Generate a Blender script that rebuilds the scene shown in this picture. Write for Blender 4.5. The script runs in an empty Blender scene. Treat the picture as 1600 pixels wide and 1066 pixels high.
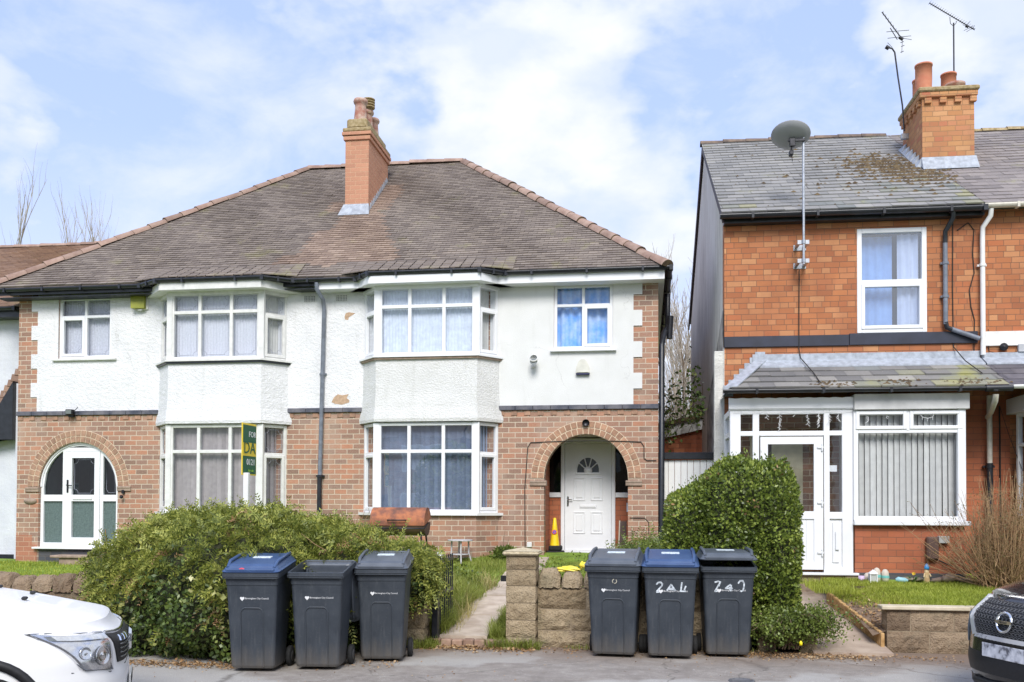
import bpy, bmesh, math, random
import numpy as np
from mathutils import Matrix, Vector
from mathutils.geometry import tessellate_polygon
PI = math.pi
rnd = random.Random(7)
RN = np.random.default_rng(11)
S = bpy.context.scene
col = S.collection

# ------------------------------------------------------------------ camera
FPX, YAW, PIT, ROLL, EYE = 1450.0, math.radians(8.2), math.radians(1.16), math.radians(0.22), 1.55
SHY = (795-533-FPX*math.tan(PIT))
_f = Vector((-math.sin(YAW)*math.cos(PIT), math.cos(YAW)*math.cos(PIT), math.sin(PIT)))
_r = Vector((math.cos(YAW), math.sin(YAW), 0)); _u = _r.cross(_f)
_c, _s = math.cos(ROLL), math.sin(ROLL)
_r, _u = _c*_r+_s*_u, -_s*_r+_c*_u
cd = bpy.data.cameras.new('camera'); cam = bpy.data.objects.new('camera', cd); col.objects.link(cam); S.camera = cam
cam.matrix_world = Matrix(((_r.x, _u.x, -_f.x, 0), (_r.y, _u.y, -_f.y, 0), (_r.z, _u.z, -_f.z, EYE), (0, 0, 0, 1)))
cd.sensor_width = 36; cd.lens = FPX/1600*36; cd.shift_y = SHY/1600; cd.clip_end = 3000; cd.clip_start = 0.05

# ------------------------------------------------------------------ frames and builder
ID = Matrix.Identity(4)
FRR = Matrix.Translation((1.2, 14.6, 0)) @ Matrix.Rotation(math.radians(1.0), 4, 'Z') @ Matrix.Translation((-1.2, -14.6, 0))
G = {'fr': ID}
W = {}                      # world position of every object built
def setf(m): G['fr'] = m
def link(o): col.objects.link(o); return o
def tag(o, label=None, cat=None, group=None, kind=None):
    if label: o['label'] = label
    if cat: o['category'] = cat
    if group: o['group'] = group
    if kind: o['kind'] = kind
    return o
def thing(name, label, cat, loc=(0, 0, 0), group=None):
    o = link(bpy.data.objects.new(name, None)); p = G['fr'] @ Vector(loc)
    o.location = p; W[o.name] = p; o.empty_display_size = .2
    return tag(o, label, cat, group)

class MB:
    def __init__(s, T=None): s.v = []; s.f = []; s.uv = []; s.mi = []; s.sm = []; s.T = T or ID
    def face(s, pts, mi=0, smooth=False, uv=None):
        pts = [Vector(p) for p in pts]
        n = Vector((0, 0, 0))
        for i in range(len(pts)):
            a, b = pts[i], pts[(i+1) % len(pts)]
            n += Vector(((a.y-b.y)*(a.z+b.z), (a.z-b.z)*(a.x+b.x), (a.x-b.x)*(a.y+b.y)))
        if uv is None:
            ax, ay, az = abs(n.x), abs(n.y), abs(n.z)
            if az > ax and az > ay: uv = [(p.x, p.y) for p in pts]
            elif ay >= ax: uv = [(p.x, p.z) for p in pts]
            else: uv = [(p.y, p.z) for p in pts]
        b = len(s.v); s.v += [tuple(s.T @ p) for p in pts]
        s.f.append(tuple(range(b, b+len(pts)))); s.uv += uv; s.mi.append(mi); s.sm.append(smooth)
    def mesh_add(s, verts, faces, mi=0, smooth=False):
        b = len(s.v); V = [Vector(p) for p in verts]; s.v += [tuple(s.T @ p) for p in V]
        for f in faces:
            n = Vector((0, 0, 0))
            for i in range(len(f)):
                a, c = V[f[i]], V[f[(i+1) % len(f)]]
                n += Vector(((a.y-c.y)*(a.z+c.z), (a.z-c.z)*(a.x+c.x), (a.x-c.x)*(a.y+c.y)))
            ax, ay, az = abs(n.x), abs(n.y), abs(n.z)
            for i in f:
                p = V[i]
                s.uv.append((p.x, p.y) if az > ax and az > ay else (p.x, p.z) if ay >= ax else (p.y, p.z))
            s.f.append(tuple(b+i for i in f)); s.mi.append(mi); s.sm.append(smooth)
    def hexa(s, p, mi=0):    # 8 points, bottom ring 0-3 ccw, top ring 4-7
        s.mesh_add(p, [(3, 2, 1, 0), (4, 5, 6, 7), (0, 1, 5, 4), (1, 2, 6, 5), (2, 3, 7, 6), (3, 0, 4, 7)], mi)
    def box(s, x0, x1, y0, y1, z0, z1, mi=0):
        s.hexa([(x0, y0, z0), (x1, y0, z0), (x1, y1, z0), (x0, y1, z0), (x0, y0, z1), (x1, y0, z1), (x1, y1, z1), (x0, y1, z1)], mi)
    def bbox(s, x0, x1, y0, y1, z0, z1, b=.01, mi=0):   # box with chamfered edges
        X, Y, Z = (x0, x1), (y0, y1), (z0, z1); sg = (1, -1); vs = []; idx = {}
        for i in (0, 1):
            for j in (0, 1):
                for k in (0, 1):
                    for a in range(3):
                        p = [X[i]+sg[i]*b, Y[j]+sg[j]*b, Z[k]+sg[k]*b]; p[a] = (X[i], Y[j], Z[k])[a]
                        idx[(i, j, k, a)] = len(vs); vs.append(p)
        fs = []
        for i in (0, 1):
            q = [(i, 0, 0, 0), (i, 1, 0, 0), (i, 1, 1, 0), (i, 0, 1, 0)]; fs.append([idx[t] for t in (q if i else q[::-1])])
            q = [(0, i, 0, 1), (1, i, 0, 1), (1, i, 1, 1), (0, i, 1, 1)]; fs.append([idx[t] for t in (q[::-1] if i else q)])
            q = [(0, 0, i, 2), (1, 0, i, 2), (1, 1, i, 2), (0, 1, i, 2)]; fs.append([idx[t] for t in (q if i else q[::-1])])
        for i in (0, 1):
            for j in (0, 1):
                fs.append([idx[(i, j, 0, 0)], idx[(i, j, 1, 0)], idx[(i, j, 1, 1)], idx[(i, j, 0, 1)]])
                fs.append([idx[(i, 0, j, 0)], idx[(i, 1, j, 0)], idx[(i, 1, j, 2)], idx[(i, 0, j, 2)]])
                fs.append([idx[(0, i, j, 1)], idx[(1, i, j, 1)], idx[(1, i, j, 2)], idx[(0, i, j, 2)]])
                for k in (0, 1): fs.append([idx[(i, j, k, 0)], idx[(i, j, k, 1)], idx[(i, j, k, 2)]])
        s.mesh_add(vs, fs, mi); s.fix = True
    def prism(s, pts, z0, z1, mi=0, caps=True, flare=None):     # plan polygon (ccw) extruded up
        n = len(pts); q = flare or pts
        v = [(x, y, z0) for x, y in pts]+[(x, y, z1) for x, y in q]
        f = [(i, (i+1) % n, n+(i+1) % n, n+i) for i in range(n)]
        if caps: f += [tuple(range(n))[::-1], tuple(range(n, 2*n))]
        s.mesh_add(v, f, mi)
    def wall(s, outer, holes, y, th, mi=0, rim=True):          # polygon in x,z facing -y, thickness th to +y
        polys = [[Vector((a, b, 0)) for a, b in outer]]+[[Vector((a, b, 0)) for a, b in h] for h in holes]
        flat = [p for q in polys for p in q]
        for t in tessellate_polygon(polys):
            P = [flat[i] for i in t]
            if (P[1]-P[0]).cross(P[2]-P[0]).z < 0: P = P[::-1]
            s.face([(p.x, y, p.y) for p in P], mi)
        if rim:
            for q, sgn in [(outer, 1)]+[(h, -1) for h in holes]:
                ar = sum(q[i][0]*q[(i+1) % len(q)][1]-q[(i+1) % len(q)][0]*q[i][1] for i in range(len(q)))
                qq = q if ar*sgn > 0 else q[::-1]
                for i in range(len(qq)):
                    (a, b), (c, d) = qq[i], qq[(i+1) % len(qq)]
                    s.face([(c, y, d), (a, y, b), (a, y+th, b), (c, y+th, d)], mi)
    def tube(s, path, r, n=8, mi=0, caps=True, smooth=True):
        P = [Vector(p) for p in path]; R = r if isinstance(r, (list, tuple)) else [r]*len(P)
        vs = []; up = None
        for i, p in enumerate(P):
            d = (P[min(i+1, len(P)-1)]-P[max(i-1, 0)]).normalized()
            if up is None: up = Vector((0, 0, 1)) if abs(d.z) < .9 else Vector((1, 0, 0))
            a = d.cross(up).normalized(); b = a.cross(d).normalized(); up = b
            for k in range(n):
                t = 2*PI*k/n; vs.append(p+(a*math.cos(t)+b*math.sin(t))*R[i])
        fs = [(i*n+k, i*n+(k+1) % n, (i+1)*n+(k+1) % n, (i+1)*n+k) for i in range(len(P)-1) for k in range(n)]
        s.mesh_add(vs, fs, mi, smooth)
        if caps:
            for i in (0, len(P)-1): s.mesh_add([vs[i*n+k] for k in range(n)], [tuple(range(n))], mi)
    def lathe(s, prof, c=(0, 0, 0), n=24, mi=0, smooth=True, M=None):
        vs = []; M = M or ID
        for r, z in prof:
            for k in range(n):
                t = 2*PI*k/n; q = M @ Vector((r*math.cos(t), r*math.sin(t), z)); vs.append((c[0]+q.x, c[1]+q.y, c[2]+q.z))
        fs = [(i*n+k, i*n+(k+1) % n, (i+1)*n+(k+1) % n, (i+1)*n+k) for i in range(len(prof)-1) for k in range(n)]
        s.mesh_add(vs, fs, mi, smooth)
    def grid(s, P, mi=0, smooth=True, wrap=False):
        m = len(P[0]); vs = [p for row in P for p in row]
        fs = [(i*m+k, i*m+(k+1) % m, (i+1)*m+(k+1) % m, (i+1)*m+k) for i in range(len(P)-1) for k in range(m if wrap else m-1)]
        s.mesh_add(vs, fs, mi, smooth)
    def build(s, name, mats, parent=None, bevel=0, recalc=False, weld=False):
        if not isinstance(mats, (list, tuple)): mats = [mats]
        F = G['fr']; P = [F @ Vector(v) for v in s.v]
        xs = [p.x for p in P]; ys = [p.y for p in P]; zs = [p.z for p in P]
        c = Vector(((min(xs)+max(xs))/2, (min(ys)+max(ys))/2, min(zs)))
        me = bpy.data.meshes.new(name); me.from_pydata([tuple(p-c) for p in P], [], s.f)
        uvl = me.uv_layers.new(name='UVMap'); uvl.data.foreach_set('uv', np.array(s.uv, dtype=np.float32).ravel())
        me.polygons.foreach_set('material_index', s.mi); me.polygons.foreach_set('use_smooth', s.sm)
        for m in mats: me.materials.append(m)
        if recalc or weld or getattr(s, 'fix', False):
            bm = bmesh.new(); bm.from_mesh(me)
            if weld: bmesh.ops.remove_doubles(bm, verts=bm.verts, dist=1e-5)
            bmesh.ops.recalc_face_normals(bm, faces=bm.faces); bm.to_mesh(me); bm.free()
        me.update()
        o = link(bpy.data.objects.new(name, me)); W[o.name] = c
        if parent is not None: o.parent = parent; o.location = c-W[parent.name]
        else: o.location = c
        if bevel:
            b = o.modifiers.new('b', 'BEVEL'); b.width = bevel; b.segments = 2; b.limit_method = 'ANGLE'; b.angle_limit = .6
        return o
def np_mesh(name, V, F, mat, parent=None, mi=None):
    V = np.asarray(V, dtype=np.float32).reshape(-1, 3); F = np.asarray(F, dtype=np.int32)
    c = np.array([(V[:, 0].min()+V[:, 0].max())/2, (V[:, 1].min()+V[:, 1].max())/2, V[:, 2].min()]); k = F.shape[1]
    me = bpy.data.meshes.new(name); me.vertices.add(len(V)); me.vertices.foreach_set('co', (V-c).astype(np.float32).ravel())
    me.loops.add(F.size); me.loops.foreach_set('vertex_index', F.ravel())
    me.polygons.add(len(F)); me.polygons.foreach_set('loop_start', np.arange(0, F.size, k, dtype=np.int32))
    for m in (mat if isinstance(mat, (list, tuple)) else [mat]): me.materials.append(m)
    if mi is not None: me.polygons.foreach_set('material_index', np.asarray(mi, dtype=np.int32))
    me.update(calc_edges=True); me.validate()
    o = link(bpy.data.objects.new(name, me)); cc = Vector(c.tolist()); W[o.name] = cc
    if parent is not None: o.parent = parent; o.location = cc-W[parent.name]
    else: o.location = cc
    return o
def copy_tree(o, parent=None):
    c = o.copy(); col.objects.link(c); c.parent = parent
    for ch in list(o.children): copy_tree(ch, c)
    return c
def text(name, body, size, T, mat, parent, ext=.001, align='CENTER'):
    cu = bpy.data.curves.new('t', 'FONT'); cu.body = body; cu.size = size; cu.extrude = ext; cu.align_x = align; cu.resolution_u = 2
    to = bpy.data.objects.new('t', cu); link(to); dg = bpy.context.evaluated_depsgraph_get()
    me = bpy.data.meshes.new_from_object(to.evaluated_get(dg)); bpy.data.objects.remove(to)
    mb = MB(T); mb.mesh_add([v.co for v in me.vertices], [tuple(p.vertices) for p in me.polygons])
    return mb.build(name, mat, parent)
# text lies in x,y facing +z ; this turns it to face -y at a point
def TF(x, y, z, rz=0, tilt=0): return Matrix.Translation((x, y, z)) @ Matrix.Rotation(rz, 4, 'Z') @ Matrix.Rotation(PI/2+tilt, 4, 'X')

def at(px, py, Y):          # a point of the photograph set out on an upright plane of the current frame
    d = _f+_r*((px-800)/FPX)-_u*((py-533-SHY)/FPX); o = Vector((0, 0, EYE)); I = G['fr'].inverted()
    o = I @ o; d = I.to_3x3() @ d
    return o+d*((Y-o.y)/d.y)

# ------------------------------------------------------------------ materials
def lin(r, g, b, k=1.0):
    f = lambda c: ((c/255+.055)/1.055)**2.4 if c > 10 else c/255/12.92
    return (f(r)*k, f(g)*k, f(b)*k, 1)
class NT:
    def __init__(s, name):
        s.m = bpy.data.materials.new(name); s.m.use_nodes = True; s.t = s.m.node_tree; s.t.nodes.clear()
        s.out = s.n('ShaderNodeOutputMaterial'); s.b = s.n('ShaderNodeBsdfPrincipled'); s.l(s.b.outputs[0], s.out.inputs[0])
    def n(s, t, **k):
        x = s.t.nodes.new(t)
        for a, v in k.items(): setattr(x, a, v)
        return x
    def l(s, a, b): s.t.links.new(a, b)
    def coord(s, kind='Object', scale=(1, 1, 1)):
        tc = s.n('ShaderNodeTexCoord'); mp = s.n('ShaderNodeMapping'); mp.inputs['Scale'].default_value = scale
        s.l(tc.outputs[kind], mp.inputs[0]); return mp.outputs[0]
    def noise(s, v, scale, detail=4, rough=.55, out=0):
        x = s.n('ShaderNodeTexNoise'); x.inputs['Scale'].default_value = scale; x.inputs['Detail'].default_value = detail; x.inputs['Roughness'].default_value = rough
        if v is not None: s.l(v, x.inputs['Vector'])
        return x.outputs[out]
    def ramp(s, v, st, interp='LINEAR'):
        x = s.n('ShaderNodeValToRGB'); x.color_ramp.interpolation = interp; e = x.color_ramp.elements
        while len(e) < len(st): e.new(.5)
        for i, (p, c) in enumerate(st): e[i].position = p; e[i].color = c if isinstance(c, tuple) else (c, c, c, 1)
        s.l(v, x.inputs[0]); return x.outputs[0]
    def mix(s, f, a, b, mode='MIX'):
        x = s.n('ShaderNodeMix', data_type='RGBA', blend_type=mode)
        for i, v in ((0, f), (6, a), (7, b)):
            if isinstance(v, (int, float, tuple)): x.inputs[i].default_value = v
            else: s.l(v, x.inputs[i])
        return x.outputs[2]
    def math(s, op, a, b=0, clamp=False):
        x = s.n('ShaderNodeMath', operation=op, use_clamp=clamp)
        for i, v in ((0, a), (1, b)):
            if isinstance(v, (int, float)): x.inputs[i].default_value = v
            else: s.l(v, x.inputs[i])
        return x.outputs[0]
    def island(s): return s.n('ShaderNodeNewGeometry').outputs['Random Per Island']
    def bump(s, h, strength=.5, dist=.01, prev=None):
        x = s.n('ShaderNodeBump'); x.inputs['Strength'].default_value = strength; x.inputs['Distance'].default_value = dist
        s.l(h, x.inputs['Height'])
        if prev is not None: s.l(prev, x.inputs['Normal'])
        return x.outputs[0]
    def set(s, c=None, rough=None, normal=None, **k):
        for nm, v in (('Base Color', c), ('Roughness', rough), ('Normal', normal)):
            if v is None: continue
            if isinstance(v, (int, float, tuple)): s.b.inputs[nm].default_value = v
            else: s.l(v, s.b.inputs[nm])
        for nm, v in k.items():
            nm = nm.replace('_', ' ')
            s.b.inputs[nm].default_value = v
        return s.m
def plain(name, c, *a, **k):
    p = dict(zip(('rough', 'amt', 'scale', 'bump', 'bscale', 'metallic'), a)); p.update(k); return _plain(name, c, **p)
def _plain(name, c, rough=.5, amt=.12, scale=6, bump=.0, bscale=60, metallic=0, coord='Object', c2=None, isl=0, **k):
    t = NT(name); v = t.coord(coord); n = t.noise(v, scale)
    if c2 is None: a = tuple(x*(1-amt) for x in c[:3])+(1,); b = tuple(min(1, x*(1+amt)) for x in c[:3])+(1,)
    else: a, b = c, c2
    cc = t.mix(t.ramp(n, [(.35, 0.0), (.65, 1.0)]), a, b)
    if isl:
        r = t.ramp(t.island(), [(0, 1-isl), (1, 1+isl)]); 
        x = t.n('ShaderNodeVectorMath', operation='SCALE'); t.l(cc, x.inputs[0]); t.l(t.math('ADD', t.math('MULTIPLY', t.island(), 2*isl), 1-isl), x.inputs[3]); cc = x.outputs[0]
    nm = t.bump(t.noise(v, bscale, 6), bump, .01) if bump else None
    return t.set(cc, rough, nm, Metallic=metallic, **k)
def brick(name, cols, mortar, bw=.225, rh=.09, ms=.007, coord='UV', dirt=None, mdark=1, wear=.25, sq=1.0):
    t = NT(name); v = t.coord(coord)
    wob = t.noise(v, 9, 2, out=1); vv = t.n('ShaderNodeVectorMath', operation='MULTIPLY_ADD'); t.l(wob, vv.inputs[0]); vv.inputs[1].default_value = (.006, .006, 0); t.l(v, vv.inputs[2])
    b = t.n('ShaderNodeTexBrick'); t.l(vv.outputs[0], b.inputs['Vector'])
    for k, x in (('Scale', 1), ('Mortar Size', ms), ('Mortar Smooth', .3), ('Bias', 0), ('Brick Width', bw), ('Row Height', rh)): b.inputs[k].default_value = x
    b.inputs['Color1'].default_value = (0, 0, 0, 1); b.inputs['Color2'].default_value = (1, 1, 1, 1); b.inputs['Mortar'].default_value = (.5, .5, .5, 1)
    b.offset = .5; b.squash = sq; b.squash_frequency = 3; b.offset_frequency = 2
    n = len(cols); cr = t.ramp(b.outputs['Color'], [(i/(n-1), c) for i, c in enumerate(cols)])
    g = t.noise(v, 1.3, 3); g2 = t.noise(v, 45, 4)
    cr = t.mix(t.ramp(g2, [(.3, 0.0), (.75, wear)]), cr, mortar)
    cr = t.mix(t.ramp(g, [(.35, .0), (.7, .35)]), cr, tuple(x*.7 for x in cols[0][:3])+(1,))
    fac = b.outputs['Fac']
    m2 = t.mix(t.noise(v, 14, 3), tuple(x*.75 for x in mortar[:3])+(1,), mortar)
    cc = t.mix(fac, cr, m2)
    if dirt: cc = t.mix(t.ramp(t.noise(t.coord(coord, (1.2, .35, 1)), 1.5, 5), [(.5, 0.0), (.75, .6)]), cc, dirt)
    h = t.math('SUBTRACT', t.math('MULTIPLY', t.noise(v, 60, 4), .35), fac)
    return t.set(cc, .9, t.bump(h, .6, .008))
def rough_render(name, c, c2, sc=28, bs=.6, streak=.25, dirt=(.45, .43, .38, 1)):
    t = NT(name); v = t.coord('UV')
    cc = t.mix(t.ramp(t.noise(v, 2.5, 5), [(.35, 0.0), (.7, 1.0)]), c, c2)
    st = t.ramp(t.noise(t.coord('UV', (3, .35, 1)), 2.2, 5, .65), [(.55, 0.0), (.8, streak)])
    cc = t.mix(st, cc, dirt)
    cc = t.mix(t.ramp(t.noise(v, 90, 2), [(.62, 0.0), (.8, .12)]), cc, tuple(x*.6 for x in c[:3])+(1,))
    h = t.math('ADD', t.noise(v, sc, 4, .65), t.math('MULTIPLY', t.noise(v, sc*3.3, 3), .5))
    cr = t.n('ShaderNodeTexVoronoi', feature='DISTANCE_TO_EDGE'); cr.inputs['Scale'].default_value = .55; wv_ = t.n('ShaderNodeVectorMath', operation='MULTIPLY_ADD'); t.l(t.noise(v, 3, 4, out=1), wv_.inputs[0]); wv_.inputs[1].default_value = (.5, .5, 0); t.l(v, wv_.inputs[2]); t.l(wv_.outputs[0], cr.inputs['Vector'])
    cc = t.mix(t.math('MULTIPLY', t.ramp(cr.outputs['Distance'], [(0, 1.0), (.0035, 0.0)]), t.ramp(t.noise(v, .9, 2), [(.5, 0.0), (.6, .35)])), cc, (.3, .29, .27, 1))
    return t.set(cc, .88, t.bump(h, bs, .025))
def leafm(name, stops, rough=.5, trans=.25, clump=2.0):
    t = NT(name); r = t.island(); v = t.coord('Object'); n = t.noise(v, clump, 3)
    f = t.math('ADD', t.math('MULTIPLY', r, .6), t.math('MULTIPLY', t.math('SUBTRACT', n, .3), .9), True)
    cc = t.ramp(f, stops)
    t.set(cc, rough)
    tr = t.n('ShaderNodeBsdfTranslucent'); t.l(cc, tr.inputs[0]); mx = t.n('ShaderNodeMixShader'); mx.inputs[0].default_value = trans
    t.l(t.b.outputs[0], mx.inputs[1]); t.l(tr.outputs[0], mx.inputs[2]); t.l(mx.outputs[0], t.out.inputs[0]); return t.m
def glassm(name, tint=(.93, .95, .97, 1), refl=.08):
    t = NT(name); t.t.nodes.remove(t.b)
    tr = t.n('ShaderNodeBsdfTransparent'); tr.inputs[0].default_value = tint
    gl = t.n('ShaderNodeBsdfGlossy'); gl.inputs['Roughness'].default_value = .015
    v = t.coord('Object'); t.l(t.bump(t.noise(v, 2.2, 2), .06, .02), gl.inputs['Normal'])
    lw = t.n('ShaderNodeLayerWeight'); lw.inputs[0].default_value = .5
    f = t.math('ADD', t.math('MULTIPLY', t.math('POWER', lw.outputs['Facing'], 3.5), .9), refl, True)
    mx = t.n('ShaderNodeMixShader'); t.l(f, mx.inputs[0]); t.l(tr.outputs[0], mx.inputs[1]); t.l(gl.outputs[0], mx.inputs[2]); t.l(mx.outputs[0], t.out.inputs[0]); return t.m
M = {}
M['upvc'] = plain('white_upvc', (.8, .81, .83, 1), .3, .03, 3)
M['upvc_old'] = plain('aged_white_paint', (.70, .70, .68, 1), .5, .08, 8, .1, 40)
M['white_paint'] = plain('white_gloss_paint', (.78, .78, .77, 1), .4, .05, 5)
M['black_pvc'] = plain('black_plastic', (.018, .02, .026, 1), .35, .25, 12)
M['grey_pvc'] = plain('grey_plastic', (.17, .19, .23, 1), .45, .2, 9)
M['white_pvc_dirty'] = plain('off_white_plastic', (.62, .58, .5, 1), .45, .12, 12)
M['lead'] = plain('lead_sheet', (.36, .39, .44, 1), .45, .2, 12, .15, 30)
M['steel'] = plain('galvanised_steel', (.45, .47, .5, 1), .35, .15, 30, metallic=.7)
M['dark_metal'] = plain('dark_metal', (.03, .03, .035, 1), .4, .3, 20, metallic=.5)
M['chrome'] = plain('chrome', (.75, .77, .8, 1), .12, .03, 5, metallic=1)
M['rubber'] = plain('rubber', (.012, .012, .013, 1), .8, .3, 20)
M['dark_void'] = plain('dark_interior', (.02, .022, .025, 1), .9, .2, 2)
M['wire'] = plain('cable', (.02, .018, .016, 1), .7)
M['brickL'] = brick('brown_brick', [lin(128, 98, 84), lin(160, 116, 96), lin(176, 130, 106), lin(140, 110, 98), lin(184, 122, 92), lin(164, 128, 108)], lin(214, 200, 178), rh=.09, dirt=lin(182, 164, 148))
M['brickLr'] = brick('ruddy_brown_brick', [lin(160, 104, 82), lin(176, 116, 90), lin(150, 106, 88)], lin(196, 160, 134), rh=.09)
M['brickR'] = brick('orange_brick', [lin(160, 98, 66), lin(190, 122, 78), lin(168, 104, 68), lin(200, 144, 100), lin(180, 108, 70), lin(188, 128, 88)], lin(128, 96, 76), rh=.086, ms=.0045, dirt=lin(140, 88, 64), wear=.1, sq=.55)
M['brickR2'] = brick('red_orange_brick', [lin(172, 100, 68), lin(184, 108, 74), lin(160, 94, 66), lin(192, 122, 86)], lin(130, 94, 76), rh=.09, ms=.004, dirt=lin(150, 92, 74), wear=.1)
M['brickC'] = brick('chimney_brick', [lin(186, 134, 108), lin(196, 142, 114), lin(178, 128, 104)], lin(210, 166, 134), rh=.09, bw=.22, wear=.1)
M['brickC2'] = brick('yellow_orange_brick', [lin(186, 130, 86), lin(198, 146, 98), lin(176, 114, 80), lin(206, 156, 110), lin(180, 106, 80)], lin(168, 128, 92), rh=.086, bw=.24, sq=.6, ms=.006, dirt=lin(150, 110, 84), wear=.15)
M['brick_dark'] = brick('blue_brick', [lin(78, 80, 88), lin(92, 90, 96), lin(70, 72, 82)], lin(100, 95, 92), rh=.09)
M['voussoir'] = plain('arch_brick', lin(146, 116, 98), .9, c2=lin(174, 138, 114), scale=14, bump=.25, bscale=70, isl=.16)
M['voussoir2'] = plain('arch_brick_red', lin(150, 116, 96), .9, c2=lin(178, 138, 112), scale=14, bump=.25, bscale=70, isl=.18)
M['mortar'] = plain('mortar', lin(216, 198, 172), .95, .12, 20, .3, 80)
M['stucco'] = rough_render('white_rough_render', (.80, .80, .81, 1), (.72, .725, .74, 1), 17, .9, .38, (.50, .49, .46, 1))
M['pebble'] = rough_render('grey_white_pebbledash', (.80, .80, .79, 1), (.72, .72, .70, 1), 30, .9, .35, (.38, .38, .32, 1))
M['cream'] = rough_render('cream_smooth_render', (.725, .73, .72, 1), (.68, .685, .67, 1), 60, .2, .3, (.52, .52, .49, 1))
M['patch'] = plain('exposed_undercoat', lin(184, 156, 130), .95, .2, 20, .4, 50)
M['band'] = plain('black_painted_course', lin(62, 66, 80), .6, .3, 8, c2=lin(112, 110, 116), scale=5)
M['bandR'] = plain('dark_blue_course', lin(38, 42, 58), .45, .3, 8, scale=3)
M['bandW'] = plain('white_course', (.74, .73, .70, 1), .6)
M['stone_block'] = plain('stone', lin(140, 122, 108), .9, c2=lin(165, 145, 128), scale=12)
M['net_curtain'] = plain('net_curtain', (.66, .67, .72, 1), .9, .06, 30)
M['net_blue'] = plain('pale_blue_curtain', (.68, .74, .84, 1), .9, .1, 10)
M['net_grey'] = plain('grey_net', (.60, .61, .66, 1), .9, .1, 30)
M['curt_blue'] = plain('blue_curtain', (.16, .44, .95, 1), .8, .12, 5, c2=(.50, .66, .95, 1))
M['sky_refl_blue'] = plain('painted_sky_reflection', (.42, .62, .95, 1), .8, .1, 4)  # blue of the reflected sky, painted onto a sheet behind the upper window
M['curt_white'] = plain('white_sheer_curtain', (.85, .88, .95, 1), .8, .06, 4)
M['blind_pink'] = plain('pinkish_blind', (.36, .32, .315, 1), .8, .1, 9, isl=.12)
M['blind_grey'] = plain('pale_grey_blind', (.62, .61, .57, 1), .8, .06, 9, isl=.1)
M['blind_blue'] = plain('blind_with_painted_sky_sheen', (.36, .42, .53, 1), .8, .1, 9, isl=.12)  # bluish sky sheen of the panes is painted into the blind colour
M['lead_line'] = plain('leading', (.28, .3, .36, 1), .5)
M['pane'] = glassm('window_glass')
M['pane_sky'] = glassm('window_glass_mirroring_sky', (.8, .87, 1, 1), .33)
M['pane_soft'] = glassm('window_glass_dim', (.90, .92, .95, 1), .03)
M['pane_refl'] = glassm('window_glass_reflective', (.86, .90, .97, 1), .34)
M['pane_dark'] = glassm('window_glass_shaded', (.35, .42, .44, 1), .05)
M['frost'] = plain('obscured_glass', lin(92, 108, 106), .25, .2, 30, .2, 90)
SUN_STR, SKY_STR, EXPO = 1.55, .135, 1.27
SKY_BLUE, CLOUD_COL, CLOUD_DIM, CLOUD_OFF = (1.45, 1.93, 3.5, 1), (3.12, 3.2, 3.35, 1), (2.5, 2.75, 3.3, 1), (2.9, 1.7, .4)
# ------------------------------------------------------------------ joinery
def wave(w, z0, z1, y, amp=.02, per=.11, T=None, rs=0):
    mb = MB(T); n = max(8, int(w/per*6)); r = random.Random(rs)
    ph = r.random()*6; P = [[(w*i/n, y+amp*math.sin(2*PI*w*i/n/per+ph+1.3*math.sin(w*i/n*3))+.3*amp*math.sin(i*.7), z) for i in range(n+1)] for z in (z0, z1)]
    mb.grid(P); return mb
def louvre(w, z0, z1, y, sw=.089, T=None, gap=0, rs=0, ang=.35):
    mb = MB(T); n = int(w/(sw*.93))+1; r = random.Random(rs)
    for i in range(n):
        cx = w*(i+.5)/n; a = ang+r.uniform(-.12, .12); h = sw/2; dx, dy = h*math.cos(a), h*math.sin(a); s = r.uniform(-.004, .004)
        x0, x1 = max(0, cx-dx), min(w, cx+dx)
        mb.face([(x0+s, y-dy, z0), (x1+s, y+dy, z0), (x1, y+dy, z1), (x0, y-dy, z1)])
    return mb
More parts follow.
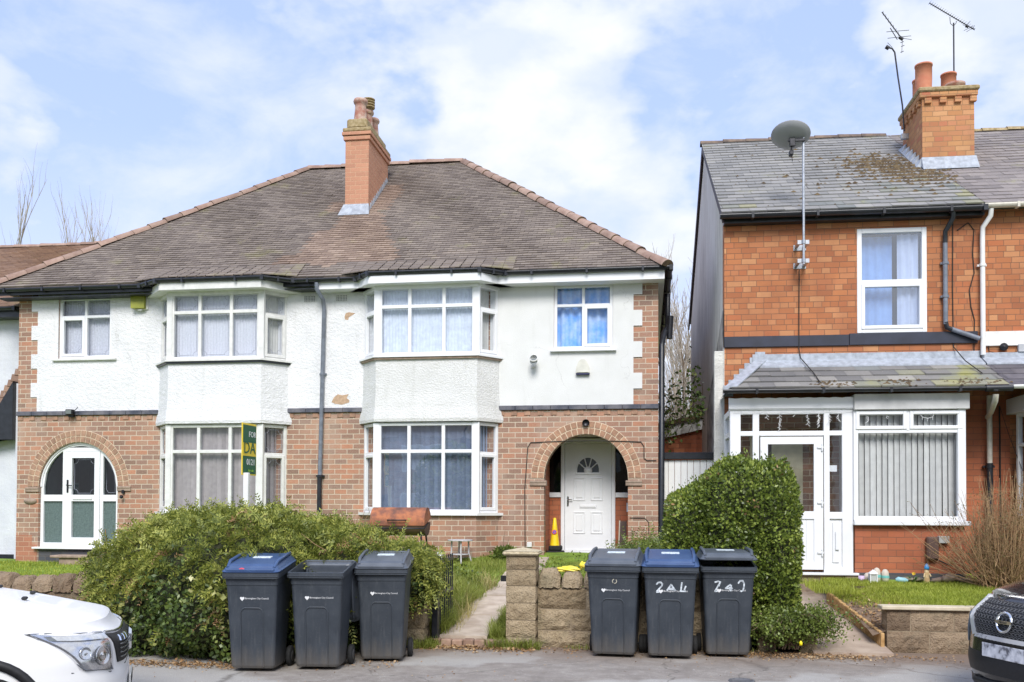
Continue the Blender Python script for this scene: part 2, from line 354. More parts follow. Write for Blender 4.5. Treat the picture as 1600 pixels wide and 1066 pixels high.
def window(parent, x, z, w, h, Y, cols=(1,), transom=None, sash=(), kind='net', bmat='net_curtain', glass='pane', fr=.055, T=None, lead=False, mat='upvc', rs=0, mull=.05, label=None, sash_top=(), gw=None):
    T = (T or ID) @ Matrix.Translation((x, Y, z)); mb = MB(T); D = .07
    mb.bbox(0, fr, 0, D, 0, h, .006); mb.bbox(w-fr, w, 0, D, 0, h, .006); mb.bbox(fr, w-fr, 0, D, 0, fr, .006); mb.bbox(fr, w-fr, 0, D, h-fr, h, .006)
    tot = sum(cols); xs = [0]; 
    for c in cols: xs.append(xs[-1]+c/tot*w)
    for q in xs[1:-1]: mb.bbox(q-mull/2, q+mull/2, .002, D, fr, h-fr, .005)
    zt = h*transom if transom else None
    if zt:
        for i in range(len(cols)):
            a = fr if i == 0 else xs[i]+mull/2; b = w-fr if i == len(cols)-1 else xs[i+1]-mull/2
            mb.bbox(a, b, .002, D, zt-mull/2, zt+mull/2, .005)
    cells = []
    for i in range(len(cols)):
        a = fr if i == 0 else xs[i]+mull/2; b = w-fr if i == len(cols)-1 else xs[i+1]-mull/2
        if zt: cells += [(i, 0, a, b, fr, zt-mull/2), (i, 1, a, b, zt+mull/2, h-fr)]
        else: cells.append((i, 0, a, b, fr, h-fr))
    for (i, k, a, b, c, d) in cells:
        if (i, k) in sash:
            s = .042; e = .012
            mb.bbox(a-e, a+s, -.014, .05, c-e, d+e, .006); mb.bbox(b-s, b+e, -.014, .05, c-e, d+e, .006)
            mb.bbox(a+s, b-s, -.014, .05, c-e, c+s, .006); mb.bbox(a+s, b-s, -.014, .05, d-s, d+e, .006)
    o = mb.build('window', M[mat], parent)
    if label: o['label'] = label
    g = MB(T); g.face([(fr*.6, .035, fr*.6), (w-fr*.6, .035, fr*.6), (w-fr*.6, .035, h-fr*.6), (fr*.6, .035, h-fr*.6)]); g.build('pane', M[glass], o)
    if kind == 'net': b_ = wave(w-.04, fr*.7, h-fr*.7, .13, .006, .055, T @ Matrix.Translation((.02, 0, 0)), rs); nm = 'curtain'
    elif kind == 'curtain': b_ = wave(w-.04, fr*.7, h-fr*.7, .14, .028, .16, T @ Matrix.Translation((.02, 0, 0)), rs); nm = 'curtain'
    elif kind == 'louvre': b_ = louvre(w-.04, fr*.7, h-fr*.5, .15, T=T @ Matrix.Translation((.02, 0, 0)), rs=rs); nm = 'vertical_blind'
    else: b_ = None
    if b_: b_.build(nm, M[bmat], o)
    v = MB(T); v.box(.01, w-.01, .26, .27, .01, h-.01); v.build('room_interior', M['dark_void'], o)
    if lead:
        l = MB(T)
        for (i, k, a, b, c, d) in cells:
            if (i, k) in sash: a, b, c, d = a+.042, b-.042, c+.042, d-.042
            m = min(.035, (b-a)*.12); q = min(.06, (b-a)*.2); a, b, c, d = a+m, b-m, c+m, d-m
            P = [(a+q, c), (b-q, c), (b-q, c+q*.5), (b-q*.5, c+q), (b, c+q), (b, d-q), (b-q*.5, d-q), (b-q, d-q*.5), (b-q, d), (a+q, d), (a+q, d-q*.5), (a+q*.5, d-q), (a, d-q), (a, c+q), (a+q*.5, c+q), (a+q, c+q*.5)]
            P.append(P[0]); l.tube([(p[0], .031, p[1]) for p in P], .004, 4, smooth=False)
        l.build('leading', M['lead_line'], o)
    return o
def side_T(p, q):       # frame whose x axis runs from p to q in plan, facing outwards
    a = math.atan2(q[1]-p[1], q[0]-p[0]); return Matrix.Translation((p[0], p[1], 0)) @ Matrix.Rotation(a, 4, 'Z'), math.hypot(q[0]-p[0], q[1]-p[1])
def inset(poly, d):      # offset an open plan polyline outwards (towards -y side)
    out = []
    for i, p in enumerate(poly):
        ns = []
        for a, b in ((i-1, i), (i, i+1)):
            if a >= 0 and b < len(poly):
                v = Vector((poly[b][0]-poly[a][0], poly[b][1]-poly[a][1])).normalized(); ns.append(Vector((v.y, -v.x)))
        if len(ns) == 2: n = (ns[0]+ns[1])/(1+ns[0].dot(ns[1])); out.append((p[0]+n.x*d, p[1]+n.y*d)); continue
        n = ns[0]; v = Vector((-n.y, n.x)); q = Vector((p[0], p[1]))+n*d; q += v*((p[1]-q.y)/v.y) if abs(v.y) > .01 else v*0; out.append((q.x, q.y))
    return out
def gutter(parent, pts, mat, r=.055, z=None, brackets=True, mb=None, name='gutter', fascia=None):
    mb = MB(); P = [Vector(p) for p in pts]
    for a, b in zip(P[:-1], P[1:]):
        d = (b-a).normalized(); n = Vector((d.y, -d.x, 0)).normalized(); L = (b-a).length
        rows = []
        for q in (a-d*.01, b+d*.01):
            ring = [q+n*(r*math.cos(t))+Vector((0, 0, -r*math.sin(t)*1.15)) for t in [PI*k/8 for k in range(9)]]
            ring += [q+n*(-r*.86), q+n*(-r*.86)+Vector((0, 0, -r*.1)), q+Vector((0, 0, -r*.95)), q+n*(r*.86)+Vector((0, 0, -r*.1)), q+n*(r*.86)]
            rows.append(ring)
        mb.grid(rows, wrap=True); mb.face(rows[0][:9]); mb.face(rows[1][:9])
        k = int(L/1.0)
        for i in range(k+1):
            c = a+d*min(L, max(.08, (i+.5)*L/(k+1)))
            mb.hexa([c+d*sx*.018+n*sy+Vector((0, 0, sz)) for sz in (-r*1.3, .008) for sx, sy in ((-1, r*1.12), (1, r*1.12), (1, -r), (-1, -r))])
        mb.hexa([b+d*sx*.03+n*sy+Vector((0, 0, sz)) for sz in (-r*1.3, .01) for sx, sy in ((-1, r*1.15), (1, r*1.15), (1, -r), (-1, -r))])
    return mb.build(name, M[mat], parent)
def pipe(parent, path, r, mat, clips=(), name='downpipe', n=10):
    mb = MB(); mb.tube(path, r, n)
    for c in clips: mb.tube([(c[0], c[1], c[2]-.02), (c[0], c[1], c[2]+.02)], r*1.3, n); mb.box(c[0]-r*1.8, c[0]+r*1.8, c[1]+r*.6, c[1]+r*1.7, c[2]-.015, c[2]+.015)
    return mb.build(name, M[mat], parent)

def tiles(mb, O, U, V, N, L, xl, xr, tw=.165, gauge=.1, thick=.020, mi=None, jit=.004, rs=1, stag=.5, long=1.25):
    """courses of single tiles laid on the plane through O (eaves) along U, up V, normal N, clipped to xl(v)..xr(v)"""
    O, U, V, N = map(Vector, (O, U, V, N)); r = random.Random(rs); k = 0; n = int(math.ceil(L/gauge))
    for i in range(n):
        v0, v1 = i*gauge, min(L, i*gauge+gauge*long); a, b = xl(min(v0+gauge*.5, L)), xr(min(v0+gauge*.5, L))
        if b-a < .03: continue
        off = (i % 2)*tw*stag; j0 = int(math.floor((a-off)/tw)); wob = .004*math.sin(i*.9)
        for j in range(j0, int((b-off)/tw)+2):
            x0, x1 = j*tw+off+.002, (j+1)*tw+off-.002; x0, x1 = max(x0, a), min(x1, b)
            if x1-x0 < .02: continue
            h0 = thick+r.uniform(0, jit)+.004*math.sin(j*.45+i*.2); h1 = .003; s = r.uniform(-.006, .006)
            if r.random() < .012: s -= .012; h0 += .008
            lo = v0+s+wob
            pts = [O+U*x0+V*lo+N*h0, O+U*x1+V*(lo+r.uniform(-.002, .002))+N*(h0+r.uniform(-.002, .002)), O+U*x1+V*v1+N*h1, O+U*x0+V*v1+N*h1]
            bl, br = pts[0]-N*thick*1.3, pts[1]-N*thick*1.3
            m = mi((x0+x1)/2, v0) if mi else 0
            mb.mesh_add([pts[0], pts[1], pts[2], pts[3], bl, br], [(0, 1, 2, 3), (4, 5, 1, 0)], m)
def ridge_run(mb, A, B, r=.12, seg=.36, up=.02, rs=3, mi=0, cap=False):
    A, B = Vector(A), Vector(B); L = (B-A).length; d = (B-A)/L; n = max(1, round(L/seg)); rr = random.Random(rs)
    side = d.cross(Vector((0, 0, 1))).normalized(); top = side.cross(d).normalized()
    for i in range(n):
        a = A+d*(L*i/n-.02); b = A+d*(L*(i+1)/n); k0 = r*rr.uniform(1.06, 1.16); k1 = r*.93; sh = top*rr.uniform(-.008, .012)+side*rr.uniform(-.006, .006)
        rows = []
        for q, k in ((a, k0), (b, k1)):
            rows.append([q+sh+side*(k*math.cos(t))+top*(k*.85*math.sin(t)+up-.05) for t in [PI*j/8 for j in range(9)]])
        vs = rows[0]+rows[1]; inn = [A*0+p-top*.02 for p in rows[0]]
        mb.mesh_add(vs, [(j, j+1, 9+j+1, 9+j) for j in range(8)], mi, True)
        mb.mesh_add(rows[0]+[a+sh-top*.04], [tuple(range(10))], 1 if len(rows) and cap is not None else mi)

def tile_mat(name, stops, moss=.0, bands=True):
    t = NT(name); v = t.coord('Object'); i = t.island(); g = t.noise(v, .55, 3); g2 = t.noise(v, 30, 4)
    f = t.math('ADD', t.math('MULTIPLY', i, .55), t.math('MULTIPLY', t.math('SUBTRACT', g, .2), .75), True)
    cc = t.ramp(f, stops); cc = t.mix(t.ramp(g2, [(.3, 0.0), (.8, .22)]), cc, tuple(x*.5 for x in stops[0][1][:3])+(1,))
    if moss:
        cc = t.mix(t.ramp(t.noise(v, 1.1, 6, .7), [(.58, 0.0), (.72, moss)]), cc, lin(150, 148, 92))
        cc = t.mix(t.ramp(t.noise(v, 22, 3, .7), [(.66, 0.0), (.72, moss)]), cc, lin(190, 186, 168))
    return t.set(cc, .92, t.bump(g2, .35, .006))
M['tile'] = tile_mat('brown_clay_tile', [(0, lin(96, 86, 80)), (.35, lin(121, 110, 103)), (.65, lin(134, 123, 114)), (1, lin(150, 137, 126))], .5)
M['tile_new'] = tile_mat('ruddy_clay_tile', [(0, lin(122, 105, 95)), (.4, lin(140, 120, 107)), (.7, lin(155, 135, 120)), (1, lin(170, 150, 134))], .25)
M['tile_old'] = tile_mat('orange_brown_tile', [(0, lin(122, 98, 86)), (.5, lin(146, 118, 100)), (1, lin(164, 134, 112))], .5)
M['ridge'] = plain('clay_ridge', lin(138, 112, 100), .9, c2=lin(162, 138, 124), scale=5, bump=.3, bscale=40, isl=.22)
M['slate'] = tile_mat('grey_slate', [(0, lin(118, 117, 117)), (.35, lin(134, 133, 132)), (.65, lin(146, 144, 142)), (1, lin(166, 163, 159))], .45)
M['slate_brown'] = tile_mat('brown_grey_slate', [(0, lin(108, 102, 102)), (.5, lin(138, 130, 128)), (1, lin(156, 148, 142))], .5)
M['slate_moss'] = tile_mat('lichened_slate', [(0, lin(100, 104, 108)), (.4, lin(128, 130, 128)), (.7, lin(144, 142, 120)), (1, lin(168, 162, 122))], .9)
M['slate_lean'] = tile_mat('lean_to_slate', [(0, lin(92, 92, 94)), (.35, lin(122, 120, 118)), (.65, lin(146, 143, 138)), (1, lin(176, 172, 164))], .7)
M['moss'] = plain('dry_moss', lin(84, 70, 56), 1, c2=lin(112, 96, 70), scale=12, isl=.3)
M['terracotta'] = plain('terracotta', lin(190, 118, 90), .8, c2=lin(204, 140, 110), scale=5, bump=.1)
M['terracotta_old'] = plain('weathered_terracotta', lin(158, 98, 82), .9, c2=lin(190, 170, 155), scale=7, bump=.2)
M['moss_stone'] = plain('mossy_cement', lin(140, 122, 84), .95, c2=lin(176, 158, 124), scale=16, bump=.5, bscale=60)

# ------------------------------------------------------------------ the pair of semi-detached houses
HX0, HX1, HY, HM = -11.75, .21, 16.0, -5.77
house = thing('semi_detached_house', 'pair of white rendered houses with one brown hipped roof, brick ground floor and bays', 'house', (HM, HY, .6))
BY = 15.62
bays = {1: [(-8.87, HY), (-8.50, BY), (-6.76, BY), (-6.42, HY)], 2: [(-4.98, HY), (-4.64, BY), (-2.87, BY), (-2.55, HY)]}
def arch_pts(x0, x1, zs, zb, zt=None, n=20):
    c = (x0+x1)/2; r = (x1-x0)/2; rt = (zt-zs) if zt else r
    return [(x0, zb)]+[(c-r*math.cos(PI*i/n), zs+rt*math.sin(PI*i/n)) for i in range(n+1)]+[(x1, zb)]
AR = (-1.745, -.30, 2.08, .70, 2.84); AL = (-11.30, -9.70, 1.93, .70, 2.76)
holes_low = [arch_pts(AR[0], AR[1], AR[2], .72, AR[4]), arch_pts(AL[0], AL[1], AL[2], .72, AL[4])]
WUL = (-10.93, -9.86, 4.33, 5.49); WUR = (-1.58, -.56, 4.31, 5.44)
R4 = lambda w: [(w[0], w[2]), (w[1], w[2]), (w[1], w[3]), (w[0], w[3])]
w = MB(); w.wall([(HX0, .35), (HX1, .35), (HX1, 5.62), (HX0, 5.62)], holes_low+[R4(WUL), R4(WUR)], HY, .23); w.build('brick_front_wall', M['brickL'], house)
w = MB()
w.box(HX1-.23, HX1, HY+.23, 24.5, .35, 5.6); w.box(HX0, HX0+.23, HY+.23, 24.5, .35, 5.6); w.box(HX0+.23, HX1-.23, 24.27, 24.5, .35, 5.6)
w.build('side_and_rear_walls', M['brickL'], house)
# orange-red brick courses low down
w = MB(); w.wall([(HX0, .35), (-11.32, .35), (-11.32, .84), (-11.42, .84), (-11.42, 1.02), (HX0, 1.02)], [], HY-.004, .004); w.build('ruddy_brick_repair', M['brickLr'], house); w = MB(); w.wall([(-4.95, .35), (-1.9, .35), (-1.9, .72), (-2.6, .72), (-2.6, .9), (-4.95, .9)], [], HY-.004, .004)
w.build('ruddy_brick_repair', M['brickLr'], house)
# painted band course
for a, b in ((HX0-.01, -8.90), (-6.40, -5.02), (-2.56, HX1+.01)):
    w = MB()
    n = max(1, int((b-a)/.3)); 
    for i in range(n):
        w.bbox(a+(b-a)*i/n+.002, a+(b-a)*(i+1)/n-.002, HY-.045, HY+.05, 3.265, 3.345, .006)
    w.build('band_course', M['band'], house)
w = MB()                      # header course below the band
for a, b in ((HX0, -8.9), (-6.4, -5.02), (-2.56, HX1)):
    n = int((b-a)/.115)
    for i in range(n):
        if i % 2 == 0: w.bbox(a+(b-a)*i/n+.004, a+(b-a)*(i+1)/n-.004, HY-.014, HY+.02, 3.175, 3.262, .004)
w.build('dentil_course', M['voussoir'], house)
# render panels with toothed edges
def teeth(x_in, x_out, z0, z1, step=.27):
    pts = []; z = z0; k = 0
    while z < z1-1e-6:
        zz = min(z+step, z1); x = x_in if k % 2 == 0 else x_out; pts += [(x, z), (x, zz)]; z = zz; k += 1
    return pts
lt = teeth(HX0+.40, HX0+.27, 3.345, 5.56); rt = teeth(HX1-.42, HX1-.27, 3.345, 5.56)
w = MB(); w.wall([(-8.7, 3.345), (-8.7, 5.56)]+lt[::-1], [R4(WUL)], HY-.018, .02); w.build('rough_render', M['stucco'], house); w = MB(); w.wall([(-6.6, 3.345), (-4.8, 3.345), (-4.8, 5.56), (-6.6, 5.56)], [], HY-.018, .02)
w.build('rough_render', M['stucco'], house)
w = MB(); w.wall([(-2.70, 3.345)]+rt+[(-2.70, 5.56)], [R4(WUR)], HY-.022, .024); w.build('cream_render', M['cream'], house)
# bare patches where the render has fallen
w = MB()
for c, pts in (((-5.35, 4.94), [(0, .04), (.02, .1), (.08, .12), (.2, .1), (.14, .06), (.08, .03), (.07, -.02), (.01, -.01)]), ((-5.52, 3.42), [(-.06, .03), (-.01, .12), (.06, .17), (.14, .15), (.26, .17), (.22, .1), (.27, .06), (.27, .02), (.13, -.02), (.0, 0)])):
    w.wall([(c[0]+a, c[1]+b) for a, b in pts], [], HY-.0215, .003)
w.build('bare_patch', M['patch'], house)
# bays
for k, P in bays.items():
    B = inset(P, 0); out = inset(P, .03); fl = inset(P, .05)
    back = [(P[-1][0], HY+.05), (P[0][0], HY+.05)]
    def ring(p, z0, z1, mat, name, fl=None, z=0):
        m = MB(); m.prism(list(p)+[(p[-1][0], HY+.02), (p[0][0], HY+.02)], z0, z1, flare=(list(fl)+[(fl[-1][0], HY+.02), (fl[0][0], HY+.02)]) if fl else None); return m.build(name, mat, house)
    dm = MB()
    for a, b in zip(P[:-1], P[1:]):
        T, L = side_T(a, b); q = MB(T); q.wall([(0, .35), (L, .35), (L, 1.43), (0, 1.43)], [], 0, .12, rim=False); q.build('bay_dado', M['brickL'], house)
    s1 = inset(P, .07); ring(s1, 1.43, 1.475, M['white_paint'], 'bay_sill')
    mid = M['stucco'] if k == 1 else M['pebble']
    # rendered apron between floors, flaring out to a drip at its foot
    n = len(P); seg = MB(); p0 = inset(P, .10); p1 = inset(P, .02)
    lv = [(3.05, .060), (3.10, .068), (3.30, .040), (3.55, .026), (4.13, .02)]
    for (za, da), (zb, db) in zip(lv[:-1], lv[1:]):
        a_, b_ = inset(P, da), inset(P, db)
        for i in range(n-1):
            L0 = math.dist(P[i], P[i+1]); u0 = i*2.0
            seg.face([(a_[i][0], a_[i][1], za), (a_[i+1][0], a_[i+1][1], za), (b_[i+1][0], b_[i+1][1], zb), (b_[i][0], b_[i][1], zb)], 0, False, [(u0, za), (u0+L0, za), (u0+L0, zb), (u0, zb)])
    a_ = inset(P, .060); seg.face([(x, y, 3.05) for x, y in a_][::-1]+[(a_[0][0], HY, 3.05), (a_[-1][0], HY, 3.05)])
    a_ = inset(P, .02); seg.face([(x, y, 4.13) for x, y in a_]+[(a_[-1][0], HY, 4.13), (a_[0][0], HY, 4.13)])
    seg.build('bay_apron', mid, house)
    ring(inset(P, .06), 4.13, 4.165, M['black_pvc'] if k == 1 else M['stone_block'], 'bay_drip')
    ring(inset(P, .085), 4.165, 4.20, M['upvc_old'] if k == 1 else M['upvc'], 'bay_sill')
    for fl_, z0, h, tr in (('g', 1.475, 1.56, .69 if k == 1 else .68), ('u', 4.20, 1.22, .70)):
        mat = 'upvc_old' if k == 1 else 'upvc'
        mats = {(1, 'g'): ('louvre', 'blind_pink', 'pane'), (1, 'u'): ('net', 'net_curtain', 'pane_soft'), (2, 'g'): ('louvre', 'blind_blue', 'pane_refl'), (2, 'u'): ('net', 'net_blue', 'pane')}[(k, fl_)]
        T, L = side_T(P[1], P[2]); window(house, .03, z0, L-.06, h, 0, (1, 1.1, 1), tr, (), *mats, T=T, lead=(k == 1 and fl_ == 'u'), mat=mat, rs=k, mull=.06)
        T, L = side_T(P[2], P[3]); window(house, .02, z0, L-.02, h, 0, (1,), .66, ((0, 0),), mats[0], 'blind_grey' if fl_ == 'u' else mats[1], 'pane_soft', T=T, lead=(k == 1), mat=mat, rs=k+4)
        T, L = side_T(P[0], P[1]); window(house, 0, z0, L-.02, h, 0, (1,), .66, ((0, 0),), mats[0], 'blind_grey' if fl_ == 'u' else mats[1], 'pane_soft', T=T, lead=(k == 1), mat=mat, rs=k+8)
        for q in (P[1], P[2]):
          pm = MB(); pm.prism([(q[0]-.055, q[1]+.05), (q[0]-.05, q[1]-.012), (q[0]+.05, q[1]-.012), (q[0]+.055, q[1]+.05)], z0, z0+h)
          pm.build('bay_corner_post', M[mat], house)
# soffits, fascias
for k, P in bays.items():
    q = inset(P, .2); m = MB(); m.prism(list(q)+[(q[-1][0], HY+.1), (q[0][0], HY+.1)], 5.42, 5.44); m.prism(list(inset(P, .03))+[(P[-1][0], HY), (P[0][0], HY)], 5.36, 5.42); m.build('bay_soffit', M['upvc_old'] if k == 1 else M['upvc'], house)
    m = MB()
    for a, b in zip(q[:-1], q[1:]):
        T, L = side_T(a, b); m2 = MB(T); m2.box(0, L, -.02, 0, 5.42, 5.55); m2.build('bay_fascia', M['upvc_old'] if k == 1 else M['upvc'], house)
m = MB(); m.box(-4.9-.9, HX1+.10, 15.70, 15.72, 5.42, 5.57); m.box(-5.77, HX1+.10, 15.72, HY, 5.42, 5.44); m.box(HX1, HX1+.10, HY, 24.6, 5.42, 5.44); m.build('white_fascia', M['upvc'], house)
m = MB(); m.box(HX0-.25, -5.77, 15.70, 15.72, 5.485, 5.57); m.box(HX0-.25, -5.77, 15.72, HY, 5.44, 5.455); m.build('black_fascia', M['black_pvc'], house)
gz = 5.60
gutter(house, [(HX0-.42, 15.66, gz), (-9.10, 15.66, gz)], 'black_pvc', name='gutter')
gutter(house, [(-9.10, 15.66, gz), (-8.62, 15.38, gz+.01), (-6.64, 15.38, gz+.01), (-6.20, 15.64, gz), (-5.05, 15.66, gz), (-4.72, 15.40, gz+.02), (-2.78, 15.40, gz+.02), (-2.4, 15.66, gz+.02), (HX1+.21, 15.66, gz+.02)], 'black_pvc', name='gutter')
gutter(house, [(HX1+.18, 15.7, gz), (HX1+.18, 24.6, gz-.05)], 'black_pvc', name='side_gutter')
pipe(house, [(-5.76, 15.66, 5.53), (-5.76, 15.66, 5.42), (-5.71, 15.86, 5.27), (-5.71, 15.92, 5.1), (-5.77, 15.93, 2.1)], .037, 'grey_pvc', [(-5.735, 15.93, 3.95)])
pipe(house, [(-5.775, 15.93, 2.14), (-5.78, 15.93, .62)], .042, 'black_pvc', [(-5.775, 15.93, 2.12)])
m = MB(); m.tube([(HX1+.06, 16.04, .6), (HX1+.06, 16.04, 4.35), (HX1+.1, 16.3, 4.6), (HX1+.18, 16.9, 4.85), (HX1+.18, 17.0, 5.45)], .05, 10); m.tube([(HX1+.20, 16.5, 4.55), (HX1+.22, 16.5, 4.95)], .055, 10); m.build('side_downpipe', M['black_pvc'], house)
# roof
EZ, EY, RY = 5.62, 15.62, 20.3; RZ = 9.33; RX0, RX1 = -7.65, -4.06; EX0, EX1 = HX0-.36, HX1+.14
sl = math.hypot(RY-EY, RZ-EZ); V_ = Vector((0, RY-EY, RZ-EZ))/sl; N_ = Vector((0, -(RZ-EZ), RY-EY))/sl
xl = lambda v: EX0+(RX0-EX0)*v/sl; xr = lambda v: EX1+(RX1-EX1)*v/sl
def sector(x, v):
    c = -5.75; k = (1-v/3.2); 
    r = math.sin(x*7.1+v*3)*.12
    return 1 if (v < 3.1 and c-.15-.95*k+r < x < c+.35+1.1*k+r and v > .45+r) or (v >= 3.1 and c-.7 < x+r*.5 < c-.25 and v < 3.7) or (v >= 3.1 and c+.2 < x < c+.75-(v-3.1)*.2+r and v < 4.6) else 0
m = MB(); tiles(m, (0, EY, EZ), (1, 0, 0), V_, N_, sl, xl, xr, mi=sector, gauge=.098)
roof = m.build('roof', [M['tile'], M['tile_new']], house)
m = MB(); e = .015
O4 = [(EX0, EY, EZ-e), (EX1, EY, EZ-e), (EX1, 24.98, EZ-e), (EX0, 24.98, EZ-e)]; A_, B_ = (RX0, RY, RZ-e), (RX1, RY, RZ-e)
m.face([O4[0], O4[1], B_, A_]); m.face([O4[1], O4[2], B_]); m.face([O4[2], O4[3], A_, B_]); m.face([O4[3], O4[0], A_]); m.face(O4[::-1]); m.build('roof_underside', M['tile'], roof)
for nm_, a, b, s_ in (('hip_ridge', O4[0], A_, 5), ('hip_ridge', O4[1], B_, 6), ('hip_ridge', O4[2], B_, 7), ('hip_ridge', O4[3], A_, 8), ('top_ridge', A_, B_, 9)):
    m = MB(); ridge_run(m, Vector(a)+Vector((0, 0, .03)), Vector(b)+Vector((0, 0, .03)), .115, .37 if nm_ == 'hip_ridge' else .42, rs=s_); m.build(nm_, [M['ridge'], M['moss']], roof)
for k, P in bays.items():   # small sprocketed roof over each bay
    q = inset(P, .22); m = MB(); zt = EZ+.42*.79; yt = EY+.42
    T0 = [(q[0][0]-.02, EY), (q[1][0], q[1][1]), (q[2][0], q[2][1]), (q[3][0]+.02, EY)]; n = 5
    for i in range(n):
        f0, f1 = i/n, (i+1)/n*1.04; rr = random.Random(i+k*10)
        def row(f, up): return [(x*(1-f)+(x+(.25 if j < 2 else -.25)*0)*f, y*(1-f)+yt*f, (EZ+.005)*(1-f)+zt*f+.028+up) for j, (x, y) in enumerate(T0)]
        a_, b_ = row(f0, .014), row(min(1, f1), 0)
        for s_ in range(3):
            nn = max(2, int(math.dist(T0[s_], T0[s_+1])/.17)) 
            for t_ in range(nn):
                u0, u1 = t_/nn+.004, (t_+1)/nn-.004
                L = lambda A, B, u: tuple(Vector(A).lerp(Vector(B), u))
                p = [L(a_[s_], a_[s_+1], u0), L(a_[s_], a_[s_+1], u1), L(b_[s_], b_[s_+1], u1), L(b_[s_], b_[s_+1], u0)]; dz = Vector((0, 0, rr.uniform(-.003, .004)))
                p = [Vector(c)+dz for c in p]; m.mesh_add(p+[p[0]-Vector((0, 0, .02)), p[1]-Vector((0, 0, .02))], [(0, 1, 2, 3), (4, 5, 1, 0)])
    m.build('bay_roof', M['tile'], roof)
# chimney
ch = MB(); cx0, cx1, cy0, cy1 = -6.05, -5.56, 18.05, 19.45
ch.box(cx0, cx1, cy0, cy1, 7.2, 9.02); st = ch.build('chimney', M['brickC'], roof)
m = MB(); m.bbox(cx0-.035, cx1+.035, cy0-.035, cy1+.035, 9.02, 9.10, .006); m.bbox(cx0-.06, cx1+.06, cy0-.06, cy1+.06, 9.112, 9.18, .006); m.build('corbel', M['brickC'], st)
m = MB(); m.bbox(cx0-.05, cx1+.05, cy0-.05, cy1+.05, 9.185, 9.27, .02); m.bbox(cx0+.02, cx1-.04, cy0+.0, cy1, 9.272, 9.47, .03); m.build('weathered_cap', M['moss_stone'], st)
pr = [(.14, 0), (.135, .05), (.115, .3), (.112, .38), (.14, .40), (.15, .44), (.135, .48), (.095, .48), (.09, .2), (0, .2)]
for i, y in enumerate((18.25, 18.68, 19.1)):
    m = MB(); m.lathe([(r_, z_*(1 if i == 0 else .9)) for r_, z_ in pr], (-5.80, y, 9.45), 20); p = m.build('chimney_pot', M['terracotta_old'], st)
m = MB()
for j in range(4): m.lathe([(.02, 0), (.125, .01), (.13, .03), (.02, .04)], (-5.74, 18.62, 9.90+j*.055), 18)
m.tube([(-5.74, 18.62, 9.8), (-5.74, 18.62, 10.1)], .06); m.build('chimney_cowl', M['moss_stone'], st)
m = MB(); fz = lambda y: EZ+(y-EY)*(RZ-EZ)/(RY-EY)
m.hexa([(cx0-.1, cy0-.16, fz(cy0-.16)+.03), (cx1+.06, cy0-.16, fz(cy0-.16)+.03), (cx1+.03, cy0-.012, fz(cy0)+.03), (cx0-.03, cy0-.012, fz(cy0)+.03), (cx0-.02, cy0-.03, fz(cy0)+.16), (cx1+.012, cy0-.03, fz(cy0)+.16), (cx1+.012, cy0-.01, fz(cy0)+.16), (cx0-.02, cy0-.01, fz(cy0)+.16)])
for i in range(13):
    y = cy0+i*.105; m.hexa([(cx1+.001, y, fz(y)+.01), (cx1+.02, y, fz(y)+.01), (cx1+.02, y+.1, fz(y+.1)+.01), (cx1+.001, y+.1, fz(y+.1)+.01), (cx1+.001, y, fz(y)+.14), (cx1+.012, y, fz(y)+.14), (cx1+.012, y+.1, fz(y)+.14), (cx1+.001, y+.1, fz(y)+.14)])
m.build('lead_flashing', M['lead'], st)
# small first floor windows with sills
window(house, WUL[0], WUL[2], WUL[1]-WUL[0], WUL[3]-WUL[2], HY+.02, (1, 1), .68, ((0, 0),), 'net', 'net_grey', 'pane_soft', lead=True, mat='upvc', rs=21, label='small first floor window with leaded net-curtained panes')
window(house, WUR[0], WUR[2], WUR[1]-WUR[0], WUR[3]-WUR[2], HY+.01, (1, 1), .68, ((1, 0),), 'curtain', 'curt_blue', 'pane', rs=22, label='small first floor window with bright blue curtains')
m = MB(); m.bbox(WUL[0]-.1, WUL[1]+.12, HY-.07, HY+.02, 4.285, 4.325, .006); m.build('sill', M['upvc_old'], house)
m = MB(); m.bbox(WUR[0]-.06, WUR[1]+.06, HY-.09, HY+.02, 4.265, 4.30, .006); m.build('sill', M['upvc'], house)
# air bricks
for x in (-6.0, -5.40):
    m = MB(); m.box(x-.11, x+.11, HY-.026, HY-.02, 5.26, 5.38); o = m.build('air_brick', M['upvc_old'], house)
    m = MB()
    for i in range(7):
        for j in range(4): m.box(x-.098+i*.029, x-.082+i*.029, HY-.0285, HY-.0265, 5.272+j*.026, 5.287+j*.026)
    m.build('vent_hole', M['dark_void'], o)
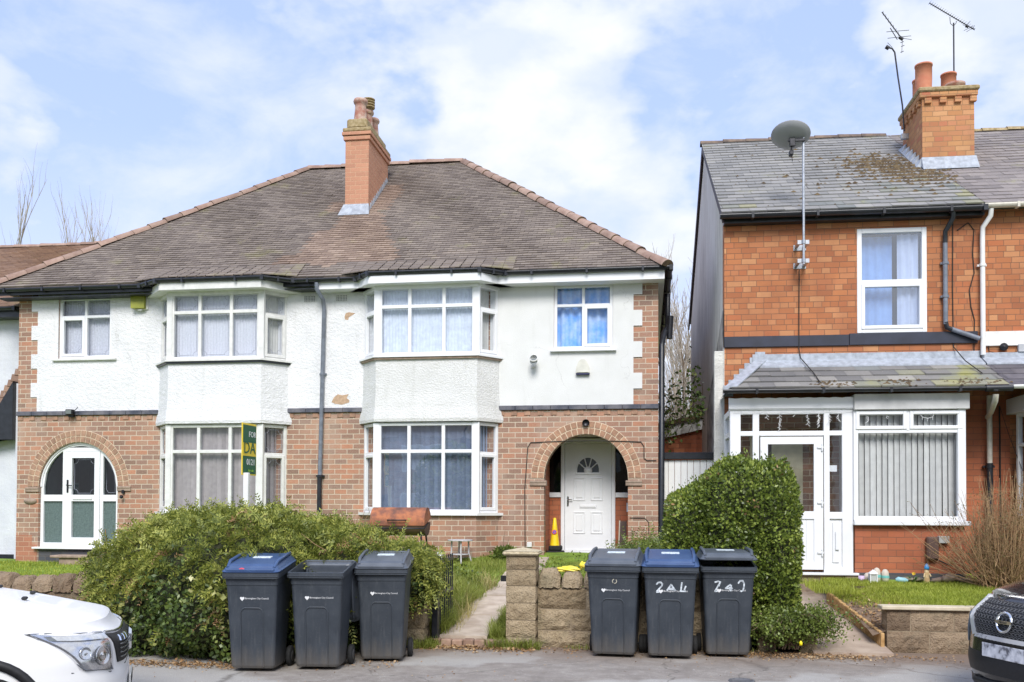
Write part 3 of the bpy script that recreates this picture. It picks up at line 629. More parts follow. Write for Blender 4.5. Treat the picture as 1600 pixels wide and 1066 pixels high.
# arches
def arch_ring(x0, x1, zs, zt, n, mat, y=HY-.012, rings=2, w=.115, z0=None):
    c = (x0+x1)/2; ra = (x1-x0)/2; rb = zt-zs; mb = MB(); mm = MB(); g = .0085
    for k in range(rings):
        nn = n+int(k*2); a0, b0 = ra+k*w, rb+k*w
        for i in range(nn):
            t0, t1 = PI*i/nn+g/(a0)*.9, PI*(i+1)/nn-g/(a0)*.9
            P = lambda a, b, t: (c-a*math.cos(t), zs+b*math.sin(t))
            q = [P(a0+g, b0+g, t0), P(a0+g, b0+g, t1), P(a0+w-g, b0+w-g, t1), P(a0+w-g, b0+w-g, t0)]
            yy = y-rnd.uniform(0, .004)
            mb.hexa([(p[0], yy, p[1]) for p in q]+[(p[0], HY+.05, p[1]) for p in q])
    A = ra+rings*w; Bq = rb+rings*w; N = 40
    pts = [(c-A*math.cos(PI*i/N), zs+Bq*math.sin(PI*i/N)) for i in range(N+1)]+[(c+ra*math.cos(PI*i/N), zs+rb*math.sin(PI*i/N)) for i in range(N+1)]
    for i in range(N):
        a, b = pts[i], pts[i+1]; d, e_ = pts[2*N+1-i], pts[2*N-i]
        mm.face([(a[0], HY-.005, a[1]), (d[0], HY-.005, d[1]), (e_[0], HY-.005, e_[1]), (b[0], HY-.005, b[1])])
    o = mb.build('brick_arch', mat, house, recalc=True); mm.build('arch_mortar', M['mortar'], o)
arch_ring(AR[0], AR[1], AR[2], AR[4], 25, M['voussoir2']); arch_ring(AL[0], AL[1], AL[2], AL[4], 27, M['voussoir'])
for a, b, z in ((-1.99, -1.70, 2.0), (-.34, -.06, 2.0), (-11.56, -11.29, 1.88), (-9.70, -9.43, 1.90)):
    m = MB(); m.bbox(a, b, HY-.03, HY+.1, z-.05, z+.04, .006); m.bbox(a+.005, b-.005, HY-.04, HY+.1, z+.0, z+.035, .006); m.build('impost', M['stone_block'], house)
m = MB(); m.lathe([(0, 0), (.05, .0), (.065, .03), (.06, .05)], (-1.02, HY-.02, 3.03), 14, M=Matrix.Rotation(PI/2, 4, 'X')); m.build('round_wall_fitting', M['dark_metal'], house)
# recessed porch, right hand house
PYB = 16.95
for sx in (AR[0]-.02, AR[1]): m = MB(); m.box(sx, sx+.02, HY+.23, PYB, .6, 2.9); m.build('porch_side_wall', M['brickR2'], house)
m = MB()
m.wall([(AR[0], .72), (-1.53, .72), (-1.53, 1.76), (AR[0], 1.76)], [], PYB, .1); m.build('porch_wall', M['brickR2'], house); m = MB(); m.wall([(-.545, .72), (AR[1], .72), (AR[1], 1.76), (-.545, 1.76)], [], PYB, .1); pw = m.build('porch_wall', M['brickR2'], house)
m = MB(); m.box(AR[0], AR[1], HY+.2, PYB+.1, 2.86, 2.88); m.build('porch_ceiling', M['upvc_old'], house)
m = MB(); m.box(AR[0]-.02, AR[1]+.02, HY-.01, PYB+.1, .62, .735); m.bbox(AR[0]+.02, AR[1]-.02, HY-.28, HY-.012, .56, .70, .01); m.build('porch_step', M['brick_dark'], house)
m = MB()
for a, b in ((AR[0], -1.50), (-.56, AR[1])): m.bbox(a, b, PYB-.03, PYB+.02, 1.76, 1.85, .006)
m.build('porch_sill', M['upvc'], house)
for a, b in ((AR[0], -1.50), (-.56, AR[1])):
    m = MB(); m.box(a, b, PYB+.03, PYB+.04, 1.85, 2.86); m.build('side_light', M['dark_void'], house)
    m = MB(); m.face([(a, PYB+.01, 1.85), (b, PYB+.01, 1.85), (b, PYB+.01, 2.86), (a, PYB+.01, 2.86)]); m.build('side_light_glass', M['pane_dark'], house)
dx0, dx1, dz0, dz1 = -1.535, -.545, .745, 2.84
m = MB(); m.bbox(dx0, dx0+.07, PYB-.05, PYB+.04, dz0, dz1, .008); m.bbox(dx1-.07, dx1, PYB-.05, PYB+.04, dz0, dz1, .008); m.bbox(dx0+.07, dx1-.07, PYB-.05, PYB+.04, 2.74, dz1, .008); m.bbox(dx0+.07, dx1-.07, PYB-.06, PYB+.04, dz0, dz0+.05, .008)
fro = m.build('door_frame', M['upvc'], house)
m = MB(); a, b, c, d = dx0+.075, dx1-.075, dz0+.055, 2.735; yd = PYB-.02
cxm = (a+b)/2; ft = arch_pts(cxm-.2, cxm+.2, 2.27, 2.19, 2.50, 16)
m.wall([(a, c), (b, c), (b, d), (a, d)], [ft], yd, .05)
def raised(mb, x0, x1, z0, z1, y):
    for (p, q, r_, s_) in ((x0, x1, z0, z0+.022), (x0, x1, z1-.022, z1), (x0, x0+.022, z0+.022, z1-.022), (x1-.022, x1, z0+.022, z1-.022)): mb.bbox(p, q, y-.012, y+.002, r_, s_, .005)
    mb.bbox(x0+.05, x1-.05, y-.010, y+.002, z0+.05, z1-.05, .008)
for x0, x1 in ((cxm-.27, cxm-.05), (cxm+.05, cxm+.27)):
    raised(m, x0, x1, 1.70, 2.12, yd); raised(m, x0, x1, 1.10, 1.50, yd)
door = m.build('front_door', M['upvc'], house)
door['label'] = 'white panelled front door with a fan-shaped light inside the porch'
m = MB(); N = 16
for k0, k1 in ((.2, .225),):
    for i in range(N):
        t0, t1 = PI*i/N, PI*(i+1)/N; e1 = lambda r_, s_, t: (cxm-r_*math.cos(t), 2.25+s_*math.sin(t))
        q = [e1(.2, .235, t0), e1(.2, .235, t1), e1(.228, .262, t1), e1(.228, .262, t0)]; m.hexa([(p[0], yd-.014, p[1]) for p in q]+[(p[0], yd+.01, p[1]) for p in q])
m.bbox(cxm-.228, cxm+.228, yd-.014, yd+.01, 2.18, 2.215, .005)
for i in range(1, 5):
    t = PI*i/5; m.tube([(cxm-.06*math.cos(t), yd-.006, 2.25+.06*math.sin(t)), (cxm-.205*math.cos(t), yd-.006, 2.25+.235*math.sin(t))], .012, 6)
m.lathe([(0, 0), (.075, .001), (.075, .012), (0, .013)], (cxm, yd+.0, 2.25), 20, M=Matrix.Rotation(PI/2, 4, 'X'))
m.build('fan_light_frame', M['upvc'], door, recalc=True)
m = MB(); m.wall(ft, [], yd+.025, .005); m.build('fan_light_glass', plain('grey_obscured_glass', (.12, .13, .15, 1), .2), door)
m = MB(); m.bbox(cxm-.155, cxm+.155, yd-.012, yd, 1.565, 1.63, .006); m.bbox(cxm-.14, cxm+.14, yd-.018, yd-.01, 1.58, 1.615, .004); m.build('letter_plate', M['upvc'], door)
m = MB(); m.bbox(a+.035, a+.07, yd-.015, yd, 1.60, 1.78, .006); m.tube([(a+.05, yd-.02, 1.72), (a+.05, yd-.045, 1.72), (a+.14, yd-.045, 1.72)], .009, 8); m.build('door_handle', M['chrome'], door)
# porch clutter fixed to the house
m = MB(); m.tube([(-2.07, HY-.01, .80), (-2.08, HY-.01, 1.9), (-2.03, HY-.01, 2.62), (-1.98, HY-.01, 2.70), (-1.4, HY-.02, 2.72), (-.9, HY-.025, 2.725), (-.30, HY-.02, 2.71), (-.08, HY-.01, 2.70), (-.03, HY-.01, 2.62), (-.03, HY-.01, 2.42), (.02, HY-.01, 2.38), (.18, HY-.01, 2.38)], .008, 5); m.build('wall_cable', M['wire'], house)
m = MB(); m.tube([(-.27, HY-.008, 1.40), (-.02, HY-.008, 1.40), (.05, HY-.008, 1.33), (.06, HY-.008, .85)], .006, 5); m.build('wall_cable', M['wire'], house)
m = MB(); m.bbox(-.13, -.01, HY-.06, HY, .90, 1.0, .01); m.build('grey_junction_box', plain('grey_box', (.4, .42, .42, 1), .5), house)
m = MB(); m.bbox(-2.04, -1.95, HY-.04, HY, .88, .97, .01); m.build('white_socket_box', M['upvc_old'], house)
m = MB(); m.bbox(AR[1]-.03, AR[1]-.002, HY+.35, HY+.5, 1.5, 1.66, .006); m.build('bell_box', plain('bell_box_grey', (.45, .5, .58, 1), .5), house)
# left hand arched porch frame with door
yf = HY+.06; ax0, ax1 = AL[0]+.005, AL[1]-.005; zs = AL[2]; ztop = AL[4]-.005; cc = (ax0+ax1)/2
outer = arch_pts(ax0, ax1, zs, .80, ztop, 28)
def arc_z(x, ins=0):
    A = (ax1-ax0)/2-ins; B = ztop-zs-ins; u = min(1, abs(x-cc)/A); return zs+B*math.sqrt(max(0, 1-u*u))
DX0, DX1 = -10.83, -10.07     # door leaf with its posts
ins = .06
def cell(x0, x1, z0, top=None, n=10):     # an opening whose head follows the arch
    P = [(x0, z0), (x1, z0)]
    if top is not None: return P+[(x1, top), (x0, top)]
    for i in range(n+1):
        x = x1+(x0-x1)*i/n; P.append((x, max(z0+.01, arc_z(x, ins))))
    return P
cells = [cell(ax0+ins, DX0-.02, .88, 1.66), cell(ax0+ins, DX0-.02, 1.78), cell(DX1+.04, ax1-ins, .88, 1.66), cell(DX1+.04, ax1-ins, 1.78), cell(-10.72, -10.15, 2.665)]
dh = [(DX0+.04, .84), (DX1-.02, .84), (DX1-.02, 2.60), (DX0+.04, 2.60)]
m = MB(); m.wall(outer, cells+[dh], yf, .07); pf = m.build('arched_porch_frame', M['upvc'], house)
m = MB()
N = 30; 
for i in range(N):
    t0, t1 = PI*i/N, PI*(i+1)/N; A = (ax1-ax0)/2; B = ztop-zs
    q = [(cc-(A-.03)*math.cos(t0), zs+(B-.03)*math.sin(t0)), (cc-(A-.03)*math.cos(t1), zs+(B-.03)*math.sin(t1)), (cc-A*math.cos(t1), zs+B*math.sin(t1)), (cc-A*math.cos(t0), zs+B*math.sin(t0))]
    m.hexa([(p[0], yf-.02, p[1]) for p in q]+[(p[0], yf, p[1]) for p in q])
m.build('arched_frame_bead', M['upvc'], pf, recalc=True)
m = MB(); hole1 = [(DX0+.17, 1.78), (DX1-.13, 1.78), (DX1-.13, 2.47), (DX0+.17, 2.47)]; hole2 = [(DX0+.17, .98), (DX1-.13, .98), (DX1-.13, 1.66), (DX0+.17, 1.66)]
m.wall([(DX0+.045, .845), (DX1-.025, .845), (DX1-.025, 2.595), (DX0+.045, 2.595)], [hole1, hole2], yf-.012, .05); d2 = m.build('front_door', M['upvc'], house); d2['label'] = 'white half-glazed door set in the arched porch frame'
m = MB(); m.bbox(DX0+.20, DX1-.17, yf-.03, yf-.012, 1.69, 1.75, .005); m.build('letter_plate', M['upvc'], d2)
m = MB(); m.bbox(DX0+.075, DX0+.11, yf-.03, yf-.012, 1.82, 2.06, .006); m.tube([(DX0+.09, yf-.03, 1.96), (DX0+.09, yf-.06, 1.96), (DX0+.2, yf-.06, 1.95)], .01, 8); m.build('door_handle', M['dark_metal'], d2)
m = MB()
for h_ in (hole1, cells[1], cells[3]): m.wall(h_, [], yf+.04, .004)
m.build('porch_glass', M['pane_dark'], pf)
m = MB()
for h_ in (hole2, cells[0], cells[2]): m = MB(); m.wall(h_, [], yf+.04, .004); m.build('obscured_glass', M['frost'], pf)
m = MB()
m.wall([(ax0+ins, 1.78), (DX0-.02, 1.78), (DX0-.02, 2.02), (ax0+ins, 2.02)], [], yf+.5, .004)
m.build('inner_ledge', M['frost'], pf)
m = MB(); m.wall(cells[4], [], yf+.04, .004); m.build('top_light', M['pane_dark'], pf)
m = MB(); m.box(ax0, ax1, 17.2, 17.22, .8, 2.9); m.box(ax0, ax0+.02, HY+.24, 17.2, .8, 2.9); m.box(ax1-.02, ax1, HY+.24, 17.2, .8, 2.9); m.build('porch_interior', plain('porch_interior_grey', (.16, .2, .2, 1), .9, .3, 2), house)
m = MB(); m.box(-10.4, -10.2, 17.1, 17.16, .8, 2.6); m.box(-10.95, -10.9, 17.1, 17.16, .8, 2.4); m.build('inner_door_frame', M['upvc_old'], house)
l = MB()
for (a, b, c, d) in ((DX0+.2, DX1-.16, 1.81, 2.44),):
    q = .07; P = [(a+q, c), (b-q, c), (b-q, c+q*.5), (b-q*.5, c+q), (b, c+q), (b, d-q), (b-q*.5, d-q), (b-q, d-q*.5), (b-q, d), (a+q, d), (a+q, d-q*.5), (a+q*.5, d-q), (a, d-q), (a, c+q), (a+q*.5, c+q), (a+q, c+q*.5), (a+q, c)]
    l.tube([(p[0], yf+.034, p[1]) for p in P], .004, 4)
P = [(ax1-ins-.04, 1.82), (ax1-ins-.04, 2.0), (ax1-ins-.07, 2.2), (DX1+.09, 2.45), (DX1+.09, 1.88), (DX1+.13, 1.82), (ax1-ins-.04, 1.82)]
l.tube([(p[0], yf+.034, p[1]) for p in P], .004, 4); l.build('leading', M['lead_line'], pf)
m = MB(); m.bbox(AL[0]-.07, AL[1]+.05, HY-.09, HY+.1, .765, .80, .006); m.build('porch_threshold', M['upvc'], house)
m = MB(); m.box(AL[0]+.02, AL[1]-.02, HY-.004, HY+.1, .35, .765); m.build('threshold_brick', M['brick_dark'], house)
m = MB(); m.bbox(-10.75, -9.8, HY-.45, HY-.1, .62, .67, .012); m.bbox(-10.6, -9.95, HY-.4, HY-.15, .45, .62, .01); m.build('stone_door_step', M['stone_block'], house)
m = MB(); m.lathe([(0, 0), (.13, .004), (.13, .02), (0, .024)], (-11.46, HY-.0, 1.66), 20, M=Matrix.Rotation(PI/2, 4, 'X') @ Matrix.Scale(.45, 4, (0, 1, 0))); m.build('oval_name_plaque', M['stone_block'], house)
m = MB(); m.bbox(-9.60, -9.55, HY-.05, HY, 1.80, 1.87, .006); m.lathe([(0, 0), (.03, .01), (.035, .04), (0, .06)], (-9.575, HY-.05, 1.74), 10, M=Matrix.Rotation(PI/2, 4, 'X')); m.build('door_bell', M['dark_metal'], house)
# ------------------------------------------------------------------ the brick terrace on the right (turned one degree)
setf(FRR)
TX0, TX1, TY = 1.2, 4.965, 14.6
terr = thing('terraced_house', 'orange brick end terrace with slate roof, white glazed porch and large blind-filled bay window', 'house', (3.0, TY, .5))
TW = (3.175, 4.185, 4.23, 5.82)
m = MB(); m.wall([(TX0, .3), (TX1, .3), (TX1, 6.05), (TX0, 6.05)], [R4(TW)], TY, .25); m.build('brick_front_wall', M['brickR'], terr)
m = MB(); m.wall([(4.40, .3), (TX1, .3), (TX1, 3.2), (4.40, 3.2)], [], TY-.004, .004); m.build('lower_brick_wall', M['brickR2'], terr)
# gable side wall
RZR, RYR, EYR, EZR = 8.72, 18.4, 14.40, 6.08
def gabm():
    t = NT('stained_gable_cladding'); v = t.coord('UV'); 
    d = t.n('ShaderNodeMapping'); d.inputs['Rotation'].default_value = (0, 0, math.radians(38)); t.l(v, d.inputs[0])
    wv = t.n('ShaderNodeTexWave'); wv.wave_type = 'BANDS'; wv.bands_direction = 'Y'; t.l(d.outputs[0], wv.inputs[0]); wv.inputs['Scale'].default_value = 3.6; wv.inputs['Distortion'].default_value = 1.2; wv.inputs['Detail'].default_value = 2
    n = t.noise(v, .5, 5, .6); n2 = t.noise(t.coord('UV', (2.5, .5, 1)), 2, 4)
    c = t.ramp(t.math('ADD', t.math('MULTIPLY', n, .6), t.math('MULTIPLY', n2, .45)), [(.35, lin(196, 190, 184)), (.5, lin(228, 222, 214)), (.66, lin(246, 242, 236))])
    c = t.mix(t.ramp(wv.outputs['Fac'], [(.2, .45), (.8, 0.0)]), c, lin(168, 162, 158))
    t.b.inputs['Specular IOR Level'].default_value = .0; return t.set(c, 1.0)
M['gable'] = gabm()
M['gable_white'] = rough_render('flaking_white_side', lin(222, 220, 212), lin(190, 188, 182), 20, .6, .6, lin(120, 116, 110))
M['tar'] = plain('tarred_wall', lin(126, 122, 120), 1, .35, 3, 0, 30, c2=lin(196, 190, 184))
M['tar'].node_tree.nodes['Principled BSDF'].inputs['Specular IOR Level'].default_value = 0
RYB = 22.4
m = MB(); m.mesh_add([(TX0, TY+.25, .3), (TX0, RYB, .3), (TX0, RYB, 6.0), (TX0, RYR, RZR-.1), (TX0, TY+.25, 6.2), (TX0, TY+.25, 6.0)], [(0, 1, 2, 3, 4)]); m.box(TX0+.02, TX1, RYB-.2, RYB, .3, 6.0); 
m.build('gable_wall', M['gable'], terr)
m = MB(); m.face([(TX0-.012, TY, .3), (TX0-.012, TY, 4.05), (TX0-.012, 16.9, 2.2), (TX0-.012, 16.9, .3)]); m.face([(TX0-.012, TY, .3), (TX0, TY, .3), (TX0, TY, 4.05), (TX0-.012, TY, 4.05)]); m.build('whitewashed_side_panel', M['gable_white'], terr)
m = MB(); m.face([(TX0-.014, 16.9, .3), (TX0-.014, 16.9, 2.2), (TX0-.014, 14.62, 4.05), (TX0-.014, 14.62, 4.7), (TX0-.014, 17.6, 3.4), (TX0-.014, 17.6, .3)]); m.build('tarred_side_panel', M['tar'], terr)
m = MB(); m.bbox(TX0-.15, TX0+.01, TY+.02, TY+.14, .4, 4.0, .008); m.build('painted_corner_board', M['gable_white'], terr)
# verge boards
m = MB()
for (y0, z0), (y1, z1) in (((EYR, EZR), (RYR, RZR)), ((RYR, RZR), (RYB+.2, 6.02))):
    m.hexa([(TX0-.05, y0, z0-.16), (TX0-.02, y0, z0-.16), (TX0-.02, y1, z1-.16), (TX0-.05, y1, z1-.16), (TX0-.05, y0, z0), (TX0-.02, y0, z0), (TX0-.02, y1, z1), (TX0-.05, y1, z1)])
m.build('verge_board', plain('maroon_black_board', lin(62, 48, 54), .6, .2), terr)
# slate roof
slr = math.hypot(RYR-EYR, RZR-EZR); Vr = Vector((0, RYR-EYR, RZR-EZR))/slr; Nr = Vector((0, -(RZR-EZR), RYR-EYR))/slr
JX = lambda v: 4.95-.28*v/slr*1.2
def slr_mat(x, v):
    if v < .3 and rnd.random() < .15: return 1
    d = math.hypot((x-4.9)/1.2, (v-1.0)/.8)
    return 1 if d < 1 and rnd.random() < .5*(1.2-d) else 0
m = MB(); tiles(m, (0, EYR, EZR), (1, 0, 0), Vr, Nr, slr, lambda v: TX0-.06, JX, tw=.26, gauge=.195, thick=.016, jit=.008, rs=31, long=1.12, mi=slr_mat)
r2 = m.build('slate_roof', [M['slate'], M['slate_moss']], terr)
m = MB(); e = .02; m.face([(TX0-.05, EYR, EZR-e), (JX(0), EYR, EZR-e), (JX(slr), RYR, RZR-e), (TX0-.05, RYR, RZR-e)]); m.face([(TX0-.05, RYB+.2, 6.0), (TX1, RYB+.2, 6.0), (TX1, RYR, RZR-e), (TX0-.05, RYR, RZR-e)]); m.build('roof_boarding', M['slate'], r2)
m = MB(); ridge_run(m, (TX0-.06, RYR, RZR+.0), (4.6, RYR, RZR+.0), .09, .45, rs=41); m.build('ridge_tiles', [plain('dark_clay_ridge', lin(96, 84, 78), .9, c2=lin(130, 112, 98), isl=.15), M['moss']], r2)
# chimney
zr = lambda y: EZR+(y-EYR)*(RZR-EZR)/(RYR-EYR)
KX0, KX1, KY0, KY1 = 4.63, 5.46, 16.25, 17.35
m = MB(); m.box(KX0, KX1, KY0, KY1, 6.9, 8.50); ck = m.build('chimney', M['brickC2'], terr)
m = MB()
for i in range(4): x = KX0+.03+i*.24; m.bbox(x, x+.11, KY0-.05, KY0+.02, 8.38, 8.47, .006)
for i in range(5): y = KY0+.06+i*.22; m.bbox(KX0-.05, KX0+.02, y, y+.11, 8.38, 8.47, .006)
m.bbox(KX0-.05, KX1+.05, KY0-.05, KY1+.05, 8.48, 8.57, .012); m.build('corbel_course', M['brickC2'], ck)
m = MB(); m.bbox(KX0-.075, KX1+.075, KY0-.075, KY1+.075, 8.57, 8.65, .02); m.build('weathered_cap', M['moss_stone'], ck)
for (x, y, r_, h, sty) in ((at(1443, 100, 16.5).x, 16.5, .135, .54, 0), (at(1437, 100, 17.0).x, 17.0, .12, .50, 0), (at(1482, 100, 16.95).x, 16.95, .125, .56, 0), (at(1492, 100, 16.5).x, 16.5, .13, .20, 1)):
    m = MB(); m.lathe([(r_*.92, 0), (r_, h*.5), (r_, h-.03), (r_*1.07, h-.03), (r_*1.07, h), (r_*.8, h), (r_*.8, 0)] if not sty else [(r_*.95, 0), (r_*.95, h-.08), (r_*1.25, h-.06), (r_*1.25, h-.02), (r_*.8, h), (0, h)], (x, y, 8.62), 24)
    m.build('chimney_pot', M['terracotta'] if not sty else M['terracotta_old'], ck)
m = MB(); 
m.hexa([(KX0-.03, KY0-.16, zr(KY0-.16)+.03), (KX1+.03, KY0-.16, zr(KY0-.16)+.03), (KX1+.03, KY0-.02, zr(KY0)+.03), (KX0-.03, KY0-.02, zr(KY0)+.03), (KX0-.02, KY0-.03, zr(KY0)+.17), (KX1+.02, KY0-.03, zr(KY0)+.17), (KX1+.02, KY0-.01, zr(KY0)+.17), (KX0-.02, KY0-.01, zr(KY0)+.17)])
for i in range(6):
    y = KY0-.03+i*.18; m.hexa([(KX0-.10, y, zr(y)+.02), (KX0-.01, y, zr(y)+.03), (KX0-.01, y+.175, zr(y+.175)+.03), (KX0-.10, y+.175, zr(y+.175)+.02), (KX0-.02, y, zr(y)+.18), (KX0-.005, y, zr(y)+.18), (KX0-.005, y+.175, zr(y)+.2), (KX0-.02, y+.175, zr(y)+.2)])
m.build('lead_flashing', M['lead'], ck)
# dry moss clumps on the roof
m = MB()
for i in range(1300):
    a = rnd.gauss(0, 1); b = rnd.gauss(0, 1)
    if rnd.random() < .72: x, v = 4.12+a*.33-b*.1, 2.25+b*.42
    elif rnd.random() < .6: x, v = 4.5+a*.25, 1.6+b*.25
    else: x, v = 3.6+a*1.1, 1.8+b*.9
    if x > 4.56 and v > 2.1 or not 0.1 < v < slr-.2 or x > 5.0 or x < TX0+.1: continue
    v = round(v/.195)*.195+rnd.uniform(-.02, .05); c = Vector((x, EYR, EZR))+Vr*v+Nr*.012; s_ = rnd.uniform(.018, .055)
    m.mesh_add([c+Vector((s_*math.cos(t)*rnd.uniform(.7, 1.4), 0, 0))+Vr*(s_*.6*math.sin(t)) for t in [PI*2*k/6 for k in range(6)]]+[c+Nr*s_*.6], [(k, (k+1) % 6, 6) for k in range(6)])
tag(m.build('moss_patch', M['moss'], r2), kind='stuff')
# gutter and downpipes
gutter(terr, [(TX0-.08, 14.36, 6.04), (4.93, 14.36, 6.035)], 'black_pvc', .06)
m = MB(); m.box(TX0-.02, TX1, 14.45, TY, 5.93, 6.03); m.build('dark_eaves_board', M['black_pvc'], terr)
pipe(terr, [(4.50, 14.38, 5.98), (4.50, 14.40, 5.88), (4.43, 14.52, 5.72), (4.43, 14.53, 5.55)], .035, 'black_pvc')
pipe(terr, [(4.43, 14.53, 5.6), (4.43, 14.53, 4.33)], .034, 'grey_pvc', [(4.43, 14.53, 5.25), (4.43, 14.53, 4.75)])
pipe(terr, [(4.43, 14.53, 4.36), (4.45, 14.53, 4.28), (4.52, 14.53, 4.25)], .036, 'black_pvc'); pipe(terr, [(4.50, 14.53, 4.26), (4.90, 14.50, 4.10)], .034, 'grey_pvc', [])
# band course
m = MB(); m.bbox(TX0-.005, 3.05, TY-.035, TY+.02, 4.045, 4.21, .004); m.bbox(3.055, 4.90, TY-.035, TY+.02, 4.05, 4.225, .004); m.build('band_course', M['bandR'], terr)
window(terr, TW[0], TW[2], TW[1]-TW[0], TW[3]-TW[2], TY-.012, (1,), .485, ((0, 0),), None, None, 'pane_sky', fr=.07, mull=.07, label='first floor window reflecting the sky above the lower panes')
m = MB(); T_ = Matrix.Translation((TW[0], TY, TW[2]))
m = wave(.5, .08, 1.52, .2, .01, .12, T_ @ Matrix.Translation((.06, 0, 0)), 3); m.build('curtain', M['sky_refl_blue'], bpy.data.objects[[o.name for o in terr.children if o.name.startswith('window')][0]])  # blue sheet added to stand in for the sky's reflection in the pane
m = wave(.30, .08, 1.52, .12, .02, .12, T_ @ Matrix.Translation((.62, 0, 0)), 3); m.build('curtain', M['curt_white'], bpy.data.objects[[o.name for o in terr.children if o.name.startswith('window')][0]])
# lean-to roof over porch and bay
LY0, LZ0, LY1, LZ1 = 13.50, 3.27, TY, 3.80
sp = math.hypot(LY1-LY0, LZ1-LZ0); Vp = Vector((0, LY1-LY0, LZ1-LZ0))/sp; Np = Vector((0, -(LZ1-LZ0), LY1-LY0))/sp
LH = lambda v: 1.14+.56*v/sp
m = MB(); tiles(m, (0, LY0, LZ0), (1, 0, 0), Vp, Np, sp, LH, lambda v: 4.93, tw=.36, gauge=.25, thick=.018, jit=.010, rs=37, long=1.1, mi=lambda x, v: 1 if x > 3.0 and rnd.random() < .55 else 0)
lr = m.build('lean_to_roof', [M['slate_lean'], M['slate_moss']], terr)
m = MB(); m.face([(1.14, LY0, LZ0-.01), (4.94, LY0, LZ0-.01), (4.94, LY1, LZ1-.01), (1.70, LY1, LZ1-.01)]); m.face([(1.14, LY0, LZ0-.01), (1.70, LY1, LZ1-.01), (1.14, LY1, LZ0-.01)]); m.build('roof_boarding', M['slate'], lr)
m = MB()
m.box(1.62, 4.93, TY-.035, TY-.02, LZ1-.03, LZ1+.13)
m.hexa([(1.66, LY1-.25, LZ1-.11), (4.93, LY1-.25, LZ1-.11), (4.93, LY1-.02, LZ1+.02), (1.66, LY1-.02, LZ1+.02), (1.66, LY1-.25, LZ1-.09), (4.93, LY1-.25, LZ1-.09), (4.93, LY1-.02, LZ1+.04), (1.66, LY1-.02, LZ1+.04)])
A0 = Vector((1.12, LY0, LZ0+.015)); A1 = Vector((1.70, LY1-.03, LZ1+.03)); m.hexa([A0+Vector((-.02, 0, 0)), A0+Vector((.15, 0, .01)), A1+Vector((.13, 0, 0)), A1+Vector((-.04, 0, 0)), A0+Vector((-.02, 0, .02)), A0+Vector((.15, 0, .03)), A1+Vector((.13, 0, .02)), A1+Vector((-.04, 0, .02))])
for i in range(7):
    x = 1.22+i*.08; z = LZ0+.02+i*.085; m.box(x-.04, x+.11, TY-.02, TY-.008, z, z+.17)
m.build('lead_flashing', M['lead'], lr)
gutter(terr, [(1.08, 13.46, 3.25), (4.72, 13.46, 3.25)], 'black_pvc', .045); pipe(terr, [(4.60, 13.45, 3.23), (4.95, 13.45, 3.235)], .05, 'black_pvc', name='gutter_joint')
# moss along the lean-to eaves
m = MB()
for i in range(160):
    x = rnd.choice([3.55, 4.55, 2.6])+rnd.gauss(0, .17); v = abs(rnd.gauss(.1, .1)); c = Vector((x, LY0, LZ0))+Vp*v+Np*.014; s_ = rnd.uniform(.012, .035)
    m.mesh_add([c+Vector((s_*math.cos(t), 0, 0))+Vp*(s_*.6*math.sin(t)) for t in [PI*2*k/6 for k in range(6)]]+[c+Np*s_*.6], [(k, (k+1) % 6, 6) for k in range(6)])
tag(m.build('moss_patch', M['moss'], lr), kind='stuff')
# ---- porch
PX0, PX1, PY = 1.19, 2.90, 13.70
porch = MB(); z0, z1 = .66, 3.00
def bars(mb, L):
    for (a, b, c, d) in L: mb.bbox(a, b, PY, PY+.07, c, d, .006)
pg = [1.35, 1.53, 1.57]   # uprights
bars(porch, [(PX0, 1.34, z0, z1), (1.51, 1.60, z0, z1), (2.50, 2.58, z0, z1), (2.75, PX1, z0, z1), (1.34, 1.51, 2.92, z1), (1.60, 2.50, 2.92, z1), (2.58, 2.75, 2.92, z1),
    (1.34, 1.51, 2.61, 2.68), (1.60, 2.50, 2.61, 2.68), (2.58, 2.75, 2.61, 2.68), (1.34, 1.51, 1.42, 1.52), (2.58, 2.75, 1.42, 1.52), (1.34, 1.51, z0, .74), (2.58, 2.75, z0, .74)])
po = porch.build('porch_frame', M['upvc'], terr)
m = MB(); 
m.box(1.34, 1.51, PY+.03, PY+.05, .74, 1.42); m.build('porch_lower_panel', M['upvc'], po); m = MB(); m.box(2.58, 2.75, PY+.03, PY+.05, .74, 1.42)
m.bbox(2.62, 2.71, PY+.012, PY+.032, .80, 1.37, .006)
m.build('porch_lower_panel', M['upvc'], po)
m = MB()
for (x0, x1, a, b) in ((1.34, 1.51, 1.52, 2.61), (2.58, 2.75, 1.52, 2.61), (1.34, 1.51, 2.68, 2.92), (1.60, 2.50, 2.68, 2.92), (2.58, 2.75, 2.68, 2.92)): m.face([(x0, PY+.035, a), (x1, PY+.035, a), (x1, PY+.035, b), (x0, PY+.035, b)])
m.build('porch_glass', M['pane'], po)
m = MB(); m.bbox(2.655, 2.705, PY-.015, PY+.012, .98, 1.25, .006); m.build('letter_plate', M['upvc'], po)
pd = MB(); a, b, c, d = 1.615, 2.485, .70, 2.595
pd.wall([(a, c), (b, c), (b, d), (a, d)], [[(1.72, 1.53), (2.36, 1.53), (2.36, 2.49), (1.72, 2.49)], [(1.72, .80), (2.36, .80), (2.36, 1.42), (1.72, 1.42)]], PY-.014, .06)
pd = pd.build('porch_door', M['upvc'], terr)
m = MB(); m.box(1.72, 2.36, PY+.005, PY+.02, .80, 1.42); 
m.build('door_lower_panel', M['upvc'], pd)
m = MB(); 
for i in range(1, 6): x = 1.72+.64*i/6; m.box(x-.002, x+.002, PY+.003, PY+.006, .81, 1.41)
m.build('panel_groove', plain('grey_groove', (.45, .46, .5, 1), .6), pd)
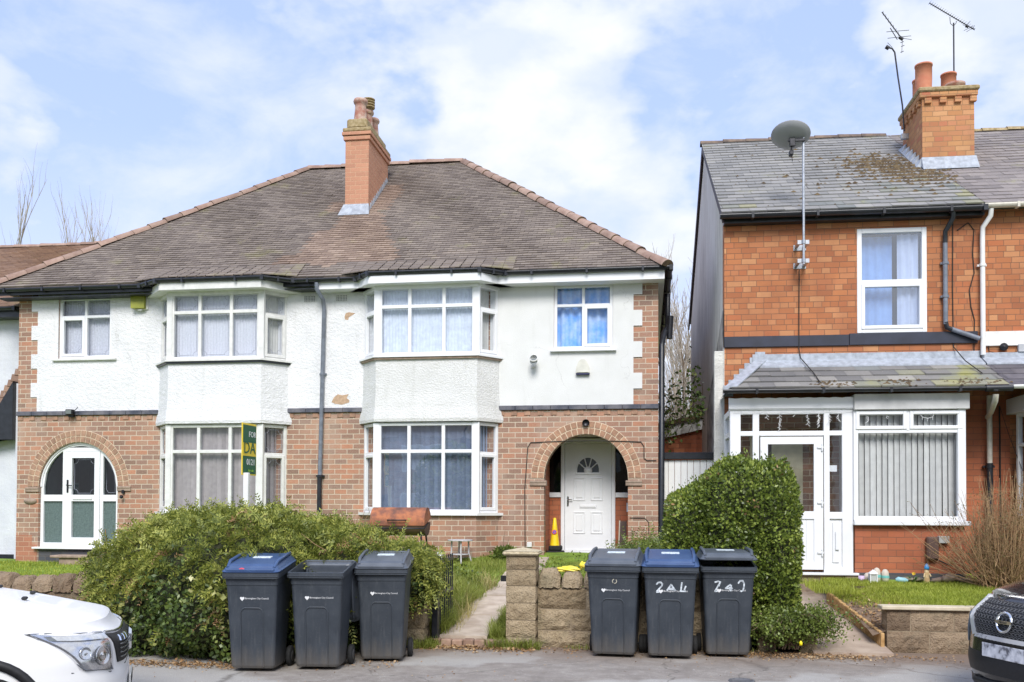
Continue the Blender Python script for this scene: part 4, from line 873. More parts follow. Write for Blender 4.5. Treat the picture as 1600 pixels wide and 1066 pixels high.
m = MB(); m.face([(1.72, PY+.02, 1.53), (2.36, PY+.02, 1.53), (2.36, PY+.02, 2.49), (1.72, PY+.02, 2.49)]); m.build('door_glass', M['pane'], pd)
for z in (2.42, 1.63, .92):
    m = MB(); m.bbox(2.40, 2.49, PY-.035, PY-.012, z, z+.045, .012); m.tube([(2.47, PY-.03, z-.03), (2.47, PY-.03, z+.07)], .012, 8); m.build('hinge', M['upvc'], pd)
# porch side, roof board, sill, lights
m = MB(); 
for (y0, y1) in ((PY+.07, PY+.13), (TY-.2, TY)): m.box(PX0, PX0+.07, y0, y1, z0, z1)
m.box(PX0, PX0+.07, PY+.13, TY-.2, 2.92, z1); m.box(PX0, PX0+.07, PY+.13, TY-.2, 2.61, 2.68); m.box(PX0, PX0+.07, PY+.13, TY-.2, z0, 1.5); m.build('porch_side_frame', M['upvc'], po)
m = MB(); m.face([(PX0+.03, PY+.1, 1.5), (PX0+.03, TY-.1, 1.5), (PX0+.03, TY-.1, 2.92), (PX0+.03, PY+.1, 2.92)]); m.build('porch_side_glass', M['pane'], po)
m = MB()
P = [(PX0-.02, 3.0)]+[(PX1+.02, 3.0)]+[(PX1+.02-(PX1-PX0+.04)*i/40, 3.145+.012*abs(math.sin(i*.75))) for i in range(41)]
m.wall(P, [], PY-.035, .03); m.box(PX0-.02, PX1+.02, PY-.02, PY+.02, 2.985, 3.01); m.build('scalloped_fascia', M['upvc'], po)
m = MB(); m.bbox(PX0-.05, PX1+.06, PY-.09, PY+.07, .625, .66, .006); m.build('porch_threshold', M['upvc'], po)
m = MB(); m.box(PX0, PX1+.02, PY-.02, TY, .2, .622); m.bbox(2.78, 2.98, PY-.06, PY+.04, .35, .62, .01); m.build('porch_base', M['stone_block'], po)
# porch interior: brick wall, inner frame
m = MB(); m.box(PX0+.08, PX1, TY-.012, TY-.004, .66, 3.0); m.build('inner_brick_wall', M['brickL'], po)
m = MB(); m.box(1.58, 1.66, TY-.05, TY-.012, .7, 2.75); m.box(2.28, 2.36, TY-.05, TY-.012, .7, 2.75); m.box(1.66, 2.28, TY-.05, TY-.012, 2.62, 2.75); m.box(1.9, 2.28, TY-.05, TY-.012, .7, 2.62); m.build('inner_door_frame', plain('cream_door', lin(214, 206, 176), .6), po)
m = MB(); m.box(1.66, 1.9, TY-.03, TY-.014, .7, 2.62); m.build('inner_dark_door', plain('brown_inner', lin(96, 74, 72), .6), po)
m = MB(); m.box(PX0+.06, PX1, PY+.08, TY, 3.0, 3.02); m.build('porch_ceiling', M['upvc_old'], po)
m = MB(); m.box(2.90, 2.93, PY+.1, TY, .66, 3.0); m.build('porch_party_wall', M['upvc_old'], po)
m = MB(); m.box(2.54, 2.70, PY+.10, PY+.11, 2.10, 2.19); m.build('white_notice', M['upvc'], po)
# icicle fairy lights
m = MB(); 
for x, n in ((1.70, .07), (1.88, .22), (2.1, .03), (2.28, .17), (2.42, .12), (2.43, .18), (2.57, .14), (2.7, .1), (3.1, .13), (3.35, .06)):
    z = 2.92; pts = [(x, PY-.02, z)]; k = int(n/.02)
    for i in range(k): z -= .02; pts.append((x+rnd.uniform(-.01, .012), PY-.02, z)); m.tube([pts[-1], (pts[-1][0]+rnd.choice((-1, 1))*.025, PY-.022, z-.018)], .003, 4)
    m.tube(pts, .003, 4)
m.tube([(1.25, PY-.03, 2.97)]+[(1.25+i*.1, PY-.03, 2.955+.012*math.sin(i*2)) for i in range(30)]+[(4.3, PY-.1, 2.98)], .003, 4)
pts = [(3.78, PY-.04, 2.93), (3.83, PY-.04, 2.86), (3.90, PY-.04, 2.84), (3.97, PY-.04, 2.86), (4.0, PY-.04, 2.93)]; m.tube(pts, .004, 4)
for p in pts: m.tube([p, (p[0], p[1], p[2]-.04)], .003, 4)
m.build('string_of_lights', M['upvc'], po)
# ---- box bay window
BX0, BX1, BYR = 2.90, 4.40, 13.66
m = MB(); m.wall([(BX0+.02, .3), (BX1, .3), (BX1, 1.33), (BX0+.02, 1.33)], [], BYR+.04, .1); m.face([(BX1, BYR+.04, .3), (BX1, TY, .3), (BX1, TY, 1.33), (BX1, BYR+.04, 1.33)]); m.build('bay_dado', M['brickR2'], terr)
m = MB(); m.wall([(BX0+.02, .3), (BX1+.01, .3), (BX1+.01, .665), (BX0+.02, .665)], [], BYR+.033, .02); m.build('blue_brick_plinth', M['brick_dark'], terr)
m = MB(); m.bbox(BX0, BX1+.06, BYR-.05, BYR+.1, 1.335, 1.40, .008); m.build('bay_sill', M['upvc'], terr)
bw = window(terr, BX0, 1.40, BX1-BX0, 1.56, BYR, (1,), .815, (), 'louvre', 'blind_grey', 'pane_soft', fr=.065, mull=.07, rs=5, label='large bay window with pale vertical blinds')
bpy.data.objects.remove(bw.children[1]) if False else None
m = MB(); 
for (x0, x1) in ((BX0+.03, BX0+.72), (BX0+.76, BX1-.03)):
    s_ = .05
    for (p, q, r_, t_) in ((x0, x0+s_, 2.69, 2.95), (x1-s_, x1, 2.69, 2.95), (x0+s_, x1-s_, 2.69, 2.69+s_), (x0+s_, x1-s_, 2.95-s_, 2.95)): m.bbox(p, q, BYR-.016, BYR+.03, r_, t_, .006)
m.bbox(BX0+.72, BX0+.76, BYR-.004, BYR+.05, 2.67, 2.95, .004); m.build('top_opening_light', M['upvc'], bw)
m = MB(); m.bbox(BX1-.10, BX1+.01, BYR-.01, BYR+.07, 1.40, 2.97, .008); m.face([(BX1, BYR+.05, 1.4), (BX1, TY, 1.4), (BX1, TY, 2.97), (BX1, BYR+.05, 2.97)]); m.build('bay_corner_post', M['upvc'], terr)
m = MB(); m.bbox(BX0, BX1+.05, BYR-.05, TY, 2.965, 3.19, .008); m.build('bay_fascia', plain('grey_white_board', (.55, .55, .55, 1), .6, .1, 5), terr)
# meter boxes on bay dado
m = MB(); m.bbox(3.87, 4.03, BYR-.06, BYR+.04, .86, 1.18, .02); m.build('brown_meter_box', plain('brown_box', lin(92, 70, 62), .6), terr)
m = MB(); m.bbox(4.03, 4.17, BYR-.05, BYR+.04, 1.09, 1.19, .006); m.build('grey_meter_box', plain('pale_grey_box', (.4, .4, .38, 1), .5), terr)
m = MB(); m.tube([(3.98, BYR+.02, .88), (4.15, BYR, .80), (4.5, BYR-.05, .66), (4.7, BYR-.1, .5)], .01, 5); m.build('wall_cable', M['wire'], terr)
for pts in ([(2.32, TY-.02, 5.22), (2.315, TY-.02, 4.6), (2.31, TY-.04, 4.0), (2.33, TY-.06, 3.86), (2.42, 14.0, 3.55), (2.43, 13.6, 3.36)], [(4.56, TY-.01, 5.9), (4.55, TY-.01, 4.9), (4.56, TY-.01, 4.0), (4.62, TY-.3, 3.75), (4.72, 13.9, 3.5)], [(4.62, TY-.01, 5.75), (4.78, TY-.01, 5.86), (4.86, TY-.01, 5.75), (4.84, TY-.01, 5.4), (4.86, TY-.01, 5.1), (4.79, TY-.01, 4.85), (4.81, TY-.01, 4.6), (4.86, TY-.01, 4.4), (4.85, TY-.01, 3.9)]):
    m = MB(); m.tube(pts, .008, 5); m.build('wall_cable', M['wire'], terr)

# ---- neighbouring house of the terrace
nb = thing('terraced_house', 'brick terrace beyond the white downpipe, with white gutter and white band course', 'house', (7.0, TY, .5))
NX0, NX1 = 4.967, 9.5
m = MB(); m.wall([(NX0, .3), (NX1, .3), (NX1, 6.05), (NX0, 6.05)], [], TY+.002, .25); m.box(NX0, NX1, 22.2, 22.4, .3, 6); m.box(NX1-.2, NX1, TY+.25, 22.2, .3, 6); m.build('brick_front_wall', M['brickR'], nb)
m = MB(); m.wall([(NX0, .3), (5.35, .3), (5.35, 3.2), (NX0, 3.2)], [], TY-.004, .004); m.build('lower_brick_wall', M['brickR2'], nb)
m = MB(); tiles(m, (0, EYR, EZR), (1, 0, 0), Vr, Nr, slr, lambda v: JX(v)+.012, lambda v: NX1, tw=.26, gauge=.195, thick=.010, jit=.006, rs=33, long=1.12); r3 = m.build('slate_roof', M['slate_brown'], nb)
m = MB(); m.face([(JX(0), EYR, EZR-e), (NX1, EYR, EZR-e), (NX1, RYR, RZR-e), (JX(slr), RYR, RZR-e)]); m.face([(TX1, RYB+.2, 6.0), (NX1, RYB+.2, 6.0), (NX1, RYR, RZR-e), (TX1, RYR, RZR-e)]); m.build('roof_boarding', M['slate'], r3)
m = MB(); ridge_run(m, (5.0, RYR, RZR+.0), (NX1, RYR, RZR+.0), .09, .45, rs=43); m.build('ridge_tiles', [M['moss_stone'], M['moss']], r3)
gutter(nb, [(4.93, 14.36, 6.06), (NX1, 14.36, 6.09)], 'white_pvc_dirty', .055)
pipe(nb, [(5.03, 14.38, 6.0), (5.03, 14.40, 5.90), (4.955, 14.5, 5.76), (4.955, 14.52, 5.6), (4.955, 14.52, 3.86)], .036, 'white_paint', [(4.955, 14.52, 5.2)])
m = MB(); m.bbox(4.985, NX1, TY-.04, TY+.02, 4.0, 4.215, .004); m.build('white_band_course', M['bandW'], nb)
m = MB(); tiles(m, (0, LY0, LZ0), (1, 0, 0), Vp, Np, sp, lambda v: 4.945, lambda v: 7.6, tw=.40, gauge=.25, thick=.012, jit=.004, rs=39, long=1.1); lr2 = m.build('lean_to_roof', plain('dark_slate', lin(84, 82, 90), .8, c2=lin(104, 100, 104), isl=.12), nb)
m = MB(); m.face([(4.945, LY0, LZ0-.01), (7.6, LY0, LZ0-.01), (7.6, LY1, LZ1-.01), (4.945, LY1, LZ1-.01)]); m.build('roof_boarding', M['slate'], lr2)
m = MB(); m.box(4.95, 7.6, TY-.035, TY-.02, LZ1-.03, LZ1+.1); m.hexa([(4.95, LY1-.25, LZ1-.11), (7.6, LY1-.25, LZ1-.11), (7.6, LY1-.02, LZ1+.02), (4.95, LY1-.02, LZ1+.02), (4.95, LY1-.25, LZ1-.09), (7.6, LY1-.25, LZ1-.09), (7.6, LY1-.02, LZ1+.04), (4.95, LY1-.02, LZ1+.04)]); m.build('lead_flashing', M['lead'], lr2)
gutter(nb, [(4.90, 13.46, 3.27), (7.6, 13.46, 3.29)], 'upvc_old', .045)
pipe(nb, [at(1556, 616, 13.48), at(1555, 626, 13.5), at(1548, 645, 14.2), at(1543, 652, 14.5)], .038, 'white_pvc_dirty'); pipe(nb, [(5.03, 14.5, 3.25), (5.03, 14.5, 2.25)], .038, 'white_pvc_dirty')
pipe(nb, [(5.03, 14.5, 2.25), (5.03, 14.5, .4)], .045, 'black_pvc', [(5.03, 14.5, 2.2)])
m = MB(); m.tube([(5.2, 14.58, 3.1), (5.21, 14.58, .6)], .012, 5); m.tube([(5.17, 14.5, 3.1), (5.3, 14.45, 2.6), (5.42, 14.3, 2.1)], .004, 4); m.build('wall_cable', M['wire'], nb)
QB = [(5.42, TY), (5.36, 13.72), (7.4, 13.72)]
T, L = side_T((5.36, 14.4), (5.48, 13.74)); window(nb, 0, 1.42, L, 1.55, 0, (1,), .70, (), 'net', 'net_grey', 'pane_soft', T=T, mat='upvc_old', rs=71)
m = MB(); m.bbox(5.44, 5.55, 13.70, 13.80, 1.42, 3.0, .008); m.bbox(5.30, 7.5, 13.62, TY, 2.97, 3.2, .008); m.bbox(5.38, 7.5, 13.62, 13.8, 1.35, 1.42, .008); m.build('bay_frame', M['upvc'], nb)
window(nb, 5.55, 1.42, 1.6, 1.55, 13.72, (1, 1), .75, (), 'net', 'net_curtain', 'pane_soft', rs=72)
m = MB(); m.wall([(5.36, .3), (7.4, .3), (7.4, 1.35), (5.36, 1.35)], [], 13.76, .1); m.face([(5.36, 13.76, .3), (5.36, TY, .3), (5.36, TY, 1.35), (5.36, 13.76, 1.35)]); m.build('bay_dado', M['brickR2'], nb)
window(nb, 6.4, 4.23, 1.0, 1.6, TY-.02, (1,), .48, ((0, 0),), 'net', 'net_curtain', 'pane_soft', rs=73)
m = MB(); m.lathe([(0, 0), (.05, .005), (.06, .05), (0, .07)], (5.26, TY, 3.98), 12, M=Matrix.Rotation(PI/2, 4, 'X')); m.build('dome_sensor', M['dark_metal'], nb)
m = MB(); m.bbox(5.46, 5.56, TY-.06, TY, 3.90, 4.02, .008); m.build('grey_cable_box', plain('cable_box_grey', (.42, .43, .45, 1), .5), nb)
m = MB(); m.tube([(5.05, TY-.02, 4.25), (5.06, TY-.02, 3.92), (5.2, TY-.03, 3.88), (5.45, TY-.03, 3.9)], .006, 4); m.build('wall_cable', M['wire'], nb)

# ---- satellite dish on its pole
dish = thing('satellite_dish', 'grey mesh satellite dish on a tall galvanised pole clamped to the orange brick wall', 'satellite dish', (2.33, TY, 5.1))
m = MB(); m.tube([(2.33, 14.26, 5.22), (2.33, 14.26, 7.23)], .019, 10)
m.build('pole', M['steel'], dish)
for z in (5.28, 5.56):
    m = MB(); m.bbox(2.235, 2.425, TY-.012, TY, z-.045, z+.045, .004); m.box(2.25, 2.29, 14.3, TY, z-.02, z+.02); m.box(2.37, 2.41, 14.3, TY, z-.02, z+.02); m.box(2.245, 2.415, 14.28, 14.30, z-.03, z+.03); m.tube([(2.33, 14.26, z-.03), (2.33, 14.26, z+.03)], .028, 10); m.build('wall_bracket', M['steel'], dish)
Md = Matrix.Rotation(math.radians(14), 4, 'Z') @ Matrix.Rotation(math.radians(-64), 4, 'X')   # concave side away, towards the sky behind
dm = MB(); R_ = .285
dm.lathe([(0, 0), (.1, .008), (.2, .032), (R_, .07), (R_+.004, .075), (R_, .064), (.2, .026), (.1, .002), (0, -.006)], (2.14, 14.24, 7.12), 32, M=Matrix.Rotation(math.radians(-12), 4, 'Z') @ Matrix.Rotation(math.radians(-27), 4, 'X') @ Matrix.Scale(.95, 4, (0, 1, 0)))
def dishm():
    t = NT('grey_dish'); v = t.coord('Object'); n = t.noise(v, 3, 2)
    return t.set(t.mix(n, (.27, .275, .30, 1), (.40, .41, .44, 1)), .5)
dm.build('dish_reflector', dishm(), dish)
m = MB(); m.bbox(2.10, 2.35, 14.21, 14.245, 7.06, 7.10, .006); m.bbox(2.12, 2.2, 14.18, 14.24, 6.98, 7.1, .006); m.tube([(2.15, 14.22, 7.0), (2.14, 14.18, 6.9), (2.12, 14.1, 6.84)], .012, 6); m.bbox(2.09, 2.15, 14.04, 14.14, 6.80, 6.87, .01); m.tube([(2.14, 14.16, 6.84), (2.15, 14.16, 6.74)], .006, 5); m.build('arm_and_receiver', M['dark_metal'], dish)
# ---- television aerials
ae = thing('television_aerial', 'bent television aerial with broad cross bars on the left side of the right chimney', 'aerial', (4.6, 17.0, 8.0))
g1 = lambda px, py: at(px, py, 17.0)
m = MB(); m.tube([g1(1413, 205), g1(1410, 165), g1(1403, 120), g1(1398, 82), g1(1394, 76), g1(1386, 74)], .014, 6); m.tube([g1(1389, 76), g1(1384, 73)], .035, 8); m.build('mast', M['dark_metal'], ae)
m = MB(); m.bbox(4.5, 4.7, 17.0, 17.06, 8.1, 8.2, .01); m.build('chimney_bracket', M['steel'], ae)
m = MB(); m.tube([g1(1378, 19), g1(1410, 62)], .010, 5); m.tube([g1(1391, 44), g1(1402, 62)], .008, 5)
for (a, b, c, d) in ((1385, 50, 1427, 36), (1387, 60, 1430, 45), (1411, 60, 1431, 51), (1387, 67, 1400, 63)): 
    p, q = g1(a, b), g1(c, d); q.y += .25; m.tube([p, q], .005, 4)
m.tube([g1(1405, 58), g1(1411, 62)], .028, 6)
for (a, b) in ((1409, 66), (1410, 72), (1409, 81)): p, q = g1(a-2, b+1), g1(a+3, b-1); m.tube([p, q], .006, 4)
m.tube([g1(1410, 62), g1(1409, 83)], .004, 4)
for i in range(7):
    c = g1(1380+i*4, 21+i*5.4); m.tube([c+Vector((-.03, -.12, -.02)), c+Vector((.03, .12, .02))], .003, 4)
m.build('antenna_boom', M['dark_metal'], ae)
ae = thing('television_aerial', 'upright television aerial with a long toothed boom behind the right chimney pots', 'aerial', (5.25, 17.4, 8.8))
g2 = lambda px, py: at(px, py, 17.4)
m = MB(); m.tube([g2(1490.5, 112), g2(1490, 36)], .013, 6); m.build('mast', M['dark_metal'], ae)
m = MB(); m.tube([g2(1452, 5), g2(1523, 47)], .009, 5)
for i in range(22):
    c = g2(1453+i*3.2, 5.5+i*1.9); m.tube([c+Vector((0, -.09, 0)), c+Vector((.0, .09, .03))], .003, 4); m.tube([c, c+Vector((0, 0, .022))], .006, 4)
for (a, b, c, d) in ((1506, 48, 1523, 40), (1508, 44, 1516, 33), (1504, 39, 1524, 45), (1510, 50, 1521, 43)): m.tube([g2(a, b), g2(c, d)], .004, 4)
m.tube([g2(1509, 40), g2(1513, 43)], .02, 6)
m.tube([g2(1484, 27), g2(1485, 37), g2(1490, 41), g2(1494, 36), g2(1494, 33)], .006, 5)
m.build('antenna_boom', M['dark_metal'], ae)
setf(ID)

# ------------------------------------------------------------------ house beyond the left edge
lh = thing('detached_house', 'white rendered neighbour with black boarding, beyond the brick corner of the paired houses', 'house', (-14.5, 16.6, .5))
LXR = -12.02
M['lh_white'] = rough_render('blue_white_side_render', (.66, .68, .72, 1), (.58, .60, .66, 1), 14, .35, .25)
m = MB(); m.box(-19, LXR-.02, 16.6, 25, .3, 5.35); m.build('wall', M['lh_white'], lh)
m = MB(); m.box(-19, LXR+.0, 16.55, 25.02, .3, .62); m.build('black_plinth', M['black_pvc'], lh)
rz, ry, ez, ey = 8.62, 23.0, 5.42, 16.3; s3 = math.hypot(ry-ey, rz-ez); V3 = Vector((0, ry-ey, rz-ez))/s3; N3 = Vector((0, -(rz-ez), ry-ey))/s3
rx = at(215, 384, ry).x
m = MB(); tiles(m, (0, ey, ez), (1, 0, 0), V3, N3, s3, lambda v: -19.2, lambda v: LXR+.12 if v < s3*.5 else LXR+.12+(rx-LXR-.12)*(v/s3-.5)*2, gauge=.11, tw=.2, rs=51); r4 = m.build('roof', M['tile_old'], lh)
m = MB(); m.face([(-19.2, ey, ez-.02), (LXR+.12, ey, ez-.02), (rx, ry, rz-.02), (-19.2, ry, rz-.02)]); m.face([(LXR+.12, ey, ez-.02), (LXR+.12, 26, ez-.02), (rx, ry, rz-.02)]); m.face([(LXR+.12, 26, ez-.02), (-19.2, 26, ez-.02), (-19.2, ry, rz-.02), (rx, ry, rz-.02)]); m.build('roof_underside', M['tile_old'], r4)
zc = at(60, 384, ry).z; m = MB(); ridge_run(m, (-19, ry, rz+.02), (rx, ry, rz+.02), .10, .4, rs=55); m.build('ridge_tiles', [M['ridge'], M['moss']], r4)
gutter(lh, [(-19, 16.25, 5.42), (LXR+.0, 16.25, 5.40), (LXR+.12, 16.5, 5.36), (LXR+.14, 24, 5.3)], 'black_pvc', .06)
m = MB(); m.box(-19, LXR+.08, 16.3, 16.6, 5.22, 5.36); m.build('black_fascia', M['black_pvc'], lh)
# side catslide roof with boarded gable
V4 = Vector((0, .16, .98)).normalized(); N4 = Vector((0, -.98, .16)).normalized(); O4_ = Vector((0, 16.30, 2.6))
# its lower edge rises to the right, its upper edge too: a steep swept roof
m = MB(); tiles(m, O4_, (1, 0, 0), V4, N4, 2.3, lambda v: max(-14.2, LXR+.05-(2.05-v)/1.75-.0) if v < 2.05 else LXR, lambda v: min(LXR+.05, LXR+.05-(1.42-v)/1.75), gauge=.11, tw=.2, rs=57)
m.build('catslide_roof', M['tile_old'], lh)
m = MB(); m.wall([(-12.9, 2.85), (LXR-.10, 2.85), (LXR-.10, 3.98), (-12.9, 2.75)], [], 16.35, .2); m.build('black_boarding', M['black_pvc'], lh)
m = MB(); m.box(LXR-.1, LXR-.02, 16.45, 16.6, .3, 3.95); m.build('wing_wall', M['lh_white'], lh)
# ------------------------------------------------------------------ ground
def groundm():
    t = NT('asphalt_pavement'); v = t.coord('Object'); big = t.noise(v, .55, 4); med = t.noise(v, 3.5, 5, .65); fine = t.noise(v, 130, 3)
    c = t.ramp(t.math('ADD', t.math('MULTIPLY', med, .7), t.math('MULTIPLY', t.noise(v, 11, 5, .7), .3)), [(.36, lin(138, 130, 122)), (.5, lin(154, 146, 138)), (.62, lin(170, 163, 154))])
    c = t.mix(t.ramp(big, [(.50, 0.0), (.55, .75)]), c, lin(188, 185, 179))
    ck = t.n('ShaderNodeTexVoronoi', feature='DISTANCE_TO_EDGE'); ck.inputs['Scale'].default_value = .45; wv_ = t.n('ShaderNodeVectorMath', operation='MULTIPLY_ADD'); t.l(t.noise(v, 2, 5, out=1), wv_.inputs[0]); wv_.inputs[1].default_value = (.6, .6, 0); t.l(v, wv_.inputs[2]); t.l(wv_.outputs[0], ck.inputs['Vector']); c = t.mix(t.ramp(ck.outputs['Distance'], [(0, .7), (.006, 0.0)]), c, lin(96, 90, 84))
    c = t.mix(t.ramp(fine, [(.35, 0.0), (.72, .5)]), c, lin(84, 80, 76))
    c = t.mix(t.ramp(t.noise(v, 1.7, 5, .7), [(.60, 0.0), (.72, .4)]), c, lin(112, 106, 98))
    c = t.mix(t.ramp(t.noise(v, 38, 2), [(.66, 0.0), (.72, .5)]), c, lin(205, 202, 196))
    sx = t.n('ShaderNodeSeparateXYZ'); t.l(v, sx.inputs[0])     # soil and moss washed up against the wall foot
    f = t.ramp(t.math('ADD', t.math('MULTIPLY', sx.outputs[1], 1), t.math('MULTIPLY', med, .5)), [(0, 0.0), (1, 1.0)])
    mp = t.n('ShaderNodeMapRange'); t.l(t.math('ADD', sx.outputs[1], t.math('MULTIPLY', med, .9)), mp.inputs[0]); mp.inputs[1].default_value = 9.75-8.865; mp.inputs[2].default_value = 10.7-8.865; mp.inputs[3].default_value = 0; mp.inputs[4].default_value = .75
    c = t.mix(mp.outputs[0], c, lin(122, 100, 82))
    return t.set(c, .92, t.bump(fine, .9, .006))
M['asphalt'] = groundm()
M['road'] = plain('road_asphalt', (.055, .055, .058, 1), .9, c2=(.085, .085, .085, 1), scale=3, bump=.5, bscale=150)
M['soil'] = plain('soil', lin(104, 84, 68), 1, c2=lin(140, 118, 98), scale=9, bump=.8, bscale=40)
M['lawn_base'] = plain('lawn_turf', lin(96, 122, 40), 1, c2=lin(130, 156, 52), scale=3, bump=.6, bscale=60)
M['concrete'] = plain('worn_concrete', lin(160, 140, 124), .95, c2=lin(182, 164, 146), scale=4, bump=.35, bscale=80)
M['slab'] = plain('paving_slab', lin(168, 152, 136), .95, c2=lin(190, 176, 160), scale=6, bump=.3, bscale=80, isl=.1)
M['ptch'] = plain('darker_asphalt_patch', lin(118, 114, 110), .92, c2=lin(140, 136, 131), scale=20, bump=.5, bscale=130)
M['kerb'] = plain('kerb_stone', lin(150, 146, 140), .9, .12, 8, .2)
def stru(o): o['kind'] = 'structure'; return o
def gz_left(y): return .06+(y-10.5)*.125 if y > 10.5 else .06
m = MB(); m.face([(-300, -250, -.13), (300, -250, -.13), (300, 400, -.13), (-300, 400, -.13)]); stru(m.build('ground', M['lawn_base']))
m = MB(); m.face([(-120, -2.5, -.12), (120, -2.5, -.12), (120, 6.6, -.12), (-120, 6.6, -.12)]); stru(m.build('road', M['road']))
m = MB(); m.box(-60, 60, 6.73, 11.0, -.3, 0); stru(m.build('pavement', M['asphalt']))
m = MB()
for i in range(44): m.bbox(-20+i*.915, -20+i*.915+.905, 6.6, 6.725, -.3, .005, .012)
stru(m.build('kerb', M['kerb']))
def terrain(x0, x1, y0, y1, fz, nx=30, ny=30, name='garden', mat='lawn_base', amp=.02):
    P = [[(x0+(x1-x0)*i/nx, y0+(y1-y0)*j/ny, fz(y0+(y1-y0)*j/ny)+amp*math.sin(i*1.7+j)*math.cos(j*1.3)) for i in range(nx+1)] for j in range(ny+1)]
    m = MB(); m.grid(P); return stru(m.build(name, M[mat]))
gz_far = lambda y: .10+max(0, y-10.5)*.078
terrain(-5.0, 1.8, 10.45, 16.3, gz_left, name='left_garden_ground', mat='lawn_base'); terrain(-30, -4.9, 10.45, 16.3, gz_far, name='far_left_garden_ground', mat='lawn_base'); terrain(3.05, 12, 10.75, 14.8, lambda y: .45+(y-10.8)*.04, name='right_garden_lawn', amp=.006)
terrain(.2, 1.3, 16.2, 30, lambda y: .75, 4, 6, 'alley_ground', 'soil', .01)
def plane_quad(pts, z, name, mat, th=.02):
    m = MB(); m.mesh_add([(x, y, z(y)) for x, y in pts]+[(x, y, z(y)-th) for x, y in pts], [tuple(range(len(pts))), tuple(range(len(pts), 2*len(pts)))[::-1]]+[(i, (i+1) % len(pts), len(pts)+(i+1) % len(pts), len(pts)+i) for i in range(len(pts))]); return stru(m.build(name, M[mat]))
m = MB(); m.face([(-1.0, 7.2, .004), (3.1, 7.2, .004), (3.1, 8.35, .004), (1.2, 8.42, .004), (-1.0, 8.3, .004)]); stru(m.build('pavement_patch', M['ptch']))
# left path of slabs
gp = lambda y: gz_left(y)+.035
m = MB(); cxp = lambda y: -2.04+min(.16, max(0, y-12)*.16)
ys = [10.42, 10.98, 11.5, 12.05, 12.62, 13.2, 13.8, 14.4, 15.0, 15.6]
for a, b in zip(ys[:-1], ys[1:]):
    wl, wr = .27, .28; b -= .03; dz = rnd.uniform(-.008, .01); j = rnd.uniform(-.03, .03)
    P = [(cxp(a)-wl+j, a), (cxp(a)+wr+j, a), (cxp(b)+wr+j, b), (cxp(b)-wl+j, b)]
    m.hexa([(x, y, gp(y)-.06) for x, y in P]+[(x, y, gp(y)+dz) for x, y in P])
stru(m.build('slab_path', M['slab']))
M['brickedge'] = plain('brick_edging', lin(140, 112, 96), .95, c2=lin(166, 140, 122), scale=10, isl=.15, bump=.2)
m = MB()
for i in range(7): x = -2.42+i*.128; m.bbox(x, x+.12, 10.28, 10.41, -.05, .075+rnd.uniform(-.005, .005), .012)
stru(m.build('brick_path_edging', M['brickedge']))
# right concrete path
cz = lambda y: .035+(y-10.35)*.105
m = MB(); P = [(1.78, 10.32), (2.60, 10.32), (2.50, 14.0), (1.6, 14.0)]
m.mesh_add([(x, y, cz(y)) for x, y in P]+[(x, y, -.1) for x, y in P], [(0, 1, 2, 3), (0, 4, 5, 1), (1, 5, 6, 2), (3, 2, 6, 7), (0, 3, 7, 4)]); stru(m.build('concrete_path', M['concrete']))
# soil strip behind the timber edging
def soilz(x, y): f = min(1, max(0, (x-2.50)/.55)); return (cz(y)+.12)*(1-f)+(.455+(y-10.8)*.04)*f if y < 12.9 else .455+(y-10.8)*.04
m = MB(); P = [[(2.46+(i/10)*.61, 10.64+j/20*4.1, soilz(2.46+(i/10)*.61, 10.64+j/20*4.1)+rnd.uniform(-.010, .012)) for i in range(11)] for j in range(21)]; m.grid(P); stru(m.build('soil_strip', M['soil']))

# ------------------------------------------------------------------ stone walls
def stonem(name, a, b, c):
    t = NT(name); v = t.coord('Object'); i = t.island(); n = t.noise(v, 7, 5, .65); n2 = t.noise(v, 55, 3)
    cc = t.ramp(t.math('ADD', t.math('MULTIPLY', i, .4), t.math('MULTIPLY', n, .65)), [(.3, a), (.5, b), (.72, c)])
    cc = t.mix(t.ramp(t.noise(v, 2.2, 5, .7), [(.52, 0.0), (.68, .55)]), cc, lin(104, 104, 84))
    cc = t.mix(t.ramp(n2, [(.52, 0.0), (.72, .5)]), cc, lin(88, 74, 60)); cc = t.mix(t.ramp(t.noise(v, 3.5, 6, .75), [(.56, 0.0), (.66, .6)]), cc, lin(92, 80, 66))
    return t.set(cc, .95, t.bump(t.math('ADD', n, t.math('MULTIPLY', n2, .7)), 1.0, .035))
M['stone'] = stonem('rock_faced_stone', lin(136, 118, 92), lin(162, 144, 116), lin(180, 162, 134)); M['stone2'] = stonem('brown_stone', lin(112, 94, 76), lin(138, 118, 96), lin(158, 138, 114))
M['joint'] = plain('stone_mortar', lin(150, 134, 112), .95, .15, 20, .4)
def rock_face(mb, x0, x1, z0, z1, y, bulge=.035, n=5, seed=0, axis='y', depth=.1, top=False):
    r = random.Random(seed); nx = max(4, int((x1-x0)/.045)); nz = max(3, int((z1-z0)/.045)); P = []
    for j in range(nz+1):
        row = []
        for i in range(nx+1):
            u, v_ = i/nx, j/nz; e = min(1, 4.5*min(u, 1-u)*((x1-x0)/.4))*min(1, 4.5*min(v_, 1-v_)); e = max(0, e)**.6
            d = e*(bulge*.6+r.uniform(-.4, .6)*bulge*.7); row.append((x0+(x1-x0)*u, y-d, z0+(z1-z0)*v_) if axis == 'y' else (y-d, x1-(x1-x0)*u, z0+(z1-z0)*v_) if axis == 'x' else (y+d, x0+(x1-x0)*u, z0+(z1-z0)*v_))
        P.append(row)
    mb.grid(P, smooth=False)
